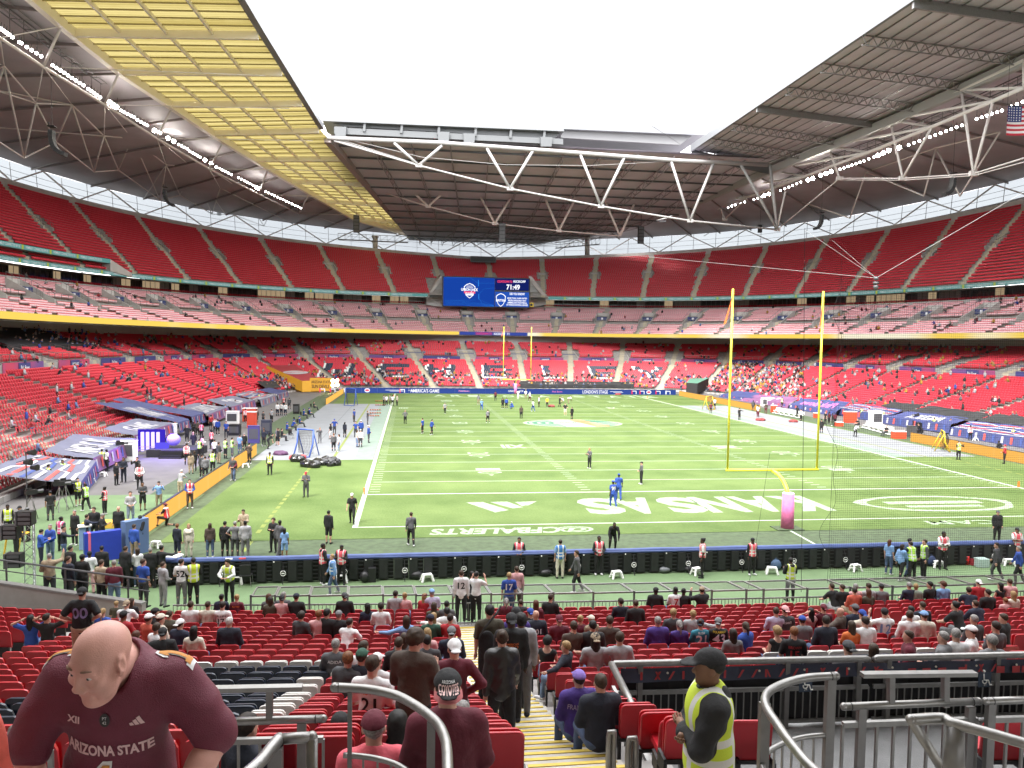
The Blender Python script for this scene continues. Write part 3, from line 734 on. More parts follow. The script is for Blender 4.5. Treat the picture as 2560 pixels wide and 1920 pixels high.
# lattice under the dark left roof
for row,(X0,pts)in enumerate(((-80,[(-90,205),(10,165),(90,258),(180,262),(260,340),(330,346),(415,412),(480,418),(550,470),(600,472),(680,520)]),)):
 P3=[at_x(px,py,float(np.interp(i,[0,5,10],[-78,-76,-62])))for i,(px,py)in enumerate(pts)]
 low=[at_x(px,py,float(np.interp(i,[0,5,10],[-84,-82,-68])))for i,(px,py)in enumerate([(-40,330),(60,395),(140,355),(235,430),(296,425),(400,500),(450,488),(530,535),(582,536),(660,565)])]
 truss('side_truss','cream lattice of V struts under the dark left roof',P3[::1],low,[(P3[i],low[i])for i in range(10)]+[(P3[i+1],low[i])for i in range(10)],.13,.13,.13,M_white_st,extra=[([P3[i],QL[min(25,6+2*i)]-(0,0,.4)],.12)for i in range(10)]+[([chl[min(7,1+i//2)],P3[i]],.08)for i in range(0,10)])
# rafters under the dark roofs
for P_,Q_ in((PL,QL),(PR,QR)):
 for i in range(2,26,1):
  mb=MB();mb.beam(P_[i]-(0,0,.35),Q_[i]-(0,0,.3),.2,.4);rb(mb,'soffit_rafter',mat('rafter_mauve',(.26,.22,.21),.6))
# ---- lighting gantries with floodlights
def gantry(pts,label):
 o=empty('lighting_gantry',pts[0],0,label,'gantry');T0=np.array(pts[0]);P=interp_line(pts,60)-T0
 for nm,dz,r in(('lower_rail',0,.09),('upper_rail',1.1,.09)):
  mb=MB();mb.tube(P+(0,0,dz),r,5);link(nm,mb.mesh(nm,M_steel_d),o)
 mb=MB();W_=np.array((.9,0,0))
 mb.tube(P+W_,.07,4);mb.tube(P+W_+(0,0,1.1),.07,4)
 for i in range(59):
  mb.beam(P[i],P[i]+(0,0,1.1),.08);mb.beam(P[i],P[i+1]+(0,0,1.1),.06);mb.beam(P[i],P[i]+W_,.08);mb.beam(P[i]+W_,P[i+1]+W_+(0,0,1.1),.05);mb.beam(P[i]+(0,0,.5),P[i+1]+(0,0,.5),.05)
 link('lattice',mb.mesh('lattice',mat('gantry_grey',(.17,.17,.17),.5,metal=.3)),o)
 mb=MB()
 for i in range(0,60):mb.beam(P[i],P[i]-(0,0,1.6),.05)
 link('hangers',mb.mesh('hangers',M_steel_d),o)
gantry([at_x(px,py,Xl-1.0+0*px)for px,py in[(-100,-40),(0,28),(120,118),(262,215),(400,305),(520,372)]]+[at_x(640,432,-58),at_x(760,488,-50),at_x(880,540,-42)],'dark lattice lighting catwalk under the left roof beside the yellow strip')
gantry([at_x(px,py,64)for px,py in[(2580,195),(2403,275),(2225,350),(2069,405),(1922,462),(1760,520),(1670,548)]],'dark lattice lighting catwalk under the right main roof beam')
mb=MB();mb.cyl((0,.28,0),(0,-.1,0),.17,.20,12,0);mb.cyl((0,-.1,0),(0,-.13,0),.18,.18,12,1);mb.box((0,.1,.45),(.06,.06,.5),0)
FL=mb.mesh('floodlight',[M_steel_d,emis('lamp_lit',(1.,.97,.92),9.)])
mb=MB();mb.cyl((0,.28,0),(0,-.1,0),.30,.34,12,0);mb.cyl((0,-.1,0),(0,-.13,0),.34,.34,12,1);mb.box((0,.1,.45),(.06,.06,.5),0)
FLB=mb.mesh('floodlight_bright',[M_steel_d,emis('lamp_bright',(1.,.95,.85),30.)])
def flood(p,bright,label,group):
 o=link('floodlight',FLB if bright else FL,None,p);d=CAM+np.array((14,40,-6))-np.array(p)
 o.rotation_euler=Vector((d[0],d[1],d[2])).to_track_quat('-Y','Z').to_euler();tag(o,label,'floodlight',group)
lrow=[((2,72),(30,92),5,0),((48,105),(52,107),2,0),((66,117),(102,140),4,0),((131,163),(208,213),9,0),((220,222),(250,243),5,0),((274,256),(290,267),3,1),((302,276),(335,293),5,0),((343,300),(368,313),4,0),((386,326),(398,331),2,1),((420,345),(434,353),2,1),((446,361),(468,372),4,0),((474,378),(500,393),5,0),((512,400),(528,408),2,1),((540,417),(578,436),6,0),((596,444),(632,463),6,0),((640,468),(646,471),2,1),((664,479),(752,520),13,0)]
k=0
for a,b,n,br in lrow:
 for j in range(n):
  t=j/max(1,n-1);px,py=lerp(a[0],b[0],t),lerp(a[1],b[1],t);X=float(np.interp(px,[0,420,560,660,760],[-67.6,-66.5,-61,-56,-49.5]))
  flood(at_x(px,py,X),br,('glaring floodlight' if br else 'white floodlight')+' in the row beneath the catwalk along the left yellow roof strip','glaring floodlights of the left row' if br else 'floodlights of the left row');k+=1
rrow=[((1695,559),(1742,541),5,0),((1765,536),(1798,526),6,0),((1812,522),(1838,512),4,0),((1852,508),(1862,505),2,0),((1885,499),(1905,492),3,0),((1910,489),(1922,485),2,1),((1952,476),(2002,455),6,0),((2020,450),(2032,446),2,1),((2052,438),(2078,429),3,1),((2100,423),(2160,402),7,0),((2172,397),(2185,392),2,0),((2195,388),(2222,376),3,1),((2248,369),(2252,367),1,1),((2272,362),(2405,313),11,0),((2442,297),(2505,276),6,0),((2528,266),(2572,248),4,0)]
for a,b,n,br in rrow:
 for j in range(n):
  t=j/max(1,n-1);flood(at_x(lerp(a[0],b[0],t),lerp(a[1],b[1],t),62.8),br,('glaring floodlight' if br else 'white floodlight')+' in the row beneath the catwalk along the right main beam','glaring floodlights of the right row' if br else 'floodlights of the right row')
# ---- hanging speakers (curved line arrays)
def line_array(p,s,flip,label):
 o=empty('line_array_speaker',p,0,label,'speaker','speakers hanging from the roof');d=np.array((0,0,0.))
 n=10;pts=[]
 for i in range(n):
  t=i/(n-1);a=math.radians(lerp(-5,75,t**1.6));d=d+np.array((flip*math.sin(a)*.42*s,-.1*math.sin(a)*s,-math.cos(a)*.42*s));mb=MB()
  R=np.array(Matrix.Rotation(flip*-a,3,'Y'));mb.box(d,(.55*s,1.1*s,.38*s),0,R=R);link('cabinet',mb.mesh('cabinet',mat('speaker_grey',(.05,.052,.055),.6)),o)
 mb=MB();mb.box((0,0,.3*s),(.9*s,.9*s,.14*s));mb.beam((-.4*s,0,.3*s),(-.4*s,0,.9*s),.1);link('bracket',mb.mesh('bracket',M_black),o)
 mb=MB();mb.beam((0,0,.3),(0,0,8),.05);link('cable',mb.mesh('cable',M_black),o)
line_array(at_x(130,322,-72),1.05,1,'largest curved black speaker array hanging high at the far left')
line_array(at_x(413,472,-72),1.0,1,'curved black speaker array hanging at left above the red seats')
line_array(at_x(2383,437,70),1.0,-1,'curved black speaker array at the upper right below the lights')
line_array(at_x(2054,535,70),1.0,-1,'curved black speaker array right of centre under the right roof')
for px,py,X,lb in((548,530,-75,'small grey speaker box hung below the left roof'),(1900,573,72,'small grey speaker box hung below the right roof')):
 mb=MB();mb.box((0,0,0),(.9,.9,1.8));mb.box((0,0,1.1),(1.3,1.3,.1));mb.beam((0,0,1),(0,0,8),.06);tag(mb.build('hanging_speaker',mat('speaker_grey',(.05,.052,.055),.6),None,at_x(px,py,X)),lb,'speaker')
for px,py,Y,lb in((891,560,170,'dark speaker tower hung at the left corner of the far roof'),(1255,582,150,'dark speaker tower hung from the second white truss'),(1602,588,160,'dark speaker tower hung at the right corner of the far roof')):
 mb=MB();mb.box((0,0,0),(1.6,.8,4.6),0)
 for k_ in range(5):mb.box((0,-.45,-1.9+k_*.95),(1.4,.1,.7),1)
 mb.beam((0,0,2),(0,0,7),.1);tag(mb.build('hanging_speaker',[M_black,M_steel_d],None,at_y(px,py,Y)),lb,'speaker')
# corner service gantries and white columns
for px0,px1,py,Y in((845,1020,598,172),(1390,1500,620,172)):
 a,b=at_y(px0,py,Y),at_y(px1,py+8 if px0<1000 else py-10,Y);o=empty('corner_gantry',a,0,('left' if px0<1000 else 'right')+' dark service platform under the far roof corner','gantry');mb=MB();d=b-a
 for k_ in range(11):
  p=d*k_/10;mb.beam(p,p+(0,0,1.6),.1);
  if k_<10:mb.beam(p,d*(k_+1)/10+(0,0,1.6),.07)
 mb.beam((0,0,0),d,.2);mb.beam((0,0,1.6),d+(0,0,1.6),.12);mb.beam((0,1.2,0),d+(0,1.2,0),.15);link('lattice',mb.mesh('lattice',M_steel_d),o)
for px,lb in((938,'white column at the left end of the far windows'),(1468,'white column at the right end of the far windows')):
 a,b=at_y(px,640,186),at_y(px,590,186);mb=MB();mb.cyl(a*0,b-a,.75,.75,16);mb.cyl(b-a-(0,0,.5),b-a,1.0,1.0,16);tag(mb.build('roof_column',M_conc_l,None,a,smooth=True),lb,'column')
# ------------------------------------------------------------------ ground
def grass_mat():
 M,N,L=new_mat('pitch_grass');b=N.new('ShaderNodeBsdfPrincipled');o=N.new('ShaderNodeOutputMaterial');t=N.new('ShaderNodeTexCoord')
 n1=N.new('ShaderNodeTexNoise');n1.inputs['Scale'].default_value=.35;n1.inputs['Detail'].default_value=6;L.new(t.outputs['Object'],n1.inputs['Vector'])
 mp=N.new('ShaderNodeMapping');mp.inputs['Scale'].default_value=(3.,1.1,1);L.new(t.outputs['Object'],mp.inputs[0])
 n2=N.new('ShaderNodeTexNoise');n2.inputs['Scale'].default_value=3.;n2.inputs['Detail'].default_value=8;n2.inputs['Roughness'].default_value=.75;L.new(mp.outputs[0],n2.inputs['Vector'])
 w=N.new('ShaderNodeTexWave');w.wave_type='BANDS';w.bands_direction='Y';w.inputs['Scale'].default_value=.0344;w.inputs['Distortion'].default_value=.3;w.inputs['Phase Offset'].default_value=1.;L.new(t.outputs['Object'],w.inputs['Vector'])
 r=N.new('ShaderNodeValToRGB');r.color_ramp.elements[0].position=.36;r.color_ramp.elements[1].position=.66
 r.color_ramp.elements[0].color=(.060,.100,.022,1);r.color_ramp.elements[1].color=(.122,.172,.052,1)
 ad=N.new('ShaderNodeMath');ad.operation='MULTIPLY_ADD';ad.inputs[1].default_value=.45;L.new(n2.outputs[0],ad.inputs[0])
 m2=N.new('ShaderNodeMath');m2.operation='MULTIPLY';m2.inputs[1].default_value=.42;L.new(n1.outputs[0],m2.inputs[0]);L.new(m2.outputs[0],ad.inputs[2])
 a3=N.new('ShaderNodeMath');a3.operation='MULTIPLY_ADD';a3.inputs[1].default_value=.10;L.new(w.outputs[0],a3.inputs[0]);L.new(ad.outputs[0],a3.inputs[2])
 L.new(a3.outputs[0],r.inputs[0]);L.new(r.outputs[0],b.inputs['Base Color']);b.inputs['Roughness'].default_value=.85;b.inputs['Specular IOR Level'].default_value=.25
 bp=N.new('ShaderNodeBump');bp.inputs['Strength'].default_value=.5;bp.inputs['Distance'].default_value=.03;L.new(n2.outputs[0],bp.inputs['Height']);L.new(bp.outputs[0],b.inputs['Normal']);L.new(b.outputs[0],o.inputs[0]);return M
M_grass=grass_mat()
M_turf=mat('artificial_turf',(.055,.080,.038),.9,noise=.25,nscale=2.5,bump=.3,bscale=40)
M_turf_l=mat('pale_green_surround',(.105,.165,.075),.9,noise=.12,nscale=.8,bump=.2)
M_asph=mat('apron_tarmac',(.12,.113,.11),.9,noise=.15,nscale=.7)
M_mat=mat('sideline_sheet',(.185,.195,.205),.8,noise=.07,nscale=.6)
M_matg=mat('sideline_sheet_green',(.155,.205,.165),.8,noise=.10,nscale=1.2)
M_line=mat('line_paint',(.36,.42,.33),.85,noise=.10,nscale=2.5)
M_line_s=mat('worn_paint',(.235,.30,.195),.9,noise=.45,nscale=5.,detail=8)
M_yline=mat('yellow_paint',(.15,.18,.035),.85,noise=.15,nscale=4)
def sheet(name,x0,x1,y0,y1,z,M,kind='structure',parent=None):
 mb=MB();mb.quad((x0,y0,z),(x1,y0,z),(x1,y1,z),(x0,y1,z));o=mb.build(name,M,parent)
 if kind:o['kind']=kind
 return o
sheet('ground',-1500,1500,-1500,1500,-.9,mat('ground_far',(.14,.14,.13),.9,noise=.2,nscale=.02))
sheet('apron',-60,60,-32,145,-.03,M_asph)
sheet('turf_surround',-38.5,38.5,-9.2,115,-.018,M_turf)
sheet('green_walkway',-40.5,60,-18.5,-9.2,-.014,M_turf_l)
sheet('green_walkway',-43.5,-35.0,-9.2,10,-.014,M_turf_l)
sheet('blue_floor',-50,-32.6,-18.5,-11.6,-.008,mat('blue_green_floor',(.08,.14,.16),.7,noise=.15,nscale=.5))
pitch=tag(sheet('pitch',-34.0,34.0,-2.5,110.6,0,M_grass),'striped green grass field with white yard lines','field')
yd=.9144;W=24.384
def pline(name,x0,x1,y0,y1,M,z=.004):
 mb=MB();mb.quad((x0,y0,z),(x1,y0,z),(x1,y1,z),(x0,y1,z));return mb.build(name,M,pitch)
for sx in(-1,1):
 pline('sideline',sx*(W+.06)-.15,sx*(W+.06)+.15,-.1,120*yd+.1,M_line)
for y,wd_ in[(0,.16),(120*yd,.16),(10*yd,.2),(110*yd,.2)]:
 pline('end_line' if y in(0,120*yd)else 'goal_line',-W+.1,W-.1,y-wd_/2,y+wd_/2,M_line)
for k in range(3,22):pline('yard_line',-W+.3,W-.3,k*5*yd-.055,k*5*yd+.055,M_line)
mb=MB()
for k in range(11,110):
 if k%5==0:continue
 for x in(-W+.55,-9.0,9.0,W-.55):
  mb.quad((x-.35,k*yd-.045,.004),(x+.35,k*yd-.045,.004),(x+.35,k*yd+.045,.004),(x-.35,k*yd+.045,.004))
tag(mb.build('hash_marks',M_line,pitch),kind='stuff')
def ground_text(name,txt,c,w,h,ang,M,z=.006,**k):
 mb=MB();ex=(math.cos(ang),math.sin(ang),0);ey=(-math.sin(ang),math.cos(ang),0);text_on(mb,txt,(c[0],c[1],z),ex,ey,w,h,**k);return mb.build(name,M,pitch)
nums={20:'10',30:'20',40:'30',50:'40',60:'50',70:'40',80:'30',90:'20',100:'10'}
for k,t in nums.items():
 for sx in(-1,1):
  xc=sx*(W-9.3)
  for j,ch in enumerate(t):
   yy=k*yd+(.75 if j==0 else-.75)*(1 if sx<0 else-1)
   ground_text('yard_number',ch,(xc,yy),.95,2.0,(-math.pi/2)if sx<0 else math.pi/2,M_line_s,bold=.0)
  if t!='50':
   s_=-1 if k<60 else 1;mb=MB();mb.add([(xc-.25,k*yd+s_*1.75,.006),(xc+.25,k*yd+s_*1.75,.006),(xc,k*yd+s_*2.3,.006)],[(0,1,2)]if s_>0 else[(0,2,1)]);mb.build('number_arrow',M_line_s,pitch)
# near end zone lettering (reads from the far side) and sponsor lettering behind the end line
a,b=at_z(1470,1262,0),at_z(2090,1258,0)
def slab_letters():
 pass
ky0,ky1=at_z(1700,1283,0)[1],at_z(1700,1243,0)[1]
for ch,px in zip('KANSAS',(2010,1905,1800,1705,1590,1500)):
 p=at_z(px,1263,0);q=at_z(px+52,1263,0)
 ground_text('end_zone_letter',ch,(p[0],(ky0+ky1)/2),2.65,ky1-ky0,math.pi,M_line_s,bold=.045)
for ch,px in zip('@CFBALERTS',(1432,1370,1333,1300,1262,1226,1190,1153,1118,1083)):
 pass
p0,p1=at_z(1065,1326,0),at_z(1390,1318,0)
ground_text('sponsor_lettering','CFBALERTS',((p0[0]*.78+p1[0]*.22+p0[0]*.0)+2.2,-1.35),(p1[0]-p0[0]),1.35,math.pi,M_line_s,bold=.04,shear=.25)
ground_text('sponsor_lettering','@',(at_z(1434,1318,0)[0],-1.3),2.1,1.3,math.pi,M_line_s)
ground_text('sponsor_lettering','CAM',(at_z(2400,1304,0)[0],-1.3),4.5,1.0,math.pi,M_line_s)
# three slanted bars painted in the end zone
mb=MB()
for(xa,ya),(xb,yb),(xc,yc),(xd,yd_)in[((1165,1256),(1207,1255),(1272,1275),(1238,1281)),((1225,1255),(1268,1254),(1308,1268),(1282,1271)),((1287,1255),(1342,1253),(1322,1263),(1305,1265))]:
 P=[at_z(x,y,.006)for x,y in((xa,ya),(xd,yd_),(xc,yc),(xb,yb))];mb.add(P,[(0,1,2,3)])
mb.build('painted_bars',M_line_s,pitch)
# plain painted disc where a mascot logo stands on the lawn
mb=MB();c0=at_z(2340,1258,.006);n=28
P=[c0+np.array((5.6*math.cos(t)*(1+.05*math.sin(5*t)),2.5*math.sin(t),0))for t in np.linspace(0,2*math.pi,n,endpoint=False)];Pi=[c0+np.array((4.9*math.cos(t),2.05*math.sin(t),0))for t in np.linspace(0,2*math.pi,n,endpoint=False)]
mb.add(P+Pi,[(i,(i+1)%n,n+(i+1)%n,n+i)for i in range(n)]);mb.box(c0+(0,.3,-.003),(7,.8,.004));mb.box(c0+(0,-.9,-.003),(5.4,.6,.004));mb.build('painted_emblem',M_line_s,pitch)
# far end zone lettering, midfield emblem, small XII logos
for ch,px in zip('ARIZONA STATE',np.linspace(1100,1620,13)):
 if ch!=' ':p=at_z(px,991.5,0);ground_text('end_zone_letter',ch,(p[0],105.),2.3,4.6,0,M_line_s,bold=.03)
mc=at_z(1432,1058,.006);mb=MB();n=40
ML=[mat('logo_green',(.03,.12,.07),.9,noise=.2,nscale=3),mat('logo_orange',(.38,.13,.05),.9,noise=.2,nscale=3),M_line_s]
def ell(r0,r1,t0,t1,mi,dz=0,rx=6.6,ry=4.6):
 t=np.linspace(t0,t1,n);A=[mc+(rx*r0*math.cos(a),ry*r0*math.sin(a),dz)for a in t];B=[mc+(rx*r1*math.cos(a),ry*r1*math.sin(a),dz)for a in t];mb.add(A+B,[(i,i+1,n+i+1,n+i)for i in range(n-1)],mi)
pi_=math.pi
ell(.0,.93,0,2*pi_,0);ell(.93,1.,0,2*pi_,2)
for r in(.82,.66,.5,.34):ell(r,r+.06,pi_*.62,pi_*1.38,2,.003)
mb.add([mc+p for p in((-2.6,4.3,.006),(.2,4.3,.006),(2.2,-4.2,.006),(-1.6,-4.2,.006))],[(3,2,1,0)],2)
mb.add([mc+p for p in((.4,4.3,.009),(2.0,4.0,.009),(4.2,-3.4,.009),(2.2,-4.2,.009))],[(3,2,1,0)],1)
for y0 in(1.2,-.6,-2.2):mb.add([mc+p for p in((2.2,y0,.011),(6.0,y0*.6+.3,.011),(5.9,y0*.6-.2,.011),(2.6,y0-.5,.011))],[(3,2,1,0)],2)
text_on(mb,'UNION',mc+(-.4,1.2,.013),(1,0,0),(.25,-1,0)if False else(0,1,0),3.,1.6,0);mb.build('midfield_emblem',ML,pitch)
for px,py,w,dk in((1284,1116,4.0,0),(1010,1020,2.6,0),(1815,1118,3.8,1),(1530,1020,2.6,0)):
 p=at_z(px,py,0);ground_text('painted_logo','XII',(p[0],p[1]),w*.62,2.6,math.pi*(1 if not dk else .5),M_line_s,bold=.04)
# white sideline sheets with yellow line
for sx,yr,tl in((-1,(24.5,84.5),'left'),(1,(24.5,84.),'right')):
 x0,x1=sx*(W+.25),sx*(W+1.9);sheet('sideline_sheet',min(x0,x1),max(x0,x1),yr[0],yr[1],.005,M_matg,None,pitch)
 x0,x1=sx*(W+1.9),sx*(34.9 if sx<0 else 33.4);sheet('sideline_sheet',min(x0,x1),max(x0,x1),yr[0],yr[1],.007,M_mat,None,pitch)
 x0,x1=sx*28.0,sx*28.25;sheet('coach_line',min(x0,x1),max(x0,x1),yr[0],yr[1],.011,M_yline,None,pitch)
 x0,x1=sx*30.6,sx*30.66;sheet('sheet_seam',min(x0,x1),max(x0,x1),yr[0],yr[1],.011,mat('seam',(.1,.11,.12),.9),None,pitch)
for i in range(30):pline('dashed_line',-32+i*2.15,-32+i*2.15+1.35,-6.15,-5.9,M_yline,-.012)
for i in range(26):pline('dashed_line',-29.5-.12,-29.5+.12,-4.5+i*1.2,-4.5+i*1.2+.75,M_yline,.004 if-4.5+i*1.2>-2 else-.012)
for i in range(24):pline('dashed_line',29.5-.12,29.5+.12,0+i*1.2,i*1.2+.75,M_yline)
mb=MB();a,b=at_z(1973,1325,-.01),at_z(2044,1364,-.01);mb.beam(a,b,.14,.004);mb.build('white_marking',M_line,pitch)
# pylons
def pylon(x,y,label):
 mb=MB();mb.box((0,0,.23),(.1,.1,.46));tag(mb.build('pylon',mat('pylon_orange',(.75,.16,.02),.5),None,(x,y,.004)),label,'pylon')
pylon(-W-.1,10*yd,'orange pylon at the near left corner of the goal line');pylon(W+.1,10*yd,'orange pylon at the near right corner of the goal line, behind the net')
pylon(W+.1,110*yd,'orange pylon at the far right corner of the field');pylon(-W-.1,110*yd,'orange pylon at the far left corner of the field')
# ------------------------------------------------------------------ goal posts
M_gp=mat('goal_yellow',(.86,.80,.06),.35);M_pink=mat('pad_pink',(.80,.20,.44),.7,noise=.12,nscale=6,bump=.3,bscale=30);M_orange=mat('ribbon_orange',(.72,.15,.02),.7)
def goal(y,s,label,hi):
 o=empty('goal_post',(0,y,0),0,label,'goal post','yellow goal posts');h=2.82;n=12 if hi else 8
 def p(nm,f,M=M_gp):
  mb=MB();f(mb);return link(nm,mb.mesh(nm,M,True),o)
 p('crossbar',lambda m_:m_.tube([(-h-.1,0,3.05),(h+.1,0,3.05)],.075,n))
 for sx in(-1,1):
  p('upright',lambda m_:m_.tube([(sx*h,0,3.1),(sx*h,0,13.72)],.062,n));
  rbn=MB();x=sx*h
  rbn.add([(x,-.06,13.4),(x,-.1,13.5),(x-.42 if sx<0 else x-.14,-.1,11.7),(x-.55 if sx<0 else x-.2,-.06,11.6)],[(0,1,2,3)]);rbn.add([(x,-.08,13.4),(x,-.13,13.5),(x-.42 if sx<0 else x-.14,-.13,11.7),(x-.55 if sx<0 else x-.2,-.08,11.6)],[(3,2,1,0)]);link('wind_ribbon',rbn.mesh('wind_ribbon',M_orange),o)
 ang=np.linspace(0,math.pi/2,9);bx=s*2.0
 p('gooseneck',lambda m_:m_.tube([(0,bx,.0),(0,bx,1.6)]+[(0,bx*math.cos(a)*1.,1.6+1.38*math.sin(a))for a in ang],.11,n))
 pp=MB();pp.cyl((0,bx,.05),(0,bx,2.05),.36,.33,20,0);link('pink_pad',pp.mesh('pink_pad',[M_pink],True),o)
 pc=MB();pc.cyl((0,bx,2.05),(0,bx,2.07),.33,.30,20,0);link('pad_cap',pc.mesh('pad_cap',M_white),o)
 bs=MB();bs.box((0,bx,.02),(1.6,1.0,.04));link('base_plate',bs.mesh('base_plate',M_turf),o)
goal(0,-1,'tall yellow goal post with a pink padded base, nearest the camera',True)
goal(120*yd,1,'distant yellow goal post with a pink padded base before the blue boards',False)
# ------------------------------------------------------------------ pitch side boards
M_oled=led_wave('side_board_orange',(1.,.52,.11),(1.,.62,.2),.17,.4)
def board(name,p,q,h,th,M,Mb,label,n=None,group=None):
 p,q=np.array(p,float),np.array(q,float);L_=np.linalg.norm(q-p);n=n or max(1,int(L_/3.0));o=empty(name,p,math.atan2(q[1]-p[1],q[0]-p[0]),label,'board',group);me=None
 mb=MB();w=L_/n;mb.box((w/2,0,h/2),(w-.02,th,h),0);mb.box((w/2,th/2+.02,h/2),(w-.1,.04,h-.1),1);mb.box((w/2,0,h+.02),(w,th+.04,.03),1);me=mb.mesh('board_panel',[M,Mb])
 for i in range(n):link('board_panel',me,o,(i*w,0,0))
 return o
board('led_board',(-35.3,-4.6,0),(-35.2,28,0),1.0,.12,M_oled,M_black,'orange LED board along the near left side of the pitch')
board('led_board',(-34.9,83,0),(-34.6,110.5,0),1.0,.12,M_oled,M_black,'orange LED board along the far left side of the pitch')
board('led_board',(34.6,36,0),(34.6,8,0),1.0,.12,M_oled,M_black,'orange LED board at the near right side behind the net')
board('led_board',(34.2,109.5,0),(34.4,73,0),1.0,.12,M_oled,M_black,'orange LED board at the far right side of the pitch')
M_farled=emis('far_board_blue',(.055,.11,.42),.135)
fb=board('led_board',(-34.2,111.6,0),(34.2,111.6,0),1.05,.15,M_farled,M_black,'long blue LED board behind the far end zone')
mb=MB();yb=111.6-.09
M_ltw=emis('led_text_white',(.9,.9,.95),.15);M_ltp=emis('led_text_pink',(.75,.2,.5),.2);M_ltr=emis('led_text_red',(.8,.05,.12),.2)
def btxt(t,px,w,h=.72,mi=0):p=at_y(px,980,yb);text_on(mb,t,(p[0],yb,.53),(1,0,0),(0,0,1),w,h,mi,off=.012)
btxt("AMERICA'S GAME",1062,5.8);btxt("LONDON'S STAGE",1488,5.4);btxt('Pink Bows',1160,2.2,.34,1);btxt('Pink Bows',1393,2.1,.34,1);btxt('FOUNDATION',1160,1.7,.12);btxt('UNION JACK',1290,3.2,.5)
for px,w in((985,3.4),(1030,1.6),(1540,2.6)):p=at_y(px,980,yb);mb.box((p[0],yb-.012,.62),(w,.01,.08),0);mb.box((p[0]+.5,yb-.012,.42),(w*.8,.01,.08),0)
for px in(800,826,850,1000,1580,1600,1665,1640):p=at_y(px,980,yb);mb.box((p[0],yb-.012,.5),(.28,.01,.8),2 if px%3 else 0);mb.box((p[0]+.5,yb-.012,.75),(.9,.01,.16),0);mb.box((p[0]+.9,yb-.012,.4),(.16,.01,.6),0)
for px in(918,1622):p=at_y(px,980,yb);mb.sphere((p[0],yb-.01,.55),(.55,.015,.42),14,6,0);mb.sphere((p[0],yb-.02,.55),(.4,.015,.2),14,6,2)
o=mb.build('board_lettering',[M_ltw,M_ltp,M_ltr],None);o.parent=fb;o.matrix_parent_inverse=Matrix.Translation((34.2,-111.6,0))
# near boards seen from behind: black cabinets and padded blue top
nb_=empty('led_board',(-33.2,-9.45,0),0,'row of black LED board backs with a blue padded top at the near end','board')
mb=MB();mb.box((.42,0,.5),(.40,.30,.92),0);mb.box((.42,-.17,.52),(.34,.06,.84),0);mb.box((.06,-.02,.5),(.30,.2,.9),1)
for k_ in range(5):mb.box((.06,-.14,.18+k_*.17),(.26,.05,.05),0)
me=mb.mesh('cabinet',[mat('cabinet_black',(.011,.012,.013),.6,noise=.3,nscale=3),mat('cabinet_inner',(.005,.005,.005),.8)])
N_=78
for i in range(N_):link('cabinet',me,nb_,(i*.64,0,0))
mb=MB();xs=np.linspace(-.2,N_*.64,40)
mb.tube([(x,0,1.04+.012*math.sin(x*1.7))for x in xs],.10,8);mb.box((N_*.32-.1,0,1.0),(N_*.64+.2,.30,.09));link('padded_top',mb.mesh('padded_top',mat('pad_blue',(.055,.085,.22),.6,noise=.15,nscale=1.5,bump=.2,bscale=4),True),nb_)
for x,M in((4.2,M_white),(4.75,mat('tape_red',(.6,.05,.05),.6))):
 mb=MB();mb.box((x,-.1,1.02),(.28,.07,.16));link('tape_patch',mb.mesh('tape_patch',M),nb_)
mb=MB()
for i in range(0,N_,3):mb.box((i*.64+.3,-.24,.93),(.05,.02,.05))
link('white_clips',mb.mesh('white_clips',M_white),nb_)
mb=MB()
for i in range(2,N_,4):
 x=i*.64+.05;mb.tube([(x+.11*math.cos(t),-.3,.45+.11*math.sin(t))for t in np.linspace(0,2*math.pi,12,endpoint=False)],.012,4,closed=True);mb.box((x,-.3,.45),(.12,.01,.05));mb.beam((x,-.42,.0),(x,-.3,.34),.03,mi=1);mb.beam((x-.02,-.18,.9),(x,-.3,.56),.03,mi=1)
link('brace_badges',mb.mesh('brace_badges',[M_white,M_black]),nb_)['kind']='stuff'
# ------------------------------------------------------------------ big screen
Ys=165.
def sp(px,py,dy=0.):return at_y(px,py,Ys+dy)
scr=empty('big_screen',sp(1215,731),0,'large blue scoreboard screen showing 71:49 in the far upper tier','screen');O_=sp(1215,731)
def sadd(nm,mb,M):
 o=link(nm,mb.mesh(nm,M),scr);o.location=-O_;return o
a,b=sp(1108,692),sp(1322,768)
mb=MB();mb.box(((a[0]+b[0])/2,Ys+.6,(a[2]+b[2])/2),(b[0]-a[0]+.5,1.0,a[2]-b[2]+.5));sadd('screen_frame',mb,M_black)
def rect(mb,px0,py0,px1,py1,mi,dy):p,q=at_y(px0,py0,Ys+dy),at_y(px1,py1,Ys+dy);mb.quad((p[0],p[1],q[2]),(q[0],p[1],q[2]),(q[0],p[1],p[2]),(p[0],p[1],p[2]),mi)
MS=[emis('screen_blue',(.012,.075,.50),.115),emis('screen_navy',(.006,.012,.10),.2),emis('screen_line',(.03,.25,.80),.19),M_ltw,M_ltr,emis('screen_sky',(.03,.12,.60),.12)]
mb=MB();rect(mb,1109,692,1236,767,0,0);rect(mb,1238,696,1322,727,1,0);rect(mb,1238,729,1322,768,5,0);rect(mb,1238,727,1322,729,3,-.01);sadd('screen_picture',mb,MS)
mb=MB()
def sl_(pts):
 for(x0,y0),(x1,y1)in zip(pts[:-1],pts[1:]):mb.beam(sp(x0,y0,-.04),sp(x1,y1,-.04),.14,.02,0)
sl_([(1112,695),(1175,694),(1195,708),(1235,708)]);sl_([(1196,700),(1196,716)]);sl_([(1235,720),(1210,722),(1197,735),(1197,748),(1205,757),(1218,767)]);sl_([(1112,751),(1190,750)]);sl_([(1197,748),(1235,765)])
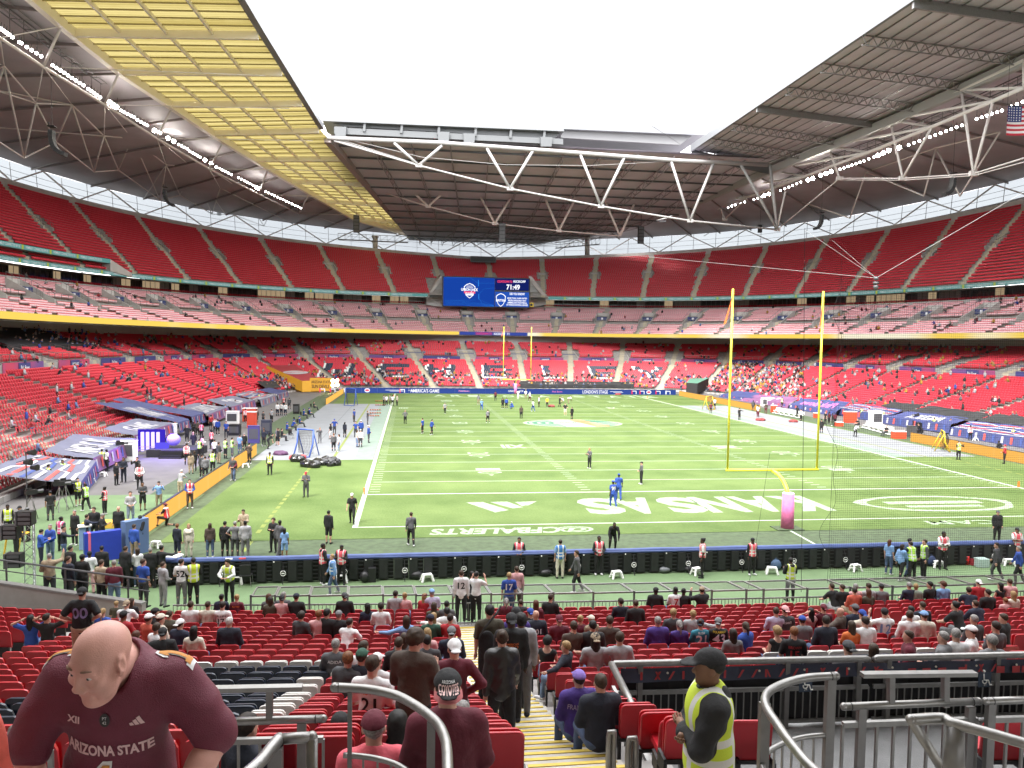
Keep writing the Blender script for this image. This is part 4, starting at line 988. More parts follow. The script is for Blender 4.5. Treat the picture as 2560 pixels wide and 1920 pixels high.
for k_ in range(4):sl_([(1112,754+k_*3),(1150,752+k_*3),(1180,756+k_*3),(1234,763+k_*1)])
sadd('circuit_lines',mb,[MS[2]])
mb=MB()
def st(t,px,py,w,h,mi):p=sp(px,py,-.05);text_on(mb,t,p,(1,0,0),(0,0,1),w*at_y(1300,700,Ys)[0]*0+w,h,mi,bold=.03)
u_=depth_of(sp(1215,731))/FPX
st('UNION JACK',1174,725,42*u_,9*u_,3);st('CLASSIC',1174,733,22*u_,4*u_,3);st('COUNTDOWN TO',1262,704,38*u_,6*u_,4);st('KICKOFF',1299,704,31*u_,6*u_,3);st('71:49',1283,718,34*u_,13*u_,3)
st('DID YOU KNOW?',1293,735,38*u_,6*u_,3);st('MORE THAN 10,000 UNITED',1293,746,50*u_,4.2*u_,3);st('PEOPLE REGULARLY PLAY',1293,751.5,46*u_,4.2*u_,3);st('AMERICAN FOOTBALL',1293,757,50*u_,4.2*u_,3);st('IN THE BUCS NATIONAL LEAGUES',1293,762.5,54*u_,4.2*u_,3);st('BRITISH',1252,751,24*u_,6*u_,3)
sadd('screen_lettering',mb,MS)
mb=MB();c=sp(1174,727,-.03)
def shield(c,w,h,mi,dy):
 P=[(-.9,.55),(-.5,.85),(0,1),(.5,.85),(.9,.55),(.8,-.1),(.45,-.7),(0,-1),(-.45,-.7),(-.8,-.1)];mb.add([c+(x*w,dy,z*h)for x,z in P],[tuple(range(10))[::-1]],mi)
shield(c,16*u_,19*u_,0,.0);shield(c,14*u_,17*u_,1,-.01);c2=c-(0,0,6*u_);mb.box(c2+(0,-.012,2*u_),(28*u_,.004,5*u_),2);mb.box(c2+(0,-.014,-4*u_),(20*u_,.004,3*u_),0)
mb.box(c+(0,-.014,9*u_),(18*u_,.004,1.2*u_),0);mb.box(c+(0,-.014,12*u_),(14*u_,.004,1.*u_),0);shield(sp(1252,750,-.02),14*u_,17*u_,0,0);shield(sp(1252,750,-.03),12*u_,15*u_,3,0)
sadd('screen_shields',mb,[MS[3],MS[0],MS[4],MS[5]])
# pale wall round the screen, side slopes, black scoreboard above
mb=MB();
for x0,x1,x2 in((1066,1100,1108),(1365,1330,1322)):
 A=[at_y(x0,762,169),at_y(x2,768,169),at_y(x2,690,167),at_y(x1,692,167),at_y(x0,735,169)];mb.add(A,[(0,1,2,3,4)])
for k_ in range(7):
 z=lerp(at_y(1300,690,168)[2],at_y(1300,768,168)[2],k_/6)
 for x0,x1 in((1074,1106),(1324,1357)):
  p=at_y(x0,700,166.8)[0];q_=at_y(x1,700,166.8)[0];mb.box(((p+q_)/2,166.9,z),(abs(q_-p),.06,.06),1)
mb.build('screen_surround',[mat('surround_pale',(.52,.52,.52),.8),M_steel],stad)
mb=MB()
for x0,y0,x1,y1 in((1066,740,1102,692),(1371,744,1326,694)):
 a,b=at_y(x0,y0,166),at_y(x1,y1,167);mb.add([a,b,b+(0,7,1.5),a+(0,7,1.5),a-(0,0,1.2),b-(0,0,1.2)],[(0,1,2,3),(4,5,1,0)])
mb.build('sloping_parapet',M_conc_l,stad)
a,b=at_y(1176,640,182),at_y(1240,657,182);mb=MB();mb.box(((a[0]+b[0])/2,182,(a[2]+b[2])/2),(b[0]-a[0],.6,a[2]-b[2]),0);mb.box(((a[0]+b[0])/2,181.65,(a[2]+b[2])/2),(b[0]-a[0]-.4,.1,a[2]-b[2]-.4),1)
tag(mb.build('small_screen',[M_steel_d,M_black]),'blank black scoreboard above the big blue screen','screen')
p=at_y(1328,762,165.6);mb=MB();mb.box((0,0,0),(1.4,.3,1.2),0);mb.sphere((0,-.2,0),(.35,.1,.35),8,5,1);mb.beam((-.5,-.2,0),(.5,-.2,0),.12,mi=1);tag(mb.build('notice_sign',[mat('sign_yellow',(.65,.45,.03),.5),M_black],None,p),'small yellow sign at the lower right corner of the big screen','sign')
# ------------------------------------------------------------------ near stand (the camera's own lower tier)
SK=[-20,0,4.7,9.7,13.9,17.2,20.7,25.2,45];ZK=[.75,.75,1.75,3.0,4.25,5.5,6.95,8.75,16.5]
def yfront(x):return-17.9+.0014*np.asarray(x,float)**2+np.where(np.asarray(x)<-30,.06*(np.asarray(x)+30)**2*.35,0)
def s_of(x,y):return float(yfront(x)-y)
def zf(s):return np.interp(s,SK,ZK)
ROW=.8;S0=.7
def row_z(k):return float(zf(S0+ROW*k+.45))
near=empty('near_stand',(0,0,0),0,'near lower stand of stepped concrete rows below the camera','stand')
AIS=[(-31.6,-30.5),(-20.15,-18.98),(-8.1,-7.0),(4.5,5.6)]
PLX,PLS=-18.42,13.75
XL,XR=-47,17
xs=np.unique(np.r_[np.arange(XL,XR+.1,1.0),[v for a in AIS for v in a],[PLX]])
def row_strip(k,x0,x1):
 X=xs[(xs>=x0-1e-6)&(xs<=x1+1e-6)];s0=S0+ROW*k;z=row_z(k);zp=row_z(k-1)if k else .75
 A=np.stack([X,yfront(X)-s0,X*0+zp],-1);B=A.copy();B[:,2]=z;Cc=np.stack([X,yfront(X)-s0-ROW,X*0+z],-1);return A,B,Cc,X
M_step=mat('step_concrete',(.40,.375,.33),.9,noise=.14,nscale=3,bump=.15,bscale=25)
M_terr=mat('row_concrete',(.30,.285,.27),.9,noise=.14,nscale=2)
M_nose=mat('nosing_yellow',(.50,.36,.05),.7,noise=.12,nscale=8)
M_tread=mat('checker_plate',(.18,.18,.178),.5,metal=.3,noise=.1,nscale=3,bump=.8,bscale=70)
vs,fs,ms=[],[],[]
NR=30
for k in range(NR):
 segs=[(XL,XR)]if S0+ROW*k<PLS-.3 else[(XL,PLX)]
 for x0,x1 in segs:
  A,B,Cc,X=row_strip(k,x0,x1);strip(vs,fs,ms,A,B,0);strip(vs,fs,ms,B,Cc,0)
o=link('stepped_rows',mesh_np('stepped_rows',np.concatenate(vs),np.concatenate(fs),[M_terr]),near)
# front walkway
X=xs;A=np.stack([X,yfront(X)+.45,X*0+.75],-1);B=np.stack([X,yfront(X)-S0,X*0+.75],-1);D=A.copy();D[:,2]=-.1
vs,fs,ms=[],[],[];strip(vs,fs,ms,A,B,0);strip(vs,fs,ms,D,A,0);link('front_walkway',mesh_np('front_walkway',np.concatenate(vs),np.concatenate(fs),[M_terr]),near)
# stairs: two steps to every row, each with its own yellow nosing
for a0,a1 in AIS:
 kmax=NR if a1<PLX+.1 or a0<-19 else 16
 for k in range(kmax):
  z1=row_z(k);zp=row_z(k-1)if k else .75
  for h in(0,1):
   s0=S0+ROW*k+(-.4 if h==0 else 0.);zt=zp+(z1-zp)*(.5 if h==0 else 1.);xm=(a0+a1)/2;y0=float(yfront(xm))-s0
   mb=MB();mb.box((xm,y0-.2,zt-.1+.004),(a1-a0,.4,.2),0);mb.box((xm,y0-.03,zt+.008),(a1-a0-.12,.055,.012),1)
   link('stair_step',mb.mesh('stair_step',[M_step if S0+ROW*k>14 else mat('stair_plate',(.44,.42,.36),.6,metal=.15,noise=.12,nscale=5,bump=.5,bscale=60),M_nose]),near)
# ---- wheelchair platform
pz=4.62;x1p=20
plat=empty('wheelchair_platform',(PLX,-32,pz),0,'raised viewing platform with grey rails and a dark draped banner front at right','platform')
def padd(nm,mb,M,sm=False):
 ob=link(nm,mb.mesh(nm,M,sm),plat);ob.location=(-PLX,32,-pz);return ob
mb=MB();mb.box(((PLX+x1p)/2,-33.9,pz-.15),(x1p-PLX,4.2,.3),0);padd('platform_floor',mb,M_tread)
mb=MB();mb.box(((PLX+x1p)/2,-36.7,5.0),(x1p-PLX,1.5,.9),0);mb.box(((PLX+x1p)/2,-35.92,5.46),(x1p-PLX,.05,.04),1);padd('seat_step',mb,[M_tread,M_white])
mb=MB();mb.box(((PLX+x1p)/2,-39.3,5.9),(x1p-PLX,3.8,1.2),0);padd('upper_step',mb,M_tread)
def yp(x):return-31.85-.045*(x-PLX)
M_rail=mat('handrail_grey',(.23,.225,.215),.38,metal=.75,noise=.12,nscale=10,bump=.1,bscale=30)
M_railp=mat('post_grey',(.17,.165,.16),.45,metal=.6,noise=.12,nscale=8)
posts=[at_z(px,1640,5.67)[0]for px in(1588,1957,2139,2216,2498)]
breaks=[PLX-.08]+[at_z(2167,1640,5.67)[0],at_z(2180,1640,5.67)[0]]+[12]
for xa,xb in((breaks[0],breaks[1]),(breaks[2],breaks[3])):
 mb=MB();mb.tube([(xa,yp(xa),5.63),(xa+.05,yp(xa),5.66),(xb-.05,yp(xb),5.66),(xb,yp(xb),5.63)],.05,10);padd('top_rail',mb,M_rail,True)
 mb=MB();mb.beam((xa,yp(xa),5.22),(xb,yp(xb),5.22),.04,.06);mb.beam((xa,yp(xa),4.72),(xb,yp(xb),4.72),.04,.05);padd('mid_rail',mb,M_rail)
for x in posts+[posts[-1]+2.2,posts[-1]+4.4,posts[-1]+6.6]:
 mb=MB();mb.box((x,yp(x),5.13),(.07,.10,1.04));padd('rail_post',mb,M_railp)
for x in np.arange(PLX+.1,9,.115):
 if min(abs(x-p)for p in posts)<.06:continue
 mb=MB();mb.box((x,yp(x),4.97),(.016,.016,.5));padd('baluster',mb,M_rail)
# drapes: black cloth behind the bars and a navy banner with red marks tied below the top rail
mb=MB();nx=120
Xs=np.linspace(PLX+.05,11.8,nx)
A=[(x,yp(x)+.10+.03*math.sin(x*9)+.02*math.sin(x*23+1),5.45)for x in Xs];B=[(x,yp(x)+.10+.045*math.sin(x*9),4.66)for x in Xs]
mb.add(A+B,[(i,i+1,nx+i+1,nx+i)for i in range(nx-1)]);padd('black_drape',mb,mat('drape_black',(.012,.012,.014),.85,noise=.3,nscale=3))
mb=MB();A=[(x,yp(x)-.03+.012*math.sin(x*5),5.60)for x in Xs];B=[(x,yp(x)-.055+.02*math.sin(x*5+1),5.40)for x in Xs]
mb.add(A+B,[(i,nx+i,nx+i+1,i+1)for i in range(nx-1)]);padd('banner',mb,mat('banner_dark_navy',(.022,.028,.055),.7,noise=.15,nscale=4,sheen=.3))
mb=MB()
for i,x in enumerate(np.arange(PLX+.35,-12.6,.21)):
 if(i//6)%4==3:continue
 dxx=.03 if i%3 else-.04;y=yp(x)-.075;mb.add([(x-.02,y,5.44),(x+.015,y,5.44),(x+.055+dxx,y,5.56),(x+.02+dxx,y,5.56)],[(0,1,2,3)])
 if i%4==1:mb.add([(x+.05,y,5.44),(x+.075,y,5.44),(x+.02,y,5.56),(x-.005,y,5.56)],[(0,1,2,3)])
for px in(2174,2258,2295,2335,2387,2485,2525,2550):
 x=at_z(px,1660,5.5)[0];mb.box((x,yp(x)-.08,5.47),(.13,.004,.10))
padd('banner_marks',mb,mat('banner_red',(.40,.04,.045),.7))
mb=MB()
for px in(1655,1885,1999,2112,2224,2336,2441,2546):x=at_z(px,1655,5.6)[0];mb.cyl((x,yp(x)-.085,5.545),(x,yp(x)-.095,5.545),.016,.016,8)
padd('banner_eyelets',mb,mat('eyelet',(.6,.55,.45),.3,metal=.6))
# left return rail along the aisle, sloping posts and gate
a,b=at_z(*(1300+725*.31646,1500+510*.31646),5.67),at_z(1623,1861,5.67);b=np.array((-18.64,-34.1,5.62))
mb=MB();mb.tube([(PLX-.08,yp(PLX),5.66),(PLX-.14,-33.0,5.66),b],.05,10);padd('top_rail',mb,M_rail,True)
mb=MB();mb.beam((PLX-.05,yp(PLX),5.30),(b[0]+.06,-34.0,5.30),.05,.07);padd('mid_rail',mb,M_rail)
for i in range(15):
 t=i/14;x,y=lerp(PLX-.07,b[0]+.05,t),lerp(-31.95,-34.0,t);mb=MB();mb.box((x,y,4.98),(.018,.018,.62));padd('baluster',mb,M_rail)
for px0,px1,pyt in((1515,1543,1812),(1563,1598,1828)):
 D_=8.0;p=at_d((px0+px1)/2,pyt+18,D_);wd_=(px1-px0)/FPX*D_;mb=MB();mb.tube([p+(-wd_/2+.03,0,-1.0),p+(-wd_/2+.03,0,-.05),p+(-wd_/4,0,0),p+(wd_/4,0,0),p+(wd_/2-.03,0,-.05),p+(wd_/2-.03,0,-1.0)],.03,8)
 for k_ in range(3):mb.beam(p+(-wd_/3+k_*wd_/3,0,-1),p+(-wd_/3+k_*wd_/3,0,-.02),.02)
 padd('gate_post',mb,M_rail,True)
# wheelchair space signs
for px,py,t in((2014,1711,'34'),(2462,1699,'31')):
 p=at_y(px,py,-32.15);w=34/FPX*depth_of(p);mb=MB();mb.box((0,0,0),(w,.012,w*1.1),0)
 text_on(mb,t,(0,-.008,-w*.36),(1,0,0),(0,0,1),None,w*.18,1,bold=.0)
 R_=w*.17;mb.tube([(.0+R_*math.cos(a_)-.01,-.012,-.02+R_*math.sin(a_))for a_ in np.linspace(-3.6,.6,12)],.009,5,1);mb.tube([(-.03,-.012,.1),(-.02,-.012,.0),(.05,-.012,-.005),(.08,-.012,-.08),(.11,-.012,-.075)],.011,5,1);mb.sphere((-.03,-.012,.14),.022,8,5,1)
 so_=mb.build('wheelchair_sign',[mat('sign_slate',(.035,.055,.09),.5),M_white],None,p);tag(so_,'small dark blue wheelchair space sign numbered '+t+' on the platform rail','sign','wheelchair space signs')
# ---- front barrier of the stand
bar=empty('spectator_barrier',(0,0,0),0,'grey metal barrier with tilted wire frames along the front of the near stand','barrier')
Zr=1.78
def yb_(x):return float(yfront(x))+.30
fx=[at_z(px,1487,Zr)[0]for px in(630,690,775,870,958,1040,1132)]+[at_z(px,1487,Zr)[0]for px in(1228,1306,1385,1486,1590,1692,1790,1880,1925)]
fx=sorted(fx);fx+=[fx[-1]+1.62*i for i in range(1,14)]
for i in range(len(fx)-1):
 x0,x1=fx[i]+.03,fx[i+1]-.03
 if x1-x0<.3:continue
 y0=yb_((x0+x1)/2);y1=y0+1.32;sk=-.08+.0*i;z1_=Zr-.12
 mb=MB();mb.beam((x0,y0,Zr),(x1,y0,Zr),.05,.05);mb.beam((x0+sk,y1,z1_),(x1+sk,y1,z1_),.05,.05);mb.beam((x0,y0,Zr),(x0+sk,y1,z1_),.045,.045);mb.beam((x1,y0,Zr),(x1+sk,y1,z1_),.045,.045)
 link('frame',mb.mesh('frame',M_rail),bar)
 mb=MB()
 for j in range(1,10):t=j/10;mb.beam((x0+sk*t,lerp(y0,y1,t),lerp(Zr,z1_,t)),(x1+sk*t,lerp(y0,y1,t),lerp(Zr,z1_,t)),.008)
 link('wires',mb.mesh('wires',M_steel),bar)
for x in np.arange(-29.2,14,.125):
 mb=MB();y=yb_(x)-.06;mb.box((x,y,1.12),(.018,.018,.74));link('baluster',mb.mesh('baluster',M_rail),bar)
for x in[f_ for f_ in fx if f_<14]:
 mb=MB();y=yb_(x)-.06;mb.box((x,y,1.3),(.06,.06,1.1));link('post',mb.mesh('post',M_railp),bar)
mb=MB();Xb=np.arange(-29.2,14,1.0)
for i in range(len(Xb)-1):
 for z in(1.5,.82):mb.beam((Xb[i],yb_(Xb[i])-.06,z),(Xb[i+1],yb_(Xb[i+1])-.06,z),.045)
link('rails',mb.mesh('rails',M_rail),bar)
# low wall and black rail on the left
mb=MB();a,b=np.array((-47,float(yfront(-47))+.4,0)),np.array((-30.2,float(yfront(-30.2))+.4,0));mb.beam(a+(0,0,.75),b+(0,0,.75),.18,1.5,0);mb.beam(a+(0,0,1.52),b+(0,0,1.52),.24,.06,1)
tag(mb.build('parapet_wall',[mat('parapet_grey',(.27,.25,.23),.9,noise=.1,nscale=2),M_steel]),'low grey parapet wall at the left front of the near stand','wall')
mb=MB();mb.tube([a+(0,.6,2.15),(a+b)/2+(0,.6,2.12),b+(0,.6,2.1)],.035,6)
for t in np.linspace(.05,.95,7):p=lerp(a,b,t);mb.beam(p+(0,.6,0),p+(0,.6,2.12),.05)
mb.beam(a+(0,.6,1.75),b+(0,.6,1.72),.03);tag(mb.build('parapet_rail',M_steel_d),'thin dark handrail on posts above the low grey parapet','railing')
# ---- seats
def shell_outline(w,h,r,n=5):
 P=[(-w,0),(w,0)]
 for i in range(n):a_=math.pi/2*i/(n-1);P.append((w-r+r*math.cos(a_),h-r+r*math.sin(a_)))
 for i in range(n):a_=math.pi/2*i/(n-1);P.append((-w+r-r*math.sin(a_),h-r+r*math.cos(a_)))
 return P
def seat_parts():
 O=shell_outline(.225,.45,.07);n=len(O)
 def ring_(sc,y,dz=0.):
  return[(x*sc,y-.055*(z/.45)**1.3+.02*(x/.22)**2,.37+(z-.2)*sc+.2+dz)for x,z in O]
 mb=MB();R0,R1,R2,R3=ring_(.90,-.022),ring_(.985,-.03),ring_(1.,.0),ring_(.94,.022)
 V=R0+R1+R2+R3;F=[tuple(range(n))]
 for k in range(3):F+=[(k*n+i,k*n+(i+1)%n,(k+1)*n+(i+1)%n,(k+1)*n+i)[::-1]for i in range(n)]
 F+=[tuple(3*n+i for i in range(n))[::-1]];mb.add(V,F)
 back=mb
 O2=shell_outline(.215,.40,.06);n=len(O2);mb=MB()
 V=[(x,.07-.0*(z/.4),.38+z)for x,z in O2]+[(x*.96,.13-.02*(z/.4),.385+z*.97)for x,z in O2];mb.add(V,[tuple(range(n)),tuple(range(n,2*n))[::-1]]+[(i,n+i,n+(i+1)%n,(i+1)%n)for i in range(n)]);pan_up=mb
 mb=MB();V=[(x,.05+z,.42-.03*(z/.4))for x,z in O2]+[(x*.96,.05+z*.97,.47-.03*(z/.4))for x,z in O2];mb.add(V,[tuple(range(n))[::-1],tuple(range(n,2*n))]+[(i,(i+1)%n,n+(i+1)%n,n+i)for i in range(n)]);pan_dn=mb
 mb=MB();mb.box((-.235,.03,.34),(.03,.22,.16));mb.box((.235,.03,.34),(.03,.22,.16));mb.box((-.235,-.06,.22),(.035,.07,.34));mb.box((.235,-.06,.22),(.035,.07,.34));mb.box((0,.0,.36),(.46,.04,.04));brk=mb
 return back,pan_up,pan_dn,brk
M_nred=mat('near_seat_red',(.40,.014,.024),.38,noise=.06,nscale=3,spec=.45)
M_nnavy=mat('near_seat_navy',(.012,.020,.040),.35,spec=.45);M_nwhite=mat('near_seat_white',(.62,.60,.57),.4)
sb_,su_,sd_,sk_=seat_parts()
ME_back=sb_.mesh('backrest',M_nred,True);ME_up=su_.mesh('seat_pan',M_nred,False);ME_dn=sd_.mesh('seat_pan_down',M_nred,False);ME_brk=sk_.mesh('bracket',M_black)
for me_ in(ME_back,):
 pass
def near_colour(x,s):
 if x<-19.5:
  if 9.2<s<10.0 and-27.2<x<-22.9:return 3
  if x<-28.2 and 15.2<s<17.2:return 2
  if x<-27.8 and 17.2<s<17.95:return 3
  rb_=-22.9-.11*(s-10)
  if 10.0<=s<16.5 and-27.3<x<rb_:return 2
  if 10.0<=s<16.8 and rb_<=x<rb_+.48:return 3
 else:
  if 9.3<s<10.15 and-13.9<x<-9.9:return 3 if(int((x+30)/.49)%5!=4)else 0
  if 10.15<=s<11.8 and-14.5<x<-9.9:return 2
 return 0
NSEAT=[]
for k in range(0,24):
 s=S0+ROW*k
 for x0,x1 in((-44,AIS[0][0]),(AIS[0][1],AIS[1][0]),(AIS[1][1],AIS[2][0]),(AIS[2][1],AIS[3][0]),(AIS[3][1],16)):
  n=int((x1-x0-.1)/.49);off=(x1-x0-n*.49)/2
  for i in range(n):
   x=x0+off+(i+.5)*.49
   if x>PLX-.12 and s>PLS-1.3:continue
   if x>-19.2 and s>18:continue
   if x<-20 and s>19.0:continue
   sc_=s+.42;y=float(yfront(x))-sc_;NSEAT.append([x,y,row_z(k),k,near_colour(x,sc_),False])
NS=np.array([[a_[0],a_[1],a_[2]]for a_ in NSEAT])
def slope_rz(x):return math.atan(2*.0014*x)
def take_seat(p,mx=.6):
 """nearest free seat to a point; marks it taken"""
 d=np.hypot(NS[:,0]-p[0],NS[:,1]-p[1])+np.array([9. if a_[5]else 0. for a_ in NSEAT]);i=int(np.argmin(d));
 if d[i]>mx:return None
 NSEAT[i][5]=True;return NSEAT[i]
# big seats at the back of the wheelchair platform
PSEAT=[]
for px in(1466,1580,1885-32,2420,2520,2610):
 pass
# ------------------------------------------------------------------ people: one smooth surface per body part set, grown from a distance field
from mathutils.bvhtree import BVHTree
def nrm(v):v=np.array(v,float);return v/np.linalg.norm(v)
def smin(a,b,k):h=np.clip(.5+.5*(b-a)/k,0,1);return b*(1-h)+a*h-k*h*(1-h)
class Field:
 def __init__(s,lo,hi,vox):
  s.vox=vox;s.lo=np.array(lo,float)-vox*2.5;n=np.ceil((np.array(hi)+vox*2.5-s.lo)/vox).astype(int)+1;s.n=n
  s.ax=[s.lo[i]+vox*np.arange(n[i])for i in range(3)];s.f=np.full(n,1.,np.float32)
 def block(s,lo,hi,m_):
  i0=np.clip(((np.array(lo)-m_-s.lo)/s.vox).astype(int),0,s.n-1);i1=np.clip(((np.array(hi)+m_-s.lo)/s.vox).astype(int)+2,1,s.n)
  sl=tuple(slice(a,b)for a,b in zip(i0,i1));X=np.meshgrid(*[s.ax[i][sl[i]]for i in range(3)],indexing='ij');return sl,np.stack(X,-1)
 def put(s,sl,d,k,sub=False):
  if sub:s.f[sl]=-smin(-s.f[sl],d,k)
  else:s.f[sl]=smin(s.f[sl],d,k)
 def rc(s,a,b,ra,rb,k=.03,sub=False,flat=None):
  a,b=np.array(a,float),np.array(b,float);R=max(ra,rb);sl,X=s.block(np.minimum(a,b)-R,np.maximum(a,b)+R,k+s.vox*2)
  ab=b-a;t=np.clip(((X-a)@ab)/(ab@ab+1e-9),0,1);P=X-a-t[...,None]*ab
  if flat is not None:nrmv,sc=flat;pr=(P@nrmv)[...,None]*nrmv;P=P-pr+pr*sc
  s.put(sl,np.linalg.norm(P,axis=-1)-(ra+(rb-ra)*t),k,sub)
 def el(s,c,r,R=None,k=.03,sub=False,cut=None):
  c,r=np.array(c,float),np.array(r,float);m_=max(r);sl,X=s.block(c-m_,c+m_,k+s.vox*2);P=X-c
  if R is not None:P=P@R
  k0=np.linalg.norm(P/r,axis=-1);k1=np.linalg.norm(P/(r*r),axis=-1);d=k0*(k0-1)/np.maximum(k1,1e-6)
  if cut is not None:
   for n_,c_ in cut:d=np.maximum(d,c_-(P@np.array(n_)))
  s.put(sl,d,k,sub)
 def noise(s,amp,sc,seed=0):
  x,y,z=np.meshgrid(*s.ax,indexing='ij');s.f+=amp*(np.sin(x*sc+seed+2*np.sin(z*sc*.6+seed*2))*np.cos(y*sc*1.1+seed*1.3)*.6+np.sin(z*sc*1.4+1.7*np.sin(x*sc*.8+seed))*.6).astype(np.float32)
 def surf(s):
  f=s.f;ins=f<0;nx,ny,nz=f.shape
  c=np.zeros((nx-1,ny-1,nz-1),np.int8)
  for dx in(0,1):
   for dy in(0,1):
    for dz in(0,1):c+=ins[dx:nx-1+dx,dy:ny-1+dy,dz:nz-1+dz]
  I=np.argwhere((c>0)&(c<8));
  if not len(I):return np.zeros((0,3)),np.zeros((0,4),int)
  cor=np.array([(a,b,d)for a in(0,1)for b in(0,1)for d in(0,1)]);val=np.stack([f[I[:,0]+a,I[:,1]+b,I[:,2]+d]for a,b,d in cor],-1)
  acc=np.zeros((len(I),3));cnt=np.zeros(len(I))
  for i in range(8):
   for j in range(i+1,8):
    if np.abs(cor[i]-cor[j]).sum()!=1:continue
    a,b=val[:,i],val[:,j];m_=(a<0)!=(b<0);t=np.where(m_,a/(a-b+1e-12),0);acc+=np.where(m_[:,None],cor[i]+t[:,None]*(cor[j]-cor[i]),0);cnt+=m_
  V=s.lo+(I+acc/cnt[:,None])*s.vox;idx=np.full((nx-1,ny-1,nz-1),-1,int);idx[I[:,0],I[:,1],I[:,2]]=np.arange(len(I));F=[]
  for ax in range(3):
   a=[slice(None)]*3;b=[slice(None)]*3;a[ax]=slice(0,-1);b[ax]=slice(1,None);A,B=ins[tuple(a)],ins[tuple(b)];E=np.argwhere(A!=B);u,v=(ax+1)%3,(ax+2)%3
   E=E[(E[:,u]>0)&(E[:,v]>0)&(E[:,u]<f.shape[u]-1)&(E[:,v]<f.shape[v]-1)]
   if not len(E):continue
   fl=A[E[:,0],E[:,1],E[:,2]];q=[]
   for du,dv in((-1,-1),(0,-1),(0,0),(-1,0)):e=E.copy();e[:,u]+=du;e[:,v]+=dv;q.append(idx[e[:,0],e[:,1],e[:,2]])
   q=np.stack(q,-1);q=np.where(fl[:,None],q,q[:,::-1]);F.append(q[(q>=0).all(1)])
  return V,np.concatenate(F)
def rotm(ax,deg):return np.array(Matrix.Rotation(math.radians(deg),3,ax))
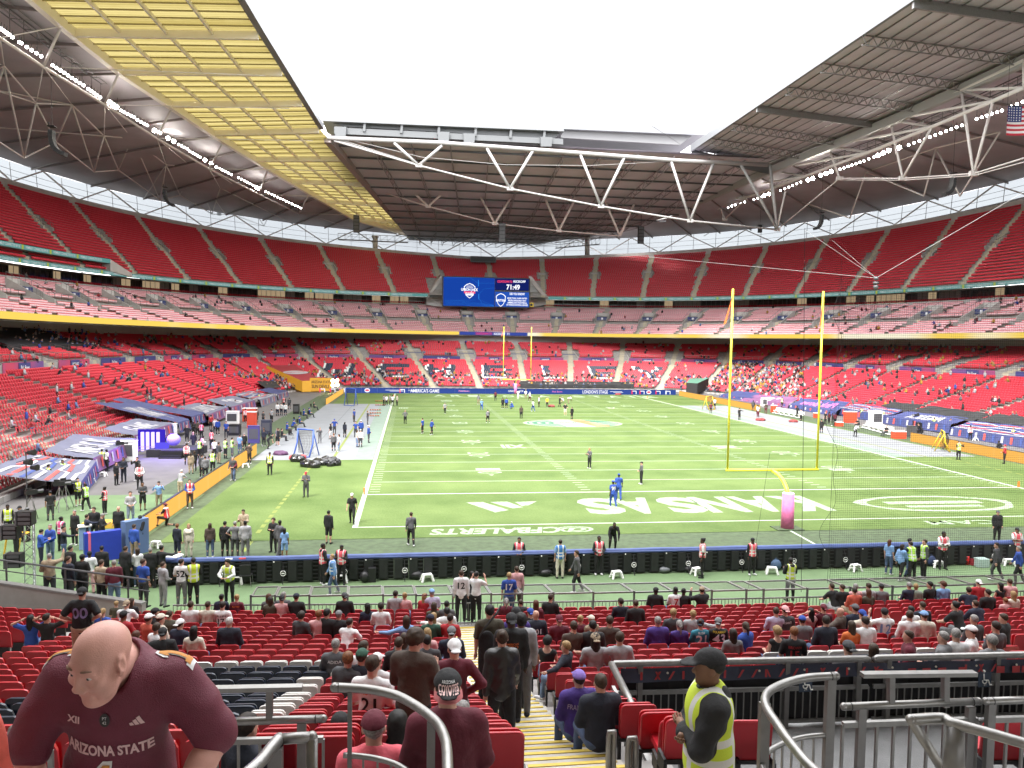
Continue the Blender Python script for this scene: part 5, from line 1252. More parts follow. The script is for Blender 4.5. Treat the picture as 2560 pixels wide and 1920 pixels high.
POSES={'stand':{},'stand2':dict(RT=(.2,.12,-1),LS=(-.02,-.05,-1)),'walk':dict(LT=(-.05,.38,-1),LS=(-.02,-.05,-1),RT=(.05,-.22,-1),RS=(.02,-.42,-1),LU=(-.18,-.3,-1),RU=(.18,.3,-1),LF=(-.05,.1,-1),RF=(.05,.55,-1),lean=4),'hips':dict(LU=(-.75,-.35,-1),RU=(.75,-.35,-1),LF=(.75,.35,-.55),RF=(-.75,.35,-.55)),'front':dict(LU=(-.25,.1,-1),RU=(.25,.1,-1),LF=(.55,.75,-.35),RF=(-.55,.75,-.35)),'crossed':dict(LU=(-.1,.38,-1),RU=(.1,.38,-1),LF=(.95,.28,.12),RF=(-.95,.34,.05)),'phone':dict(LU=(-.2,.3,-1),RU=(.2,.3,-1),LF=(.35,.8,.35),RF=(-.35,.8,.35),hp=18),'photo':dict(LU=(-.4,.75,-.5),RU=(.4,.75,-.5),LF=(.35,.5,.9),RF=(-.35,.5,.9)),'phoneup':dict(RU=(.55,.75,.05),RF=(.1,.35,1),LU=(-.3,.1,-1),LF=(.3,.6,-.3)),'point':dict(RU=(.5,.8,-.25),RF=(.25,1,.1),LU=(-.2,-.1,-1)),'lean':dict(lean=38,LU=(-.2,.45,-1),RU=(.2,.45,-1),LF=(.2,.6,-.6),RF=(-.2,.6,-.6),hp=-15),'knees':dict(lean=48,LT=(-.12,.3,-1),RT=(.12,.3,-1),LS=(-.02,-.35,-1),RS=(.02,-.35,-1),LU=(-.25,.2,-1),RU=(.25,.2,-1),LF=(.1,.25,-1),RF=(-.1,.25,-1),hp=-10),'rail':dict(lean=14,LU=(-.35,.55,-.8),RU=(.35,.55,-.8),LF=(.65,.7,-.2),RF=(-.65,.7,-.2)),'kneel':dict(hz=.50,LT=(-.15,.9,.08),LS=(-.05,.1,-1),RT=(.12,.25,-1),RS=(.05,-1,-.05),LU=(-.2,.5,-.8),LF=(.2,.8,-.1),RU=(.2,.45,-.9),RF=(-.2,.8,.0),lean=8),'crouch':dict(hz=.42,LT=(-.35,.9,.25),LS=(.05,-.25,-1),RT=(.35,.9,.25),RS=(-.05,-.25,-1),LU=(-.2,.7,-.7),RU=(.2,.7,-.7),LF=(.3,.8,-.2),RF=(-.3,.8,-.2),lean=25),'bend':dict(lean=75,LT=(-.12,.2,-1),RT=(.12,.2,-1),LU=(-.1,.3,-1),RU=(.1,.3,-1),LF=(0,.2,-1),RF=(0,.2,-1),hp=-20),'sit':dict(hz=.55,hy=.14,LT=(-.16,1,-.02),RT=(.16,1,-.02),LS=(0,.12,-1),RS=(0,.12,-1),LU=(-.22,.18,-1),RU=(.22,.18,-1),LF=(.4,.9,-.15),RF=(-.4,.9,-.15),lean=2),'sitfwd':dict(hz=.55,hy=.12,LT=(-.2,1,-.02),RT=(.2,1,-.02),LS=(0,.1,-1),RS=(0,.1,-1),LU=(-.2,.6,-.8),RU=(.2,.6,-.8),LF=(.45,.7,-.3),RF=(-.45,.7,-.3),lean=24,hp=-14),'sitlow':dict(hz=.53,hy=.20,LT=(-.16,1,-.05),RT=(.16,1,-.05),LS=(0,.3,-1),RS=(0,.3,-1),LU=(-.2,.25,-1),RU=(.2,.25,-1),LF=(.5,.8,-.1),RF=(-.5,.8,-.1),lean=-8,hp=4),'sitphone':dict(hz=.55,hy=.14,LT=(-.14,1,0),RT=(.14,1,0),LS=(0,.1,-1),RS=(0,.1,-1),LU=(-.2,.3,-1),RU=(.2,.3,-1),LF=(.4,.8,.4),RF=(-.4,.8,.4),lean=8,hp=20),'sitarm':dict(hz=.55,hy=.14,LT=(-.16,1,0),RT=(.16,1,0),LS=(0,.12,-1),RS=(0,.12,-1),LU=(-.9,-.1,-.25),LF=(-.9,.15,.0),RU=(.22,.18,-1),RF=(-.4,.9,-.15),twist=14),'sitarmr':dict(hz=.55,hy=.14,LT=(-.16,1,0),RT=(.16,1,0),LS=(0,.12,-1),RS=(0,.12,-1),RU=(.9,-.1,-.25),RF=(.9,.15,.0),LU=(-.22,.18,-1),LF=(.4,.9,-.15),twist=-14),'sithands':dict(hz=.55,hy=.18,LT=(-.16,1,-.02),RT=(.16,1,-.02),LS=(0,.2,-1),RS=(0,.2,-1),LU=(-.95,.1,.42),RU=(.95,.1,.42),LF=(.85,-.3,.42),RF=(-.85,-.3,.42),lean=-6),'sitphoto':dict(hz=.55,hy=.14,LT=(-.14,1,0),RT=(.14,1,0),LS=(0,.1,-1),RS=(0,.1,-1),LU=(-.4,.75,-.4),RU=(.4,.75,-.4),LF=(.35,.4,.9),RF=(-.35,.4,.9)),}
def skeleton(pose,yaw=0.,female=False,P=None):
 p=dict(POSES[pose])if P is None else dict(P);J={}
 hz=p.get('hz',.92);hy=p.get('hy',0.);Rl=rotm('Z',p.get('twist',0))@rotm('X',-p.get('lean',0))@rotm('Y',p.get('side',0));J['R']=Rl
 H=np.array((0,hy,hz));J['hip']=H;sw=.185 if not female else .165
 up=lambda x,y,z:H+Rl@np.array((x,y,z))
 J['waist'],J['chest'],J['neck']=up(0,-.005,.17),up(0,.0,.37),up(0,-.02,.535)
 J['Lsh'],J['Rsh']=up(-sw,-.01,.475),up(sw,-.01,.475)
 Rh=rotm('Z',yaw)@Rl@rotm('X',p.get('lean',0)*.75-p.get('hp',0));J['HR']=Rh;J['head']=J['neck']+np.array(p.get('hd',(0,0,0)))+Rl@np.array((0,.012,.05))+Rh@np.array((0,.02,.105))
 for s_,sg in(('L',-1),('R',1)):
  h=H+np.array((sg*.09,0,-.02));k=h+.42*nrm(p.get(s_+'T',(sg*.07,.02,-1)));a=k+.41*nrm(p.get(s_+'S',(sg*.01,-.04,-1)))
  J[s_+'h'],J[s_+'k'],J[s_+'a']=h,k,a
  e=J[s_+'sh']+.285*nrm(p.get(s_+'U',(sg*.16,-.05,-1)));w=e+.25*nrm(p.get(s_+'F',(sg*.02,.22,-1)));J[s_+'e'],J[s_+'w']=e,w
  fd=nrm(a-k);J[s_+'f']=np.array((sg*.25,1,0.))if fd[2]<-.4 else np.array((0,-.15,-1.))
 zmin=min(J['La'][2],J['Ra'][2])-.075
 if P is None and pose not in('kneel',)and not pose.startswith('sit'):
  for k_ in J:
   if k_ not in('R','HR','Lf','Rf'):J[k_]=J[k_]-np.array((0,0,zmin))
 return J
def bounds(J,m_=.16):
 P=np.array([J[k]for k in J if k not in('R','HR','Lf','Rf')]);return P.min(0)-m_,P.max(0)+m_
def f_torso(F,J,b,g,lowz=0.,female=False):
 R=J['R'];c=J['chest'];w=J['waist'];h=J['hip']
 F.el(c+R@np.array((0,0,.02)),(.165*b+g,.108*b+g,.17+g),R,.05);F.el(w,(.145*b+g,.105*b**1.4+g,.17+g),R,.06);F.el(h+R@np.array((0,-.005,.02)),(.158*b+g,.115*b+g,.13+g+lowz),R,.06)
 F.rc(J['Lsh']+R@np.array((.04,0,-.005)),J['Rsh']+R@np.array((-.04,0,-.005)),.062+g,.062+g,.05);F.rc(J['chest']+R@np.array((0,-.02,.10)),J['neck'],.085+g*.6,.058+g*.6,.05)
 if female:F.el(c+R@np.array((-.07,.085,.0)),(.065+g,.055+g,.06+g),R,.04);F.el(c+R@np.array((.07,.085,.0)),(.065+g,.055+g,.06+g),R,.04)
def head_fields(F,J,k=.02,detail=False):
 R,c=J['HR'],J['head'];t=lambda x,y,z:c+R@np.array((x,y,z))
 F.el(t(0,-.012,.025),(.074,.096,.092),R,k);F.el(t(0,.018,-.045),(.058,.070,.075),R,.03);F.rc(t(0,.075,.0),t(0,.098,-.03),.012,.017,.015);F.rc(t(0,.05,-.105),t(0,.068,-.098),.026,.022,.02)
 for sg in(-1,1):F.el(t(sg*.077,-.01,-.008),(.012,.022,.033),R,.01)
def hand(V,Fq,w,e,side,J,curl=.5):
 """palm and five separate fingers at the wrist w, pointing on from the elbow e"""
 d=nrm(w-e);up=np.array((0,0,1.));a=np.cross(d,up);a=a/(np.linalg.norm(a)+1e-6)if np.linalg.norm(a)>.2 else np.array((1.,0,0));b=np.cross(a,d);mb=MB();sg=-1 if side=='L' else 1
 th=-a*sg if abs(d[2])<.8 else np.array((0,1.,0));
 if abs(d[2])>=.8:a=np.cross(d,th);b=a;
 pw=th/np.linalg.norm(th);nb_=np.cross(d,pw)
 mb.tube([w-d*.01,w+d*.03,w+d*.085],[.022,.033,.034],7)
 for i,(o_,L_)in enumerate(((.030,.070),(.010,.080),(-.011,.074),(-.030,.058))):
  p0=w+d*.075+pw*o_;p1=p0+d*L_*.5+nb_*sg*.004;p2=p1+nrm(d*.7+nb_*sg*curl*1.2)*L_*.5;mb.tube([p0,p1,p2],[.0105,.0095,.0075],5)
 p0=w+d*.03+pw*.025;p1=p0+nrm(pw+d*.9)*.04;mb.tube([p0,p1,p1+nrm(d+pw*.3)*.03],[.013,.011,.008],5)
 o=len(V);return np.vstack([V,np.array(mb.v)]),Fq+[tuple(o+i for i in f_)for f_ in mb.f]
def np_mesh(name,V,F,smooth=True):
 me=bpy.data.meshes.new(name);me.from_pydata(V.tolist(),[],[tuple(map(int,f_))for f_ in F]);me.polygons.foreach_set('use_smooth',[smooth]*len(F));me.materials.append(None);me.update();return me
PCACHE={}
def part(kind,pose,yaw,b,female,vox,arg=None,P=None):
 key=(kind,pose,yaw,b,female,vox,arg)
 if key in PCACHE:return PCACHE[key]
 J=skeleton(pose,yaw,female,P);lo,hi=bounds(J,.2);
 if kind in('hair','cap','eyes'):lo,hi=J['head']-.30,J['head']+.28;lo=lo-np.array((0,0,.35 if arg in('long','ponytail')else 0))
 F=Field(lo,hi,vox);extra=[];name=kind
 if kind=='body':
  f_torso(F,J,b*.92,-.008);F.rc(J['neck']-np.array((0,0,.03)),J['head']-J['HR']@np.array((0,.015,.05)),.055,.054,.03);head_fields(F,J)
  for s_ in 'LR':
   F.rc(J[s_+'sh'],J[s_+'e'],.046*b,.037*b,.03);F.rc(J[s_+'e'],J[s_+'w'],.040*b,.026,.02)
   F.rc(J[s_+'h'],J[s_+'k'],.078*b,.052,.03);F.rc(J[s_+'k'],J[s_+'a'],.050,.036,.02);m_=lerp(J[s_+'k'],J[s_+'a'],.3)-np.array((0,.018,0));F.rc(m_,lerp(J[s_+'k'],J[s_+'a'],.45)-np.array((0,.015,0)),.05,.042,.03)
 elif kind=='top':
  style=arg;g={'tee':.012,'long':.014,'jacket':.024,'hood':.026,'tank':.008,'suit':.022,'shirt':.016}[style];f_torso(F,J,b,g,.03 if style in('tee','jacket','suit','hood','shirt')else 0.,female)
  for s_ in 'LR':
   sh,e,w=J[s_+'sh'],J[s_+'e'],J[s_+'w']
   if style=='tank':F.rc(sh,sh+(J['neck']-sh)*.3,.05,.05,.04);continue
   F.rc(sh,e if style!='tee' else lerp(sh,e,.72),.056*b+g*.8,(.045 if style!='tee' else .057)*b+g*.7,.045)
   if style!='tee':F.rc(e,lerp(e,w,.97),.044*b+g*.7,.033+g*.6,.03)
  R=J['R'];nk=J['neck']
  if style=='hood':F.el(nk+R@np.array((0,-.055,-.035)),(.115,.06,.075),R,.03);F.rc(nk+R@np.array((-.07,.0,.01)),nk+R@np.array((.07,.0,.01)),.03,.03,.03)
  elif style in('jacket','suit','shirt'):F.rc(nk+R@np.array((-.045,-.02,.012)),nk+R@np.array((.045,-.02,.012)),.034,.034,.02)
# neck opening
  F.rc(nk+R@np.array((0,.02,.0)),nk+R@np.array((0,.05,.12)),.058,.07,.012,True)
  F.noise(.0035 if vox>.015 else .0045,26 if vox>.015 else 30,len(pose))
  if lowcut:=(style=='tank'):F.el(J['chest']+R@np.array((0,0,.17)),(.10,.2,.07),R,.02,True)
 elif kind=='vest':
  f_torso(F,J,b,.034,.01);R=J['R'];nk=J['neck'];F.rc(nk+R@np.array((0,.02,-.02)),nk+R@np.array((0,.06,.12)),.07,.085,.012,True)
  for s_,sg in(('L',-1),('R',1)):F.el(J[s_+'sh']+R@np.array((sg*.075,0,-.06)),(.075,.09,.13),R,.015,True)
  F.el(J['hip']+R@np.array((0,0,-.13)),(.3,.3,.08),R,.01,True)
 elif kind=='bottom':
  g=.016;F.el(J['hip']+J['R']@np.array((0,-.008,-.01)),(.158*b+g*.6,.118*b+g*.6,.115),J['R'],.05)
  for s_ in 'LR':
   h,k,a=J[s_+'h'],J[s_+'k'],J[s_+'a']
   if arg=='skirt':F.rc(h,lerp(h,k,.9),.10*b,.12*b,.06);continue
   F.rc(h,k,.088*b+g,.060+g*(.7 if arg=='slim' else 1),.04)
   if arg in('trousers','jeans','slim'):F.rc(k,lerp(k,a,.97),.058+g*.7,(.046 if arg!='slim' else .038)+g*.6,.03)
   else:F.rc(k,lerp(h,k,.98),.078,.078,.03)
  F.noise(.003,24,2)
 elif kind=='shoes':
  for s_ in 'LR':
   a=J[s_+'a'];fd=J[s_+'f']/np.linalg.norm(J[s_+'f']);n_=np.array((0,0,1.))if abs(fd[2])<.5 else np.array((0,1.,0));base=a-(np.array((0,0,.035))if abs(fd[2])<.5 else np.array((0,.03,0)))
   F.rc(base-fd*.045,base+fd*.15,.043,.040,.02,flat=(n_,1.15));F.rc(a,base-fd*.01,.042,.045,.03)
 elif kind=='hair':
  R,c=J['HR'],J['head'];t=lambda x,y,z:c+R@np.array((x,y,z));st=arg;g={'short':.012,'crop':.006,'long':.016,'ponytail':.011,'bun':.011,'curly':.028,'afro':.05,'fade':.014}[st]
  nc_=nrm((0,-.62,.78));cut=[(nc_,-.012 if st not in('fade',)else .015)]
  F.el(t(0,-.014,.03),(.075+g,.097+g,.092+g),R,.01,cut=[(nc_,-.02 if st!='fade' else .0)])
  if st in('long',):F.rc(t(0,-.07,-.02),t(0,-.095,-.24),.075,.065,.05,flat=(R@np.array((0,1.,0)),1.7));F.rc(t(-.06,-.03,-.03),t(-.075,-.05,-.17),.03,.025,.03);F.rc(t(.06,-.03,-.03),t(.075,-.05,-.17),.03,.025,.03)
  elif st=='ponytail':F.rc(t(0,-.105,.05),t(0,-.135,.0),.028,.035,.02);F.rc(t(0,-.135,.0),t(0,-.125,-.20),.036,.018,.02)
  elif st=='bun':F.el(t(0,-.095,.09),(.042,.042,.042),R,.02)
  if st in('curly','afro'):F.noise(.006,80,1)
  else:F.noise(.0035,60,3)
 elif kind=='cap':
  R,c=J['HR'],J['head'];t=lambda x,y,z:c+R@np.array((x,y,z));g=.020
  F.el(t(0,-.012,.028),(.076+g,.098+g,.088+g),R,.01,cut=[((0,.0,1),.012)])
  sg=-1 if arg=='back' else 1
  if arg!='beanie':F.el(t(0,sg*.125-.01,.036),(.078,.085,.011),R@rotm('X',-10*sg),.008)
  F.el(t(0,-.012,.135),(.010,.010,.006),R,.004)
  if arg=='back':F.el(t(0,.115,.05),(.03,.03,.02),R,.004,True)
 V,Q=F.surf()
 Fq=[tuple(q)for q in Q]
 if kind=='body':
  for s_ in 'LR':V,Fq=hand(V,Fq,J[s_+'w'],J[s_+'e'],s_,J)
 me=np_mesh(kind,V,Fq);PCACHE[key]=me;return me
SKIN={'l':(.48,.27,.20),'m':(.33,.17,.105),'d':(.055,.028,.018),'t':(.19,.095,.055)}
HAIRC={'black':(.008,.007,.006),'brown':(.035,.02,.011),'dbrown':(.018,.011,.007),'blond':(.26,.17,.075),'ginger':(.15,.058,.02),'grey':(.20,.19,.18),'white':(.42,.41,.39),'auburn':(.07,.024,.012)}
CLO=dict(black=(.010,.010,.011),navy=(.012,.016,.035),dnavy=(.010,.013,.024),white=(.62,.62,.62),cream=(.52,.48,.40),grey=(.14,.14,.145),lgrey=(.30,.30,.31),dgrey=(.045,.046,.05),maroon=(.10,.010,.022),red=(.36,.022,.03),pink=(.55,.30,.30),hotpink=(.62,.10,.13),blue=(.022,.07,.33),lblue=(.16,.28,.50),denim=(.055,.085,.16),ldenim=(.14,.20,.31),olive=(.065,.058,.038),brown=(.060,.042,.032),beige=(.36,.29,.20),khaki=(.22,.18,.11),tan=(.27,.21,.14),green=(.02,.07,.045),sage=(.20,.24,.19),purple=(.045,.02,.16),lilac=(.38,.34,.46),lpurple=(.20,.13,.42),yellow=(.60,.42,.03),orange=(.55,.13,.03),floral=(.40,.07,.04),mgrey=(.08,.08,.085),teal=(.02,.16,.22),coral=(.62,.10,.07),royal=(.018,.055,.27))
def cmat(n):return mat('cloth_'+n,CLO[n],.85,noise=.2,nscale=6,bump=.7,bscale=13)
def smat(n):return mat('skin_'+n,SKIN[n],.55,noise=.06,nscale=14,spec=.35)
def hmat(n):return mat('hair_'+n,HAIRC[n],.6,noise=.45,nscale=45,spec=.3)
def vest_mat(n):
 nm='vest_'+n
 if nm in MATS:return MATS[nm]
 c={'yellow':(.50,.62,.035),'green':(.36,.68,.06),'pink':(.70,.10,.13),'pinkm':(.62,.08,.22),'blue':(.04,.16,.42),'red':(.55,.03,.04)}[n];M=mat(nm,c,.75,bump=.2,bscale=80);N,L=M.node_tree.nodes,M.node_tree.links;b=[x for x in N if x.type=='BSDF_PRINCIPLED'][0]
 t=N.new('ShaderNodeTexCoord');sp_=N.new('ShaderNodeSeparateXYZ');L.new(t.outputs['Object'],sp_.inputs[0])
 def band(out,c0,hw,ab=False):
  a=N.new('ShaderNodeMath');a.operation='ABSOLUTE' if ab else 'ADD';a.inputs[1].default_value=0;L.new(sp_.outputs[out],a.inputs[0]);d=N.new('ShaderNodeMath');d.operation='COMPARE';d.inputs[1].default_value=c0;d.inputs[2].default_value=hw;L.new(a.outputs[0],d.inputs[0]);return d
 bs=[band('Z',1.04,.026),band('Z',1.17,.026),band('X',.105,.024,True)];mx1=N.new('ShaderNodeMath');mx1.operation='MAXIMUM';L.new(bs[0].outputs[0],mx1.inputs[0]);L.new(bs[1].outputs[0],mx1.inputs[1]);mx2=N.new('ShaderNodeMath');mx2.operation='MAXIMUM';L.new(mx1.outputs[0],mx2.inputs[0]);L.new(bs[2].outputs[0],mx2.inputs[1])
 m_=N.new('ShaderNodeMix');m_.data_type='RGBA';L.new(mx2.outputs[0],m_.inputs[0]);m_.inputs[6].default_value=(*c,1);m_.inputs[7].default_value=(.58,.58,.56,1);L.new(m_.outputs[2],b.inputs['Base Color']);return M
def person(loc,rz,pose,top,bottom,hair,skin='l',cap=None,vest=None,label='',group=None,b=1.,female=False,vox=.024,sc=1.,yaw=0,shoes='black',P=None,text=None,name='person',texts=()):
 """top (colour, style), bottom (colour, style), hair (colour, style) or None, cap (colour, style)"""
 o=empty(name,loc,math.radians(rz),label,'person',group);o.scale=(sc,sc,sc)
 pt=lambda k,arg=None,vx=vox:part(k,pose,yaw,b,female,vx,arg,P)
 link('body',pt('body',None,min(vox,.03)),o,mats=[smat(skin)])
 tname={'tee':'t_shirt','long':'sweater','jacket':'jacket','hood':'hoodie','tank':'vest_top','suit':'suit_jacket','shirt':'shirt'}[top[1]]
 tp=link(tname,pt('top',top[1]),o,mats=[cmat(top[0])])
 bname={'trousers':'trousers','slim':'leggings','jeans':'jeans','shorts':'shorts','skirt':'skirt'}[bottom[1]]
 link(bname,pt('bottom',bottom[1]),o,mats=[cmat(bottom[0])]);link('shoes',pt('shoes'),o,mats=[cmat(shoes)])
 if hair:link('hair',pt('hair',hair[1],min(vox,.023)),o,mats=[hmat(hair[0])])
 if cap:link('beanie' if cap[1]=='beanie' else 'cap',pt('cap',cap[1],min(vox,.02)),o,mats=[cmat(cap[0])])
 if vest:link('hi_vis_vest',pt('vest'),o,mats=[vest_mat(vest)])
 src=PCACHE[('vest',pose,yaw,b,female,vox,None)]if vest else PCACHE[('top',pose,yaw,b,female,vox,top[1])]
 for tx in texts:cloth_text(o,src,*tx)
 return o
BV={}
def drape(o,name,mb,f,L,M):
 """flat print cut fine enough to bend, every corner moved by f"""
 bm=bmesh.new();vs_=[bm.verts.new(p)for p in mb.v]
 for q in mb.f:
  try:bm.faces.new([vs_[i]for i in q])
  except ValueError:pass
 bmesh.ops.triangulate(bm,faces=bm.faces[:])
 for _ in range(5):
  ed=[e for e in bm.edges if e.calc_length()>L]
  if not ed:break
  bmesh.ops.subdivide_edges(bm,edges=ed,cuts=1);bmesh.ops.triangulate(bm,faces=[q for q in bm.faces if len(q.verts)>3])
 bm.verts.index_update();P_=[tuple(f(v.co))for v in bm.verts];F_l=[tuple(v.index for v in q.verts)for q in bm.faces];bm.free()
 me=bpy.data.meshes.new(name);me.from_pydata(P_,[],F_l);me.materials.append(M);return link(name,me,o)
def cloth_text(o,me,txt,z,h,colm,w=None,x=0.,back=True,name='lettering',off=.006,bold=.02,R=None):
 """lettering laid on the back or the front of a garment, following its surface"""
 if me.name not in BV:BV[me.name]=BVHTree.FromPolygons([v.co[:]for v in me.vertices],[tuple(p.vertices)for p in me.polygons])
 bv=BV[me.name];mb=MB();text_on(mb,txt,(0,0,0),(1,0,0),(0,1,0),w,h,0,bold=bold);sg=-1 if back else 1;last=[sg*.12]
 def f(c):
  px,pz=x+c[0]*(1 if back else-1),z+c[1];hit=bv.ray_cast(Vector((px,sg*1.5,pz)),Vector((0,-sg,0)))
  if hit[0]is not None:last[0]=hit[0].y+sg*off
  return(px,last[0],pz)
 return drape(o,name,mb,f,max(.013,h*.2),colm)
REG={'A':(0,1150,.31646),'B':(600,1250,.31646),'C':(1200,1250,.31646),'D':(1860,1250,.31646),'E':(0,1500,.31646),'F':(650,1500,.31646),'G':(1300,1500,.31646),'H':(1860,1500,.31646),'P':(0,650,.3316),'Q':(600,650,.3316),'U':(1200,650,.3316),'V':(1860,650,.3316),'W':(0,0,1.1573)}
def px_of(r,x,y):o_=REG[r];return o_[0]+x*o_[2],o_[1]+y*o_[2]
def on_stand(px,py,h):
 d=ray(px,py);t=np.linspace(1,45,6000);P=CAM+t[:,None]*d;s=yfront(P[:,0])-P[:,1];z=zf(s)+h;i=int(np.argmax(P[:,2]<z));return P[i]
# ------------------------------------------------------------------ printed sheets over the front rows of the side stands
M_tg=mat('tarp_greyblue',(.125,.13,.185),.6,noise=.10,nscale=.6,bump=.25,bscale=3);M_tn=mat('tarp_navy',(.045,.055,.15),.6,noise=.12,nscale=.6,bump=.25,bscale=3);M_tp=mat('tarp_purple',(.17,.075,.16),.6,noise=.2,nscale=.5,bump=.25,bscale=3);M_tb=mat('tarp_black',(.022,.022,.023),.8,noise=.3,nscale=.7)
M_tw=mat('tarp_print_white',(.42,.41,.43),.7,noise=.06,nscale=1);M_tr=mat('tarp_print_red',(.55,.08,.07),.7);M_trb=mat('tarp_print_blue',(.05,.08,.25),.7)
def tarp_pt(px,py,side):
 d=ray(px,py);X0=45.6*side;k=.30*side;b0=1.55;t=(b0+k*(CAM[0]-X0)-CAM[2])/(d[2]-k*d[0]);return CAM+t*d
def tarp(reg,pts,side,M,label,text=None,tc=None,tw=.7,stripes=False,drop=1.1,front=None,Mf=None):
 """pts: far-front, far-back, near-back, near-front as seen; a front drop hangs from the far-front to near-front edge"""
 Q=[tarp_pt(*px_of(reg,x,y),side)for x,y in pts];o=empty('seat_cover',Q[3],0,label,'tarpaulin','printed sheets over the front rows');O_=Q[3];nu,nv=10,8
 ff,fb,nb2,nf=Q;G=[[lerp(lerp(nf,ff,i/nu),lerp(nb2,fb,i/nu),j/nv)+np.array((0,0,.05*math.sin(i*1.9+j)*math.sin(j*1.3)-.10*math.sin(math.pi*j/nv)))for j in range(nv+1)]for i in range(nu+1)]
 mb=MB();V=[p-O_ for r_ in G for p in r_];mb.add(V,[(i*(nv+1)+j,(i+1)*(nv+1)+j,(i+1)*(nv+1)+j+1,i*(nv+1)+j+1)[::(-1 if side<0 else 1)]for i in range(nu)for j in range(nv)]);link('sheet',mb.mesh('sheet',M,True),o)
 mb=MB();A=[G[i][0]-O_ for i in range(nu+1)];B=[p-(side*.25,0,0)+(0,0,-min(drop,p[2]+O_[2]+.0))for p in A];mb.add(A+B,[(i,i+1,nu+2+i,nu+1+i)for i in range(nu)]);link('front_drop',mb.mesh('front_drop',Mf or M),o)
 if drop>.6:
  mb=MB();n_=9
  for i in range(n_):
   u0,u1=i/n_+.02,(i+.45)/n_;a_,b_=lerp(nf,ff,u0)-O_,lerp(nf,ff,u1)-O_;dd=np.array((-side*.12,0,-.12));mb.add([a_+dd,b_+dd,b_+dd+(-side*.1,0,-.75),a_+dd+(-side*.1,0,-.75)],[(0,1,2,3)],i%3)
  link('front_print',mb.mesh('front_print',[M_tw,M_tr,M_trb]),o)
 def at(u,v):i=min(int(u*nu),nu-1);j=min(int(v*nv),nv-1);a_,b_=u*nu-i,v*nv-j;return lerp(lerp(G[i][j],G[i+1][j],a_),lerp(G[i][j+1],G[i+1][j+1],a_),b_)-O_+(0,0,.03)
 if text:
  TV_,TF_=text_mesh(text,1.,bold=.03);lo_,hi_=TV_.min(0),TV_.max(0);mb=MB();P_=[]
  for v in TV_:
   a_,b_=(v[0]-lo_[0])/(hi_[0]-lo_[0]),(v[1]-lo_[1])/(hi_[1]-lo_[1]);uu,vv=((.5-tw/2)+a_*tw,.15+.62*b_)if side<0 else((.5+tw/2)-a_*tw,.18+.6*b_);P_.append(at(uu,vv))
  mb.add(P_,TF_);link('sheet_lettering',mb.mesh('sheet_lettering',tc or M_tw),o)
 if stripes:
  mb=MB()
  for k_ in range(7):
   v0=.08+k_*.125;pts_=[(.02,v0),(.35+.05*(k_%3),v0),(.45,v0+.12*((k_%2)*2-1)),(.7,v0+.1*((k_%2)*2-1)),(.8,v0),(.97,v0)]
   for(u0,w0),(u1,w1)in zip(pts_[:-1],pts_[1:]):
    w0,w1=np.clip([w0,w1],.03,.93);a_,b_,c2,d2=at(u0,w0),at(u1,w1),at(u1,min(w1+.05,.98)),at(u0,min(w0+.05,.98));mb.add([a_,b_,c2,d2],[(0,1,2,3)],[0,0,1,0,2,1,0][k_])
  link('stripe_print',mb.mesh('stripe_print',[M_tw,M_tr,M_trb]),o)
tarp('P',[(725,1512),(240,1460),(-160,1590),(600,1690)],-1,M_tg,'grey blue sheet with white and red line pattern at the lower left',stripes=True,Mf=M_tn)
tarp('P',[(1030,1345),(560,1308),(335,1440),(700,1495)],-1,M_tg,"grey sheet lettered AMERICA'S beside the purple lit stage","AMERICA'S",Mf=M_tp)
tarp('P',[(1310,1228),(1030,1192),(780,1270),(1010,1322)],-1,M_tg,'grey pink sheet lettered GAME above the stage','GAME',tw=.5,Mf=M_tp)
tarp('P',[(1425,1200),(1000,1075),(705,1075),(1340,1225)],-1,M_tn,'long navy sheet lettered in white left of the tunnel band','UNION JACK',tw=.6)
tarp('P',[(1545,1150),(910,1035),(850,1052),(1440,1180)],-1,M_tn,'narrow navy sheet behind the long navy one',None)
tarp('P',[(1720,1108),(1490,1075),(1345,1105),(1570,1165)],-1,M_tg,'grey sheet lettered LONDON left of the players benches','LONDON',tw=.8,Mf=M_tp)
tarp('P',[(1920,1055),(1760,1022),(1560,1052),(1740,1108)],-1,M_tg,'grey sheet with a round crest farther along the left side',"'S",tw=.4,Mf=M_tp)
tarp('P',[(2080,1018),(1890,985),(1770,1012),(1960,1055)],-1,M_tg,'grey sheet with red and white stripes farthest down the left side',stripes=True)
tarp('P',[(2170,985),(2040,962),(1945,978),(2090,1012)],-1,M_tn,'small navy sheet at the far left corner',None)
tarp('P',[(2110,950),(2075,912),(1935,912),(1990,955)],-1,M_tb,'black sheet over seats at the far left corner',None,drop=.3)
tarp('V',[(60,1040),(130,1003),(-60,985),(-180,1015)],1,M_tn,'small navy sheet at the far right corner behind the marching band',None)
tarp('V',[(340,1085),(420,1036),(90,1015),(-20,1048)],1,M_tp,'purple sheet with a white crest on the right side',"'S",tw=.35)
tarp('V',[(700,1140),(800,1070),(440,1042),(350,1085)],1,M_tn,'navy sheet lettered Pink Bows on the right side','Pink Bows',mat('tarp_pink',(.5,.15,.4),.7),tw=.7,Mf=M_tn)
tarp('V',[(1085,1175),(1205,1130),(840,1082),(705,1112)],1,M_tn,'navy sheet with red and white line print on the right side',stripes=True,Mf=M_tn)
tarp('V',[(1235,1138),(1360,1093),(1120,1068),(1040,1092)],1,M_tb,'black sheet above the navy striped sheet at right',None,drop=.2)
tarp('V',[(1560,1240),(1695,1190),(1225,1140),(1075,1180)],1,M_tn,'wide navy sheet lettered in white on the right side','AMERICA',tw=.55,Mf=M_tn)
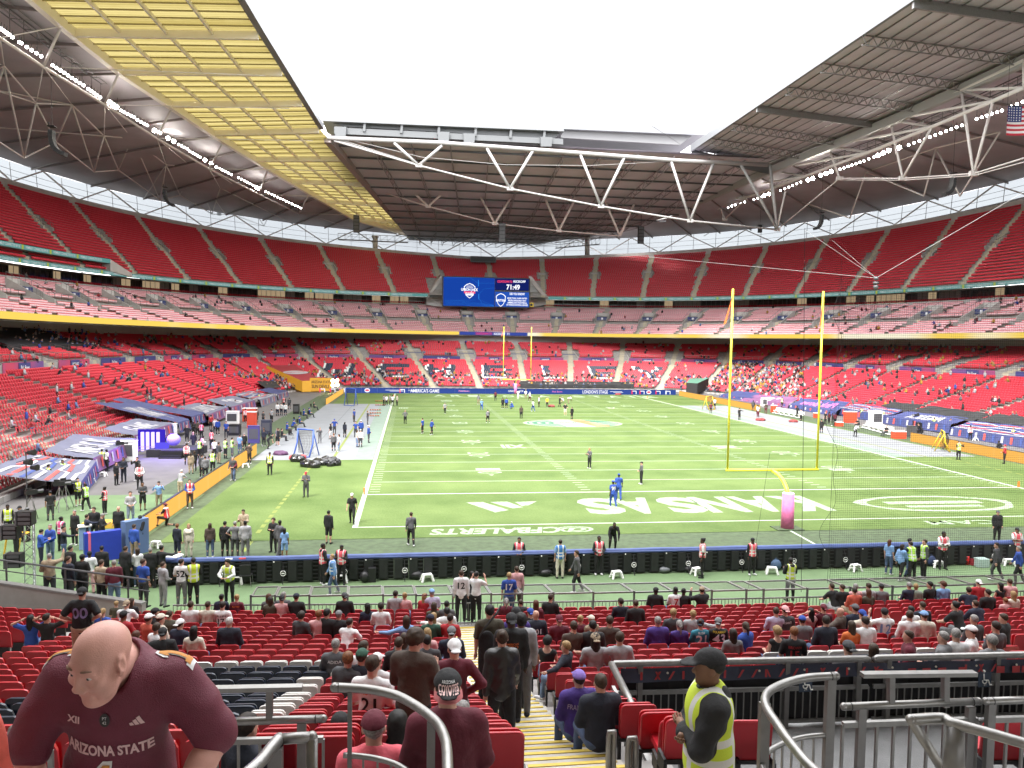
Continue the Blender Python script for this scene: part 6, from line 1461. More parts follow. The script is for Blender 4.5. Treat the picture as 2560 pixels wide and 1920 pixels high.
tarp('V',[(1740,1208),(1870,1160),(1400,1096),(1255,1130)],1,M_tb,'large black sheet above the wide navy one at right',None,drop=.2)
tarp('V',[(2150,1350),(2300,1270),(1705,1212),(1560,1262)],1,M_tn,'navy sheet with white and red lines at the right edge',stripes=True,Mf=M_tn)
tarp('V',[(2140,1238),(2260,1195),(1895,1158),(1770,1200)],1,M_tb,'black sheet above the sheet at the right edge',None,drop=.2)
cover_quad(R_L2,R_L3,.35,1.0,-1.0,-.84,.95,M_tb,'seat_cover','black sheet over seats high on the left of the lower tier',cat='tarpaulin')
cover_quad(R_L0,R_L1,.0,.12,.03,.27,.9,M_tb,'seat_cover','black sheet behind the blue boards right of the far goal',cat='tarpaulin')
# ------------------------------------------------------------------ player tunnels in the far corners
def tunnel(corners,label,M,Mw,txt,logo):
 A=[np.array(c)for c in corners];o=empty('tunnel_canopy',A[0],0,label,'canopy');O_=A[0];mb=MB();mb.add([p-O_ for p in A],[(0,1,2,3)]);mb.add([p-O_-(0,0,.15)for p in A],[(3,2,1,0)]);link('canopy_sheet',mb.mesh('canopy_sheet',M),o)
 mb=MB();
 for i,j in((0,1),(1,2),(3,0)):a_,b_=A[i]-O_,A[j]-O_;mb.add([a_,b_,b_-(0,0,min(2.6,A[j][2]-.1)),a_-(0,0,min(2.6,A[i][2]-.1))],[(0,1,2,3)])
 link('side_wall',mb.mesh('side_wall',Mw),o)
 if logo:
  c=sum(A)/4-O_+(0,0,.05);ex=nrm(A[1]-A[0]);ey=nrm(A[3]-A[0]);mb=MB();n_=20;mb.add([c+ex*2.6*math.cos(t)+ey*1.7*math.sin(t)for t in np.linspace(0,2*pi_,n_,endpoint=False)],[tuple(range(n_))],0);text_on(mb,'UNION JACK',c+(0,0,.04),ex,-ey if 0 else ey,4.2,.8,1);link('canopy_crest',mb.mesh('canopy_crest',[M_tw,M_tr]),o)
 return o
zc_=lambda p,z:(p[0],p[1],z)
a1,a2=at_y(*px_of('Q',470,912),112),at_y(*px_of('Q',610,905),114);b1,b2=at_y(*px_of('Q',200,795),124),at_y(*px_of('Q',410,792),127)
tunnel([a1,a2,b2,b1],'dark red canopy with a white crest over the far left tunnel',mat('canopy_red',(.30,.035,.045),.7),mat('tunnel_gold_glow',(.42,.22,.02),.6,emit=(1,.5,.05),estr=.05),None,True)  # gold walls and banner given a faint glow of their own
p_=at_y(*px_of('Q',608,938),113);mb=MB();mb.box((0,0,0),(4.2,.2,2.6),0);text_on(mb,'ARIZONA STATE',(0,-.12,.5),(1,0,0),(0,0,1),3.6,.55,1);text_on(mb,'SUN DEVILS',(0,-.12,-.4),(1,0,0),(0,0,1),3.4,.7,1);tag(mb.build('tunnel_banner',[mat('tunnel_gold_glow',(.42,.22,.02),.6),mat('gold_dark',(.05,.03,.02),.6)],None,p_),'gold banner lettered ARIZONA STATE SUN DEVILS at the far left tunnel','banner')
a1,a2=at_y(*px_of('U',1555,925),113),at_y(*px_of('U',1640,930),113);b1,b2=at_y(*px_of('U',1580,893),121),at_y(*px_of('U',1725,890),121)
tunnel([a1,a2,b2,b1],'green lit canopy over the far right tunnel',mat('canopy_green_lit',(.10,.22,.16),.6),M_dark_open,None,False)  # green light falling on the canopy is put into its colour
for px,py in((700,910),(732,908),(700,945),(733,942)):
 p=at_y(*px_of('Q',px,py),112.5);mb=MB();mb.cyl((0,.2,0),(0,0,0),.28,.34,12,0);mb.cyl((0,0,0),(0,-.03,0),.32,.32,12,1);mb.beam((0,.1,0),(0,.1,-p[2]),.05);tag(mb.build('tunnel_lamp',[M_black,emis('tunnel_light',(1.,.72,.35),14.)],None,p),'warm glowing lamp in a square of four beside the far left tunnel','lamp','four lamps by the far tunnel')
# ------------------------------------------------------------------ purple lit stage at the left
st=at_z(*px_of('P',1140,1500),0);stage=empty('stage',st,math.radians(-4),'black stage with steps and glowing purple set beside the grey sheets','stage')
stage.scale=(.64,.64,.7)
def sadd2(nm,mb,M,sm=False):return link(nm,mb.mesh(nm,M,sm),stage)
mb=MB();mb.box((1.9,4.2,.45),(6.4,5.2,.9));sadd2('stage_deck',mb,M_blackcloth)
for k_ in range(4):mb=MB();mb.box((2.2,1.3-.32*k_,.42-.2*k_+.02),(2.9,.34,.84-.2*k_ if k_==0 else .2));sadd2('stage_step',mb,M_black)
mb=MB()
for x in(-2.6,-1.9,-1.2,-.5):mb.box((x,3.6,1.7),(.34,.34,2.4))
sadd2('light_columns',mb,emis('stage_white_violet',(.5,.4,1.),.35))
mb=MB();mb.box((-1.6,4.2,1.9),(3.6,.3,2.6));sadd2('set_wall',mb,emis('stage_violet',(.04,.02,.42),.2))
mb=MB();mb.sphere((1.6,3.6,1.95),(.95,.7,.75),16,9);sadd2('inflated_helmet',mb,mat('helmet_violet',(.25,.20,.6),.4,emit=(.14,.09,.75),estr=.10),True)
mb=MB();mb.box((.2,3.2,1.15),(1.6,.8,.9));sadd2('dj_desk',mb,emis('stage_violet2',(.10,.08,.7),.2))
for x0,x1,z in((-4.6,-.2,.9),(-4.6,-.2,1.25)):mb=MB();mb.beam((x0,1.8,z),(x1,1.8,z),.06);sadd2('truss_bar',mb,M_steel)
lp=bpy.data.lights.new('stage_glow','POINT');lp.energy=260;lp.color=(.25,.15,1.);lp.shadow_soft_size=.4;lo_=bpy.data.objects.new('stage_glow',lp);COL.objects.link(lo_);lo_.location=tuple(np.array(st)+(1.0,1.5,2.6))
# ------------------------------------------------------------------ pitch side equipment
def box_thing(name,label,cat,reg,x,y,dims,M,z=0.,rz=0.,group=None,extra=None):
 p=at_z(*px_of(reg,x,y),z);mb=MB();mb.box((0,0,dims[2]/2),dims,0)
 if extra:extra(mb,dims)
 return tag(mb.build(name,M if isinstance(M,list)else[M],None,p,math.radians(rz)),label,cat,group)
def stool_mesh():
 mb=MB();mb.add([(-.2,-.13,.28),(.2,-.13,.28),(.2,.13,.28),(-.2,.13,.28),(-.2,-.13,.31),(.2,-.13,.31),(.2,.13,.31),(-.2,.13,.31)],[(4,5,6,7),(3,2,1,0),(0,1,5,4),(1,2,6,5),(2,3,7,6),(3,0,4,7)])
 for sx in(-1,1):
  for sy in(-1,1):mb.beam((sx*.17,sy*.10,.29),(sx*.25,sy*.17,0),.085,.06)
  mb.beam((sx*.2,-.13,.16),(sx*.2,.13,.16),.03)
 mb.beam((-.2,.12,.14),(.2,.12,.14),.03,.12);return mb
SM=stool_mesh().mesh('step_stool',M_white)
for reg,x,y,lb in(('A',1232,690,'near the children at the left end line'),('B',1478,640,'under the boards left of the stairs axis'),('C',1078,615,'holding papers behind the boards in the middle'),('D',220,582,'left of the goal post beside a blue bag'),('D',880,560,'right of the goal post behind the boards'),('D',2090,515,'at the right by the pink vest'),('C',1712,588,'beside the steward with white sleeves'),('A',815,128,'on the tarmac by the suited trio'),('A',1940,58,'on the grass by the orange board'),('A',720,178,'by the striped sheet at left'),('A',1880,975,'behind the barrier at left'),('B',800,650,'between two pink vest stewards'),('V',1745,1362,'by the steward at the right boards'),('D',1530,530,'beside the steward with folded arms')):
 p=at_z(*px_of(reg,x,y),0);tag(link('step_stool',SM,None,p,random.uniform(-.4,.4)),'white plastic step stool '+lb,'stool','white step stools around the pitch')
def bag_mesh(mb,d):mb.sphere((0,0,d[2]*.5),(d[0]*.6,d[1]*.6,d[2]*.55),10,6);mb.tube([(-.1,0,d[2]),(0,0,d[2]+.08),(.1,0,d[2])],.015,4)
for reg,x,y,d,M,lb in(('B',985,648,(.35,.3,.45),M_black,'black rucksack against the boards left'),('B',1400,625,(.5,.3,.35),M_black,'black kit bag left of a stool'),('C',520,600,(.5,.3,.3),M_black,'black holdall left of the blue vest steward'),('C',1455,572,(.5,.35,.28),mat('bag_grey',(.12,.13,.14),.4),'grey plastic wrapped bag by the boards'),('C',1650,570,(.4,.3,.3),M_black,'black bag left of the steward with white sleeves'),('D',250,555,(.45,.3,.5),mat('bag_denim',(.05,.09,.16),.8),'blue denim bag by the boards'),('D',1475,520,(.4,.3,.5),mat('bag_navy',(.02,.035,.09),.8),'navy rucksack at right by the boards')):
 p=at_z(*px_of(reg,x,y),0);mb=MB();bag_mesh(mb,d);tag(mb.build('kit_bag',M,None,p,smooth=True),lb,'bag')
mb=MB();mb.box((0,0,.3),(.32,.42,.6));mb.beam((-.1,.1,.6),(-.1,.1,.78),.02);mb.beam((.1,.1,.6),(.1,.1,.78),.02);mb.beam((-.1,.1,.78),(.1,.1,.78),.03);tag(mb.build('rolling_case',M_black,None,at_z(*px_of('B',1045,638),0)),'upright black rolling case beside the rucksack','case')
mb=MB();mb.cyl((0,0,0),(0,0,.42),.085,.085,12,0);mb.cyl((0,0,.42),(0,0,.55),.03,.03,8,1);mb.beam((0,0,.5),(.1,0,.3),.02,mi=1);tag(mb.build('fire_extinguisher',[mat('extinguisher_red',(.5,.02,.02),.4),M_black],None,at_z(*px_of('D',1763,510),0),smooth=True),'red fire extinguisher against the black boards at right','extinguisher')
box_thing('crate','red crate beside the fire extinguisher','crate','D',1820,510,(.5,.35,.32),mat('crate_red',(.30,.03,.04),.6));box_thing('crate','white and green crate by the grey suit','crate','D',1875,525,(.55,.4,.4),mat('crate_pale',(.35,.45,.42),.6))
def chair_thing(reg,x,y,rz,M,lb,z=0.):
 o=empty('folding_chair',at_z(*px_of(reg,x,y),z),math.radians(rz),lb,'chair');
 for nm,f_ in(('seat',lambda m_:m_.box((0,0,.45),(.46,.44,.04))),('backrest',lambda m_:m_.box((0,.21,.72),(.46,.03,.42))),):mb=MB();f_(mb);link(nm,mb.mesh(nm,M),o)
 for sx in(-1,1):
  for sy in(-1,1):mb=MB();mb.tube([(sx*.2,sy*.18,.45),(sx*.24,sy*.24,0)],.014,5);link('leg',mb.mesh('leg',M_steel),o)
chair_thing('A',1945,990,180,M_black,'black chair with metal legs behind the near boards');chair_thing('A',750,150,60,M_black,'black folding chair at the edge of the striped sheet')
for i,(x,y)in enumerate(((235,1365),(385,1350),(420,1240),(445,1255),(470,1195),(525,1190),(545,1130))):chair_thing('Q',x,y,120,M_black,f'black folding chair on the left sideline sheet, number {["one nearest","two","three","four","five","six","farthest"][i]} from the camera')
for reg,x,y,rz,pose,tp_,lb in(('Q',345,1315,-60,'sit','royal','seated person in royal blue and cap nearest on the left sideline chairs'),('Q',385,1290,-60,'sitfwd','royal','seated person in royal blue second on the left sideline chairs'),('Q',440,1262,-70,'sitlow','royal','seated person in royal blue with legs stretched on the left sideline'),('Q',472,1200,-70,'sit','royal','seated person in royal blue beside the far sideline table'),('Q',515,1190,-70,'sitlow','royal','seated person in royal blue farther along the sideline chairs'),('Q',550,1135,-70,'sitlow','navy','seated person in navy at the farthest sideline chair'),('Q',305,1370,-60,'sit','black','seated person in black shorts at the near sideline chairs'),('V',870,1270,100,'sitfwd','black','person in black seated on the right sideline bench'),('V',1080,1330,100,'sitlow','black','person in black slouching on the near right bench')):
 person(tuple(at_z(*px_of(reg,x,y),0)),rz,pose,(tp_,'tee'),('dgrey','trousers'),('brown','crop'),'l',(tp_,'fwd')if tp_=='royal' else None,None,lb,None,1.05,False,.042)
# white benches and red coolers on the right, drinks and bins
def bench(reg,a_,b_,lb):
 p,q=at_z(*px_of(reg,*a_),0),at_z(*px_of(reg,*b_),0);o=empty('team_bench',p,0,lb,'bench');d_=q-p;n_=nrm(d_);s_=np.cross((0,0,1.),n_)
 for nm,off,z,w_,h_ in(('seat',0,.45,.45,.06),('backrest',.28,.78,.06,.34),('footrest',-.3,.1,.3,.05)):mb=MB();mb.beam(s_*off+(0,0,z),d_+s_*off+(0,0,z),w_,h_);link(nm,mb.mesh(nm,M_white),o)
 L_=np.linalg.norm(d_)
 for i in range(int(L_/1.5)+1):c_=n_*min(i*1.5,L_);mb=MB();mb.beam(c_+(0,0,0),c_+(0,0,.45),.06,.4);mb.beam(c_+s_*.2+(0,0,.4),c_+s_*.28+(0,0,.9),.05);link('leg',mb.mesh('leg',M_white),o)
bench('V',(230,1155),(440,1195),'far white players bench on the right sideline');bench('V',(905,1265),(1110,1320),'near white players bench on the right sideline')
M_cool=mat('cooler_red',(.60,.07,.03),.5)
def cooler(mb,d):mb.box((0,0,d[2]+.04),(d[0]+.04,d[1]+.04,.08),1)
for reg,x,y,d,lb in(('V',225,1150,(.8,.6,1.1),'red drinks cooler stack at the far end of the right bench'),('V',800,1225,(1.6,.8,1.5),'large red drinks cooler stack in the middle of the right sideline'),('V',716,1252,(.9,.6,.5),'low red cooler on the right sideline sheet'),('V',1165,1345,(1.4,.8,.8),'red cooler cart at the near end of the right benches'),('V',545,1190,(.7,.6,.7),'red cooler beside the goal post upright'),('P',1885,1215,(1.7,.8,1.6),'red drinks cooler stack beyond the left boards'),('Q',90,1262,(1.0,.8,1.8),'tall red cooler stack on the left touchline')):
 box_thing('drinks_cooler',lb,'cooler',reg,x,y,d,[M_cool,M_white],extra=cooler)
for reg,x,y,d,M,lb in(('V',990,1245,(1.5,1.0,1.9),M_white,'white heater cabinet beside the right bench'),('V',1262,1335,(.8,.8,1.3),M_steel_d,'dark wheeled bin by the right boards'),('P',1755,1235,(1.4,1.0,1.5),M_white,'white cabinet behind the left boards'),('P',1285,1345,(1.1,.9,1.5),M_white,'white cabinet right of the purple stage'),('P',960,1510,(1.4,.9,1.6),M_white,'white cabinet left of the stage'),('P',2010,1312,(1.0,.9,1.5),mat('bin_navy',(.03,.035,.06),.6),'dark bin on the left touchline'),('P',1915,1380,(1.1,.5,1.7),mat('box_indigo',(.06,.05,.18),.5),'indigo monitor box behind the left boards'),('P',1770,1318,(1.2,.9,1.1),M_black,'black equipment case behind the left boards'),('Q',425,1158,(.8,.8,1.3),M_black,'black bin farther down the left touchline'),('V',150,1100,(.9,.7,1.4),M_white,'white cabinet by the far right boards')):
 box_thing('equipment_cabinet',lb,'cabinet',reg,x,y,d,[M,M_steel_d],extra=lambda mb,d:(mb.box((0,-d[1]/2-.01,d[2]*.55),(d[0]*.8,.02,d[2]*.6),1),mb.box((0,0,d[2]+.03),(d[0]+.06,d[1]+.06,.06),0)))
# kicking nets
def kick_net(reg,x,y,h,w,rz,Mf,lb):
 h*=.8;w*=.85;o=empty('kicking_net',at_z(*px_of(reg,x,y),0),math.radians(rz),lb,'net')
 for sx in(-1,1):mb=MB();mb.tube([(sx*w/2,-.5,.05),(sx*w/2,0,h*.5),(sx*w/2,.1,h)],.07,6);mb.tube([(sx*w/2,.9,.05),(sx*w/2,.1,h*.9)],.05,6);link('side_frame',mb.mesh('side_frame',Mf,True),o)
 mb=MB();mb.tube([(-w/2,.1,h),(w/2,.1,h)],.06,6);mb.tube([(-w/2,-.5,.05),(w/2,-.5,.05)],.05,6);link('cross_bar',mb.mesh('cross_bar',Mf,True),o);mb=MB();n_=15
 def np_(u,v):return(w*(u-.5)*.94,.1-.6*math.sin(math.pi*u)*math.sin(math.pi*v)**.7,h*(.97-.85*v))
 for i in range(n_+1):mb.tube([np_(i/n_,v)for v in np.linspace(0,1,9)],.012,3);mb.tube([np_(u,i/n_)for u in np.linspace(0,1,9)],.012,3)
 link('black_netting',mb.mesh('black_netting',M_black),o)
kick_net('Q',490,1480,3.0,2.0,-30,mat('net_blue',(.04,.10,.40),.5),'blue framed kicking net on the near left of the sideline sheet');kick_net('Q',832,1098,3.4,2.0,-20,mat('net_blue',(.04,.10,.40),.5),'blue framed kicking net at the far end of the left sheet');kick_net('V',1500,1440,2.6,2.6,60,mat('net_yellow',(.55,.38,.02),.5),'yellow framed kicking net lying by the right boards');kick_net('U',1730,1130,2.8,1.8,30,mat('net_yellow',(.55,.38,.02),.5),'yellow framed kicking net at the far right sideline')
# bin bags, footballs and bags on the left grass
def lump(reg,x,y,r,M,lb,name='bin_bag',cat='bag',grp=None,seed=0,h=.55):
 p=at_z(*px_of(reg,x,y),0);F=Field((-r*1.3,-r,0),(r*1.3,r,h*1.3),r*.09);rg=random.Random(seed)
 for k_ in range(6):F.el((rg.uniform(-.6,.6)*r,rg.uniform(-.4,.4)*r,h*.35),(r*.5,r*.45,h*rg.uniform(.5,.8)),None,r*.15)
 F.noise(r*.035,9/r,seed);V,Q=F.surf();V[:,2]=np.maximum(V[:,2],0);me=np_mesh(name,V,[tuple(q)for q in Q],False);me.materials[0]=M;tag(link(name,me,None,p),lb,cat,grp)
M_bb=mat('bin_liner',(.012,.012,.013),.22,spec=.6)
for i,(x,y,r,lb)in enumerate(((430,1520,.75,'crumpled black bin bag nearest the blue net'),(540,1560,.95,'large shiny black bin bag in the middle of the heap'),(620,1545,.9,'large shiny black bin bag right of the middle'),(675,1530,.8,'crumpled black bin bag behind the heap'),(705,1552,.6,'small black bin bag at the right end of the heap'))):lump('Q',x,y,r,M_bb,lb,seed=i,grp='black bin bags on the left grass')
for i,(reg,x,y,lb)in enumerate((('Q',1020,1135,'upper'),('Q',1020,1158,'middle'),('Q',1005,1180,'lower'),('Q',1055,1068,'far upper'),('Q',1058,1098,'far lower'))):
 p=at_z(*px_of(reg,x,y),0);o=empty('ball_rack',p,0,lb+' row of brown footballs on the left sideline sheet','footballs','rows of footballs');
 for k_ in range(5):mb=MB();mb.sphere(((k_-2)*.34,0,.12),(.15,.10,.10),8,6);link('football',mb.mesh('football',mat('football_brown',(.30,.10,.04),.6),True),o)
for reg,x,y,M,lb in(('U',540,1108,mat('ball_maroon',(.2,.03,.03),.7),'heap of maroon bags on the far field'),('V',365,1222,mat('ball_maroon',(.2,.03,.03),.7),'maroon bag on the right sideline sheet'),('V',130,1212,mat('ball_maroon',(.2,.03,.03),.7),'small maroon ball bag on the right sheet'),('Q',430,1500,mat('bag_red',(.45,.05,.05),.7),'red tackle pad beside the blue net'),('Q',320,1470,mat('bag_navyred',(.08,.03,.08),.7),'dark red and navy kit bag by the left net'),('U',1040,1018,mat('ball_maroon',(.2,.03,.03),.7),'small orange brown bag before the blue boards')):lump(reg,x,y,.8,M,lb,'kit_bag','bag',None,int(x),.35)
# blue padded crash mats at left, lectern
o=empty('crash_mat',at_z(*px_of('A',665,812),0),0,'blue padded mat with a pink strap standing at the left end line','mat');q=at_z(*px_of('A',955,770),0)-at_z(*px_of('A',665,812),0);mb=MB();n_=nrm(q);s_=np.cross((0,0,1.),n_);mb.beam((0,0,.68),q+(0,0,.68),.35,1.36);link('pad',mb.mesh('pad',mat('mat_blue',(.02,.045,.36),.5,noise=.1,nscale=3,bump=.3,bscale=4)),o);mb=MB();mb.beam(q*.10+(0,0,.68),q*.17+(0,0,.68),.37,1.38);link('pink_strap',mb.mesh('pink_strap',mat('strap_pink',(.6,.12,.22),.6)),o)
o=empty('crash_mat',at_z(*px_of('A',975,760),0),0,'blue grey padded mat end standing beside the man in the blue blazer','mat');mb=MB();mb.beam((0,0,.8),np.array((.75,.9,.8)),.4,1.7);link('pad',mb.mesh('pad',mat('mat_slate',(.10,.16,.30),.6)),o)
mb=MB();mb.box((0,0,.55),(.6,.45,1.1),0);mb.box((0,-.0,1.13),(.7,.55,.06),1);mb.box((-.1,-.23,.6),(.16,.02,.7),1);mb.box((.18,-.23,.6),(.12,.02,.8),2);tag(mb.build('lectern',[mat('lectern_blue',(.03,.05,.25),.5),M_white,M_tr],None,at_z(*px_of('A',1365,965),0),-.3),'blue and red printed lectern by the left end of the near boards','lectern')
mb=MB();mb.box((0,0,.55),(.5,.4,1.1),0);mb.box((0,0,1.13),(.6,.5,.06),1);tag(mb.build('lectern',[mat('lectern_pale',(.20,.30,.48),.5),M_white],None,at_z(*px_of('A',672,700),0),.4),'pale blue lectern top beside the man pointing','lectern')
# truss tower with lamps at the left
o=empty('light_tower',at_z(*px_of('A',240,1035),0),0,'white triangular truss tower carrying black lamps at the left','light tower');D_=depth_of(o.location)
mb=MB();
for x,y in((-.2,0),(.2,0),(0,.3)):mb.tube([(x,y,0),(x,y,2.9)],.025,6)
for k_ in range(7):z=k_*.4;mb.beam((-.2,0,z),(.2,0,z+.4),.02);mb.beam((.2,0,z),(0,.3,z+.4),.02);mb.beam((0,.3,z),(-.2,0,z+.4),.02)
link('truss',mb.mesh('truss',mat('truss_silver',(.5,.5,.52),.4,metal=.5)),o)
for x,z in((-.45,1.35),(-.55,2.5),(.0,3.05)):
 mb=MB();mb.box((x,-.2,z),(.55,.4,.55),0);mb.box((x-.3,-.2,z),(.06,.5,.6),1)
 for k_ in range(3):mb.box((x,-.42,z-.18+k_*.18),(.45,.02,.12),1)
 link('stage_lamp',mb.mesh('stage_lamp',[M_black,M_steel_d]),o)
o=empty('lamp_stand',at_z(*px_of('A',215,480),0),0,'tall thin stand with two small lamps at the far left','lamp stand');mb=MB();mb.tube([(0,0,0),(0,0,3.9)],.03,6);mb.beam((-.5,0,3.3),(.6,0,3.6),.04);link('pole',mb.mesh('pole',M_steel_d),o)
for x,z in((.25,3.0),(.1,3.85),(-.1,3.3)):mb=MB();mb.cyl((x,0,z),(x+.4,-.1,z+.02),.1,.18,10);link('lamp_head',mb.mesh('lamp_head',M_black),o)
# television cameras
def tvcam(reg,x,y,rz,lb,z=0.):
 o=empty('television_camera',at_z(*px_of(reg,x,y),z),math.radians(rz),lb,'camera');mb=MB();mb.box((0,0,1.62),(.22,.6,.26));mb.box((0,-.12,1.82),(.1,.3,.1));link('camera_body',mb.mesh('camera_body',M_black),o);mb=MB();mb.cyl((0,.3,1.62),(0,.62,1.62),.09,.11,12);link('lens',mb.mesh('lens',M_steel_d),o)
 for a_ in(0,2.1,4.2):mb=MB();mb.tube([(0,0,1.45),(.55*math.cos(a_),.55*math.sin(a_),0)],.025,5);link('tripod_leg',mb.mesh('tripod_leg',M_steel),o)
tvcam('A',520,385,-60,'television camera on a tripod by the yellow vests at left');tvcam('A',250,480,-40,'television camera rig at the far left beside the lamp stand');tvcam('A',470,400,-70,'black camera bag stack and tripod behind the cameraman');tvcam('V',1300,1260,60,'television camera on the right touchline cart');tvcam('P',905,1530,-60,'television camera left of the stage')
mb=MB();mb.box((0,0,.5),(1.5,.8,.06));mb.box((0,0,.15),(1.4,.7,.3));mb.beam((-.5,0,.5),(-.5,0,1.5),.1);mb.box((.3,0,.9),(.5,.5,.7));tag(mb.build('camera_cart',M_black,None,at_z(*px_of('V',1300,1300),0)),'black camera cart on the right touchline','cart')
# yellow framed bench at the far left edge, low orange step
mb=MB();
for x in(-.6,0,.6):mb.tube([(x,0,0),(x+.1,.1,.9)],.04,6);mb.tube([(x+.1,.1,.9),(x+.1,.9,.9)],.04,6)
mb.tube([(-.5,.1,.9),(.7,.1,.9)],.04,6);mb.tube([(-.5,.9,.9),(.7,.9,.9)],.04,6);tag(mb.build('yellow_frame',mat('frame_yellow',(.55,.35,.03),.5),None,at_z(*px_of('A',30,760),0)),'yellow tubular frame at the left edge behind the vests','frame')
mb=MB();mb.box((0,0,.15),(2.6,.8,.3));tag(mb.build('orange_platform',mat('platform_orange',(.60,.36,.05),.6),None,at_z(*px_of('A',870,525),0)),'low orange platform beside the bald man with the lanyard','platform')
# ------------------------------------------------------------------ ball net on the right with its cables
o=empty('ball_net',at_z(2005,1480,1.8),0,'fine black safety net hanging at right behind the goal','net');O_=np.array(o.location);Yn=-16.4
x0=at_y(2075,1300,Yn)[0];x1=12.;ztop=at_y(2080,690,Yn)[2];mb=MB()
def edge(z):return x0+.35*math.sin(z*1.4)*(1-z/14)-.0*z+.15*math.sin(z*3.1)
for x in np.arange(x0,x1,.085):mb.add([np.array(p)-O_ for p in((x-.003,Yn,1.6),(x+.003,Yn,1.6),(x+.003,Yn,ztop),(x-.003,Yn,ztop))],[(0,1,2,3)])
for z in np.arange(1.6,ztop,.085):e=edge(z);mb.add([np.array(p)-O_ for p in((e,Yn,z-.003),(x1,Yn,z-.003),(x1,Yn,z+.003),(e,Yn,z+.003))],[(0,1,2,3)])
link('netting',mb.mesh('netting',M_black),o);mb=MB();zz=np.linspace(1.6,ztop,60);mb.tube([np.array((edge(z),Yn,z))-O_ for z in zz],.007,4);mb.tube([np.array((x0-.02,Yn-.02,1.6))-O_,np.array((x0+.06,Yn-.02,ztop+1))-O_],.006,4);link('edge_cord',mb.mesh('edge_cord',M_black),o)
def cable(pts,r,lb,M=M_black,name='cable'):mb=MB();O2=np.array(pts[0]);mb.tube([np.array(p)-O2 for p in pts],r,4);tag(mb.build(name,M,None,O2),lb,'cable')
cable([at_y(2012,570,-16.6),at_y(2008,1110,-16.6),at_y(2003,1480,-16.6)],.010,'straight black vertical cable left of the safety net')
cable([at_y(1925,1130,-14),at_y(1905,1260,-14),at_y(1884,1400,-14),at_y(1870,1470,-14)],.006,'thin slanting cable in front of the goal post')
cable([at_d(1180,0,60),at_d(1530,250,90),at_d(1700,360,110)],.03,'thin wire crossing the white sky')
# aerial camera on wires
p=at_d(2190,705,75);o=empty('aerial_camera',p,0,'small dark aerial camera hung on thin wires at right','camera');mb=MB();mb.sphere((0,0,.35),(.25,.25,.2),10,6);mb.box((0,0,-.1),(.4,.4,.25));mb.sphere((0,0,-.5),.26,10,6);link('camera_pod',mb.mesh('camera_pod',M_steel_d,True),o)
for t_ in(at_d(2012,575,95),at_d(1600,640,130),at_d(2560,480,70),at_d(2080,600,110)):mb=MB();mb.tube([(0,0,.4),t_-p],.018,3);link('wire',mb.mesh('wire',mat('wire_pale',(.4,.4,.4),.5)),o)
# hanging flag at the upper right
p=at_d(2519,265,105);u=105/FPX;R_=CR;o=empty('flag',p,0,'hanging striped flag with white stars at the upper right edge','flag');w,h=95*u,72*u
def fq(x0,y0,x1,y1,dz=0):return[R_*(x*w+.0)+np.array((0,0,-y*h))+np.array((0,-dz+.25*math.sin(x*6),.0))for x,y in((x0,y0),(x0,y1),(x1,y1),(x1,y0))]
for nm,M,rows in(('red_stripe',mat('flag_red',(.50,.03,.05),.8),range(0,13,2)),('white_stripe',mat('flag_white',(.75,.74,.74),.8),range(1,13,2))):
 mb=MB()
 for k_ in rows:
  for j in range(8):mb.add(fq(j/8,k_/13,(j+1)/8,(k_+1)/13),[(0,1,2,3)])
 link(nm+'s',mb.mesh(nm,M),o)
mb=MB();
for j in range(4):mb.add(fq(j*.1,0,(j+1)*.1,.54,.06),[(0,1,2,3)])
link('canton',mb.mesh('canton',mat('flag_blue',(.03,.05,.18),.8)),o);mb=MB()
for r_ in range(6):
 for c_ in range(5):x,y=.03+c_*.075,.04+r_*.085;mb.add(fq(x,y,x+.03,y+.035,.12),[(0,1,2,3)])
link('stars',mb.mesh('stars',mat('flag_white',(.75,.74,.74),.8)),o);mb=MB();mb.tube([(0,0,0),(0,0,9)],.03,4);mb.tube([R_*.02*w,R_*w],.06,4);link('hanging_wire',mb.mesh('hanging_wire',M_black),o)
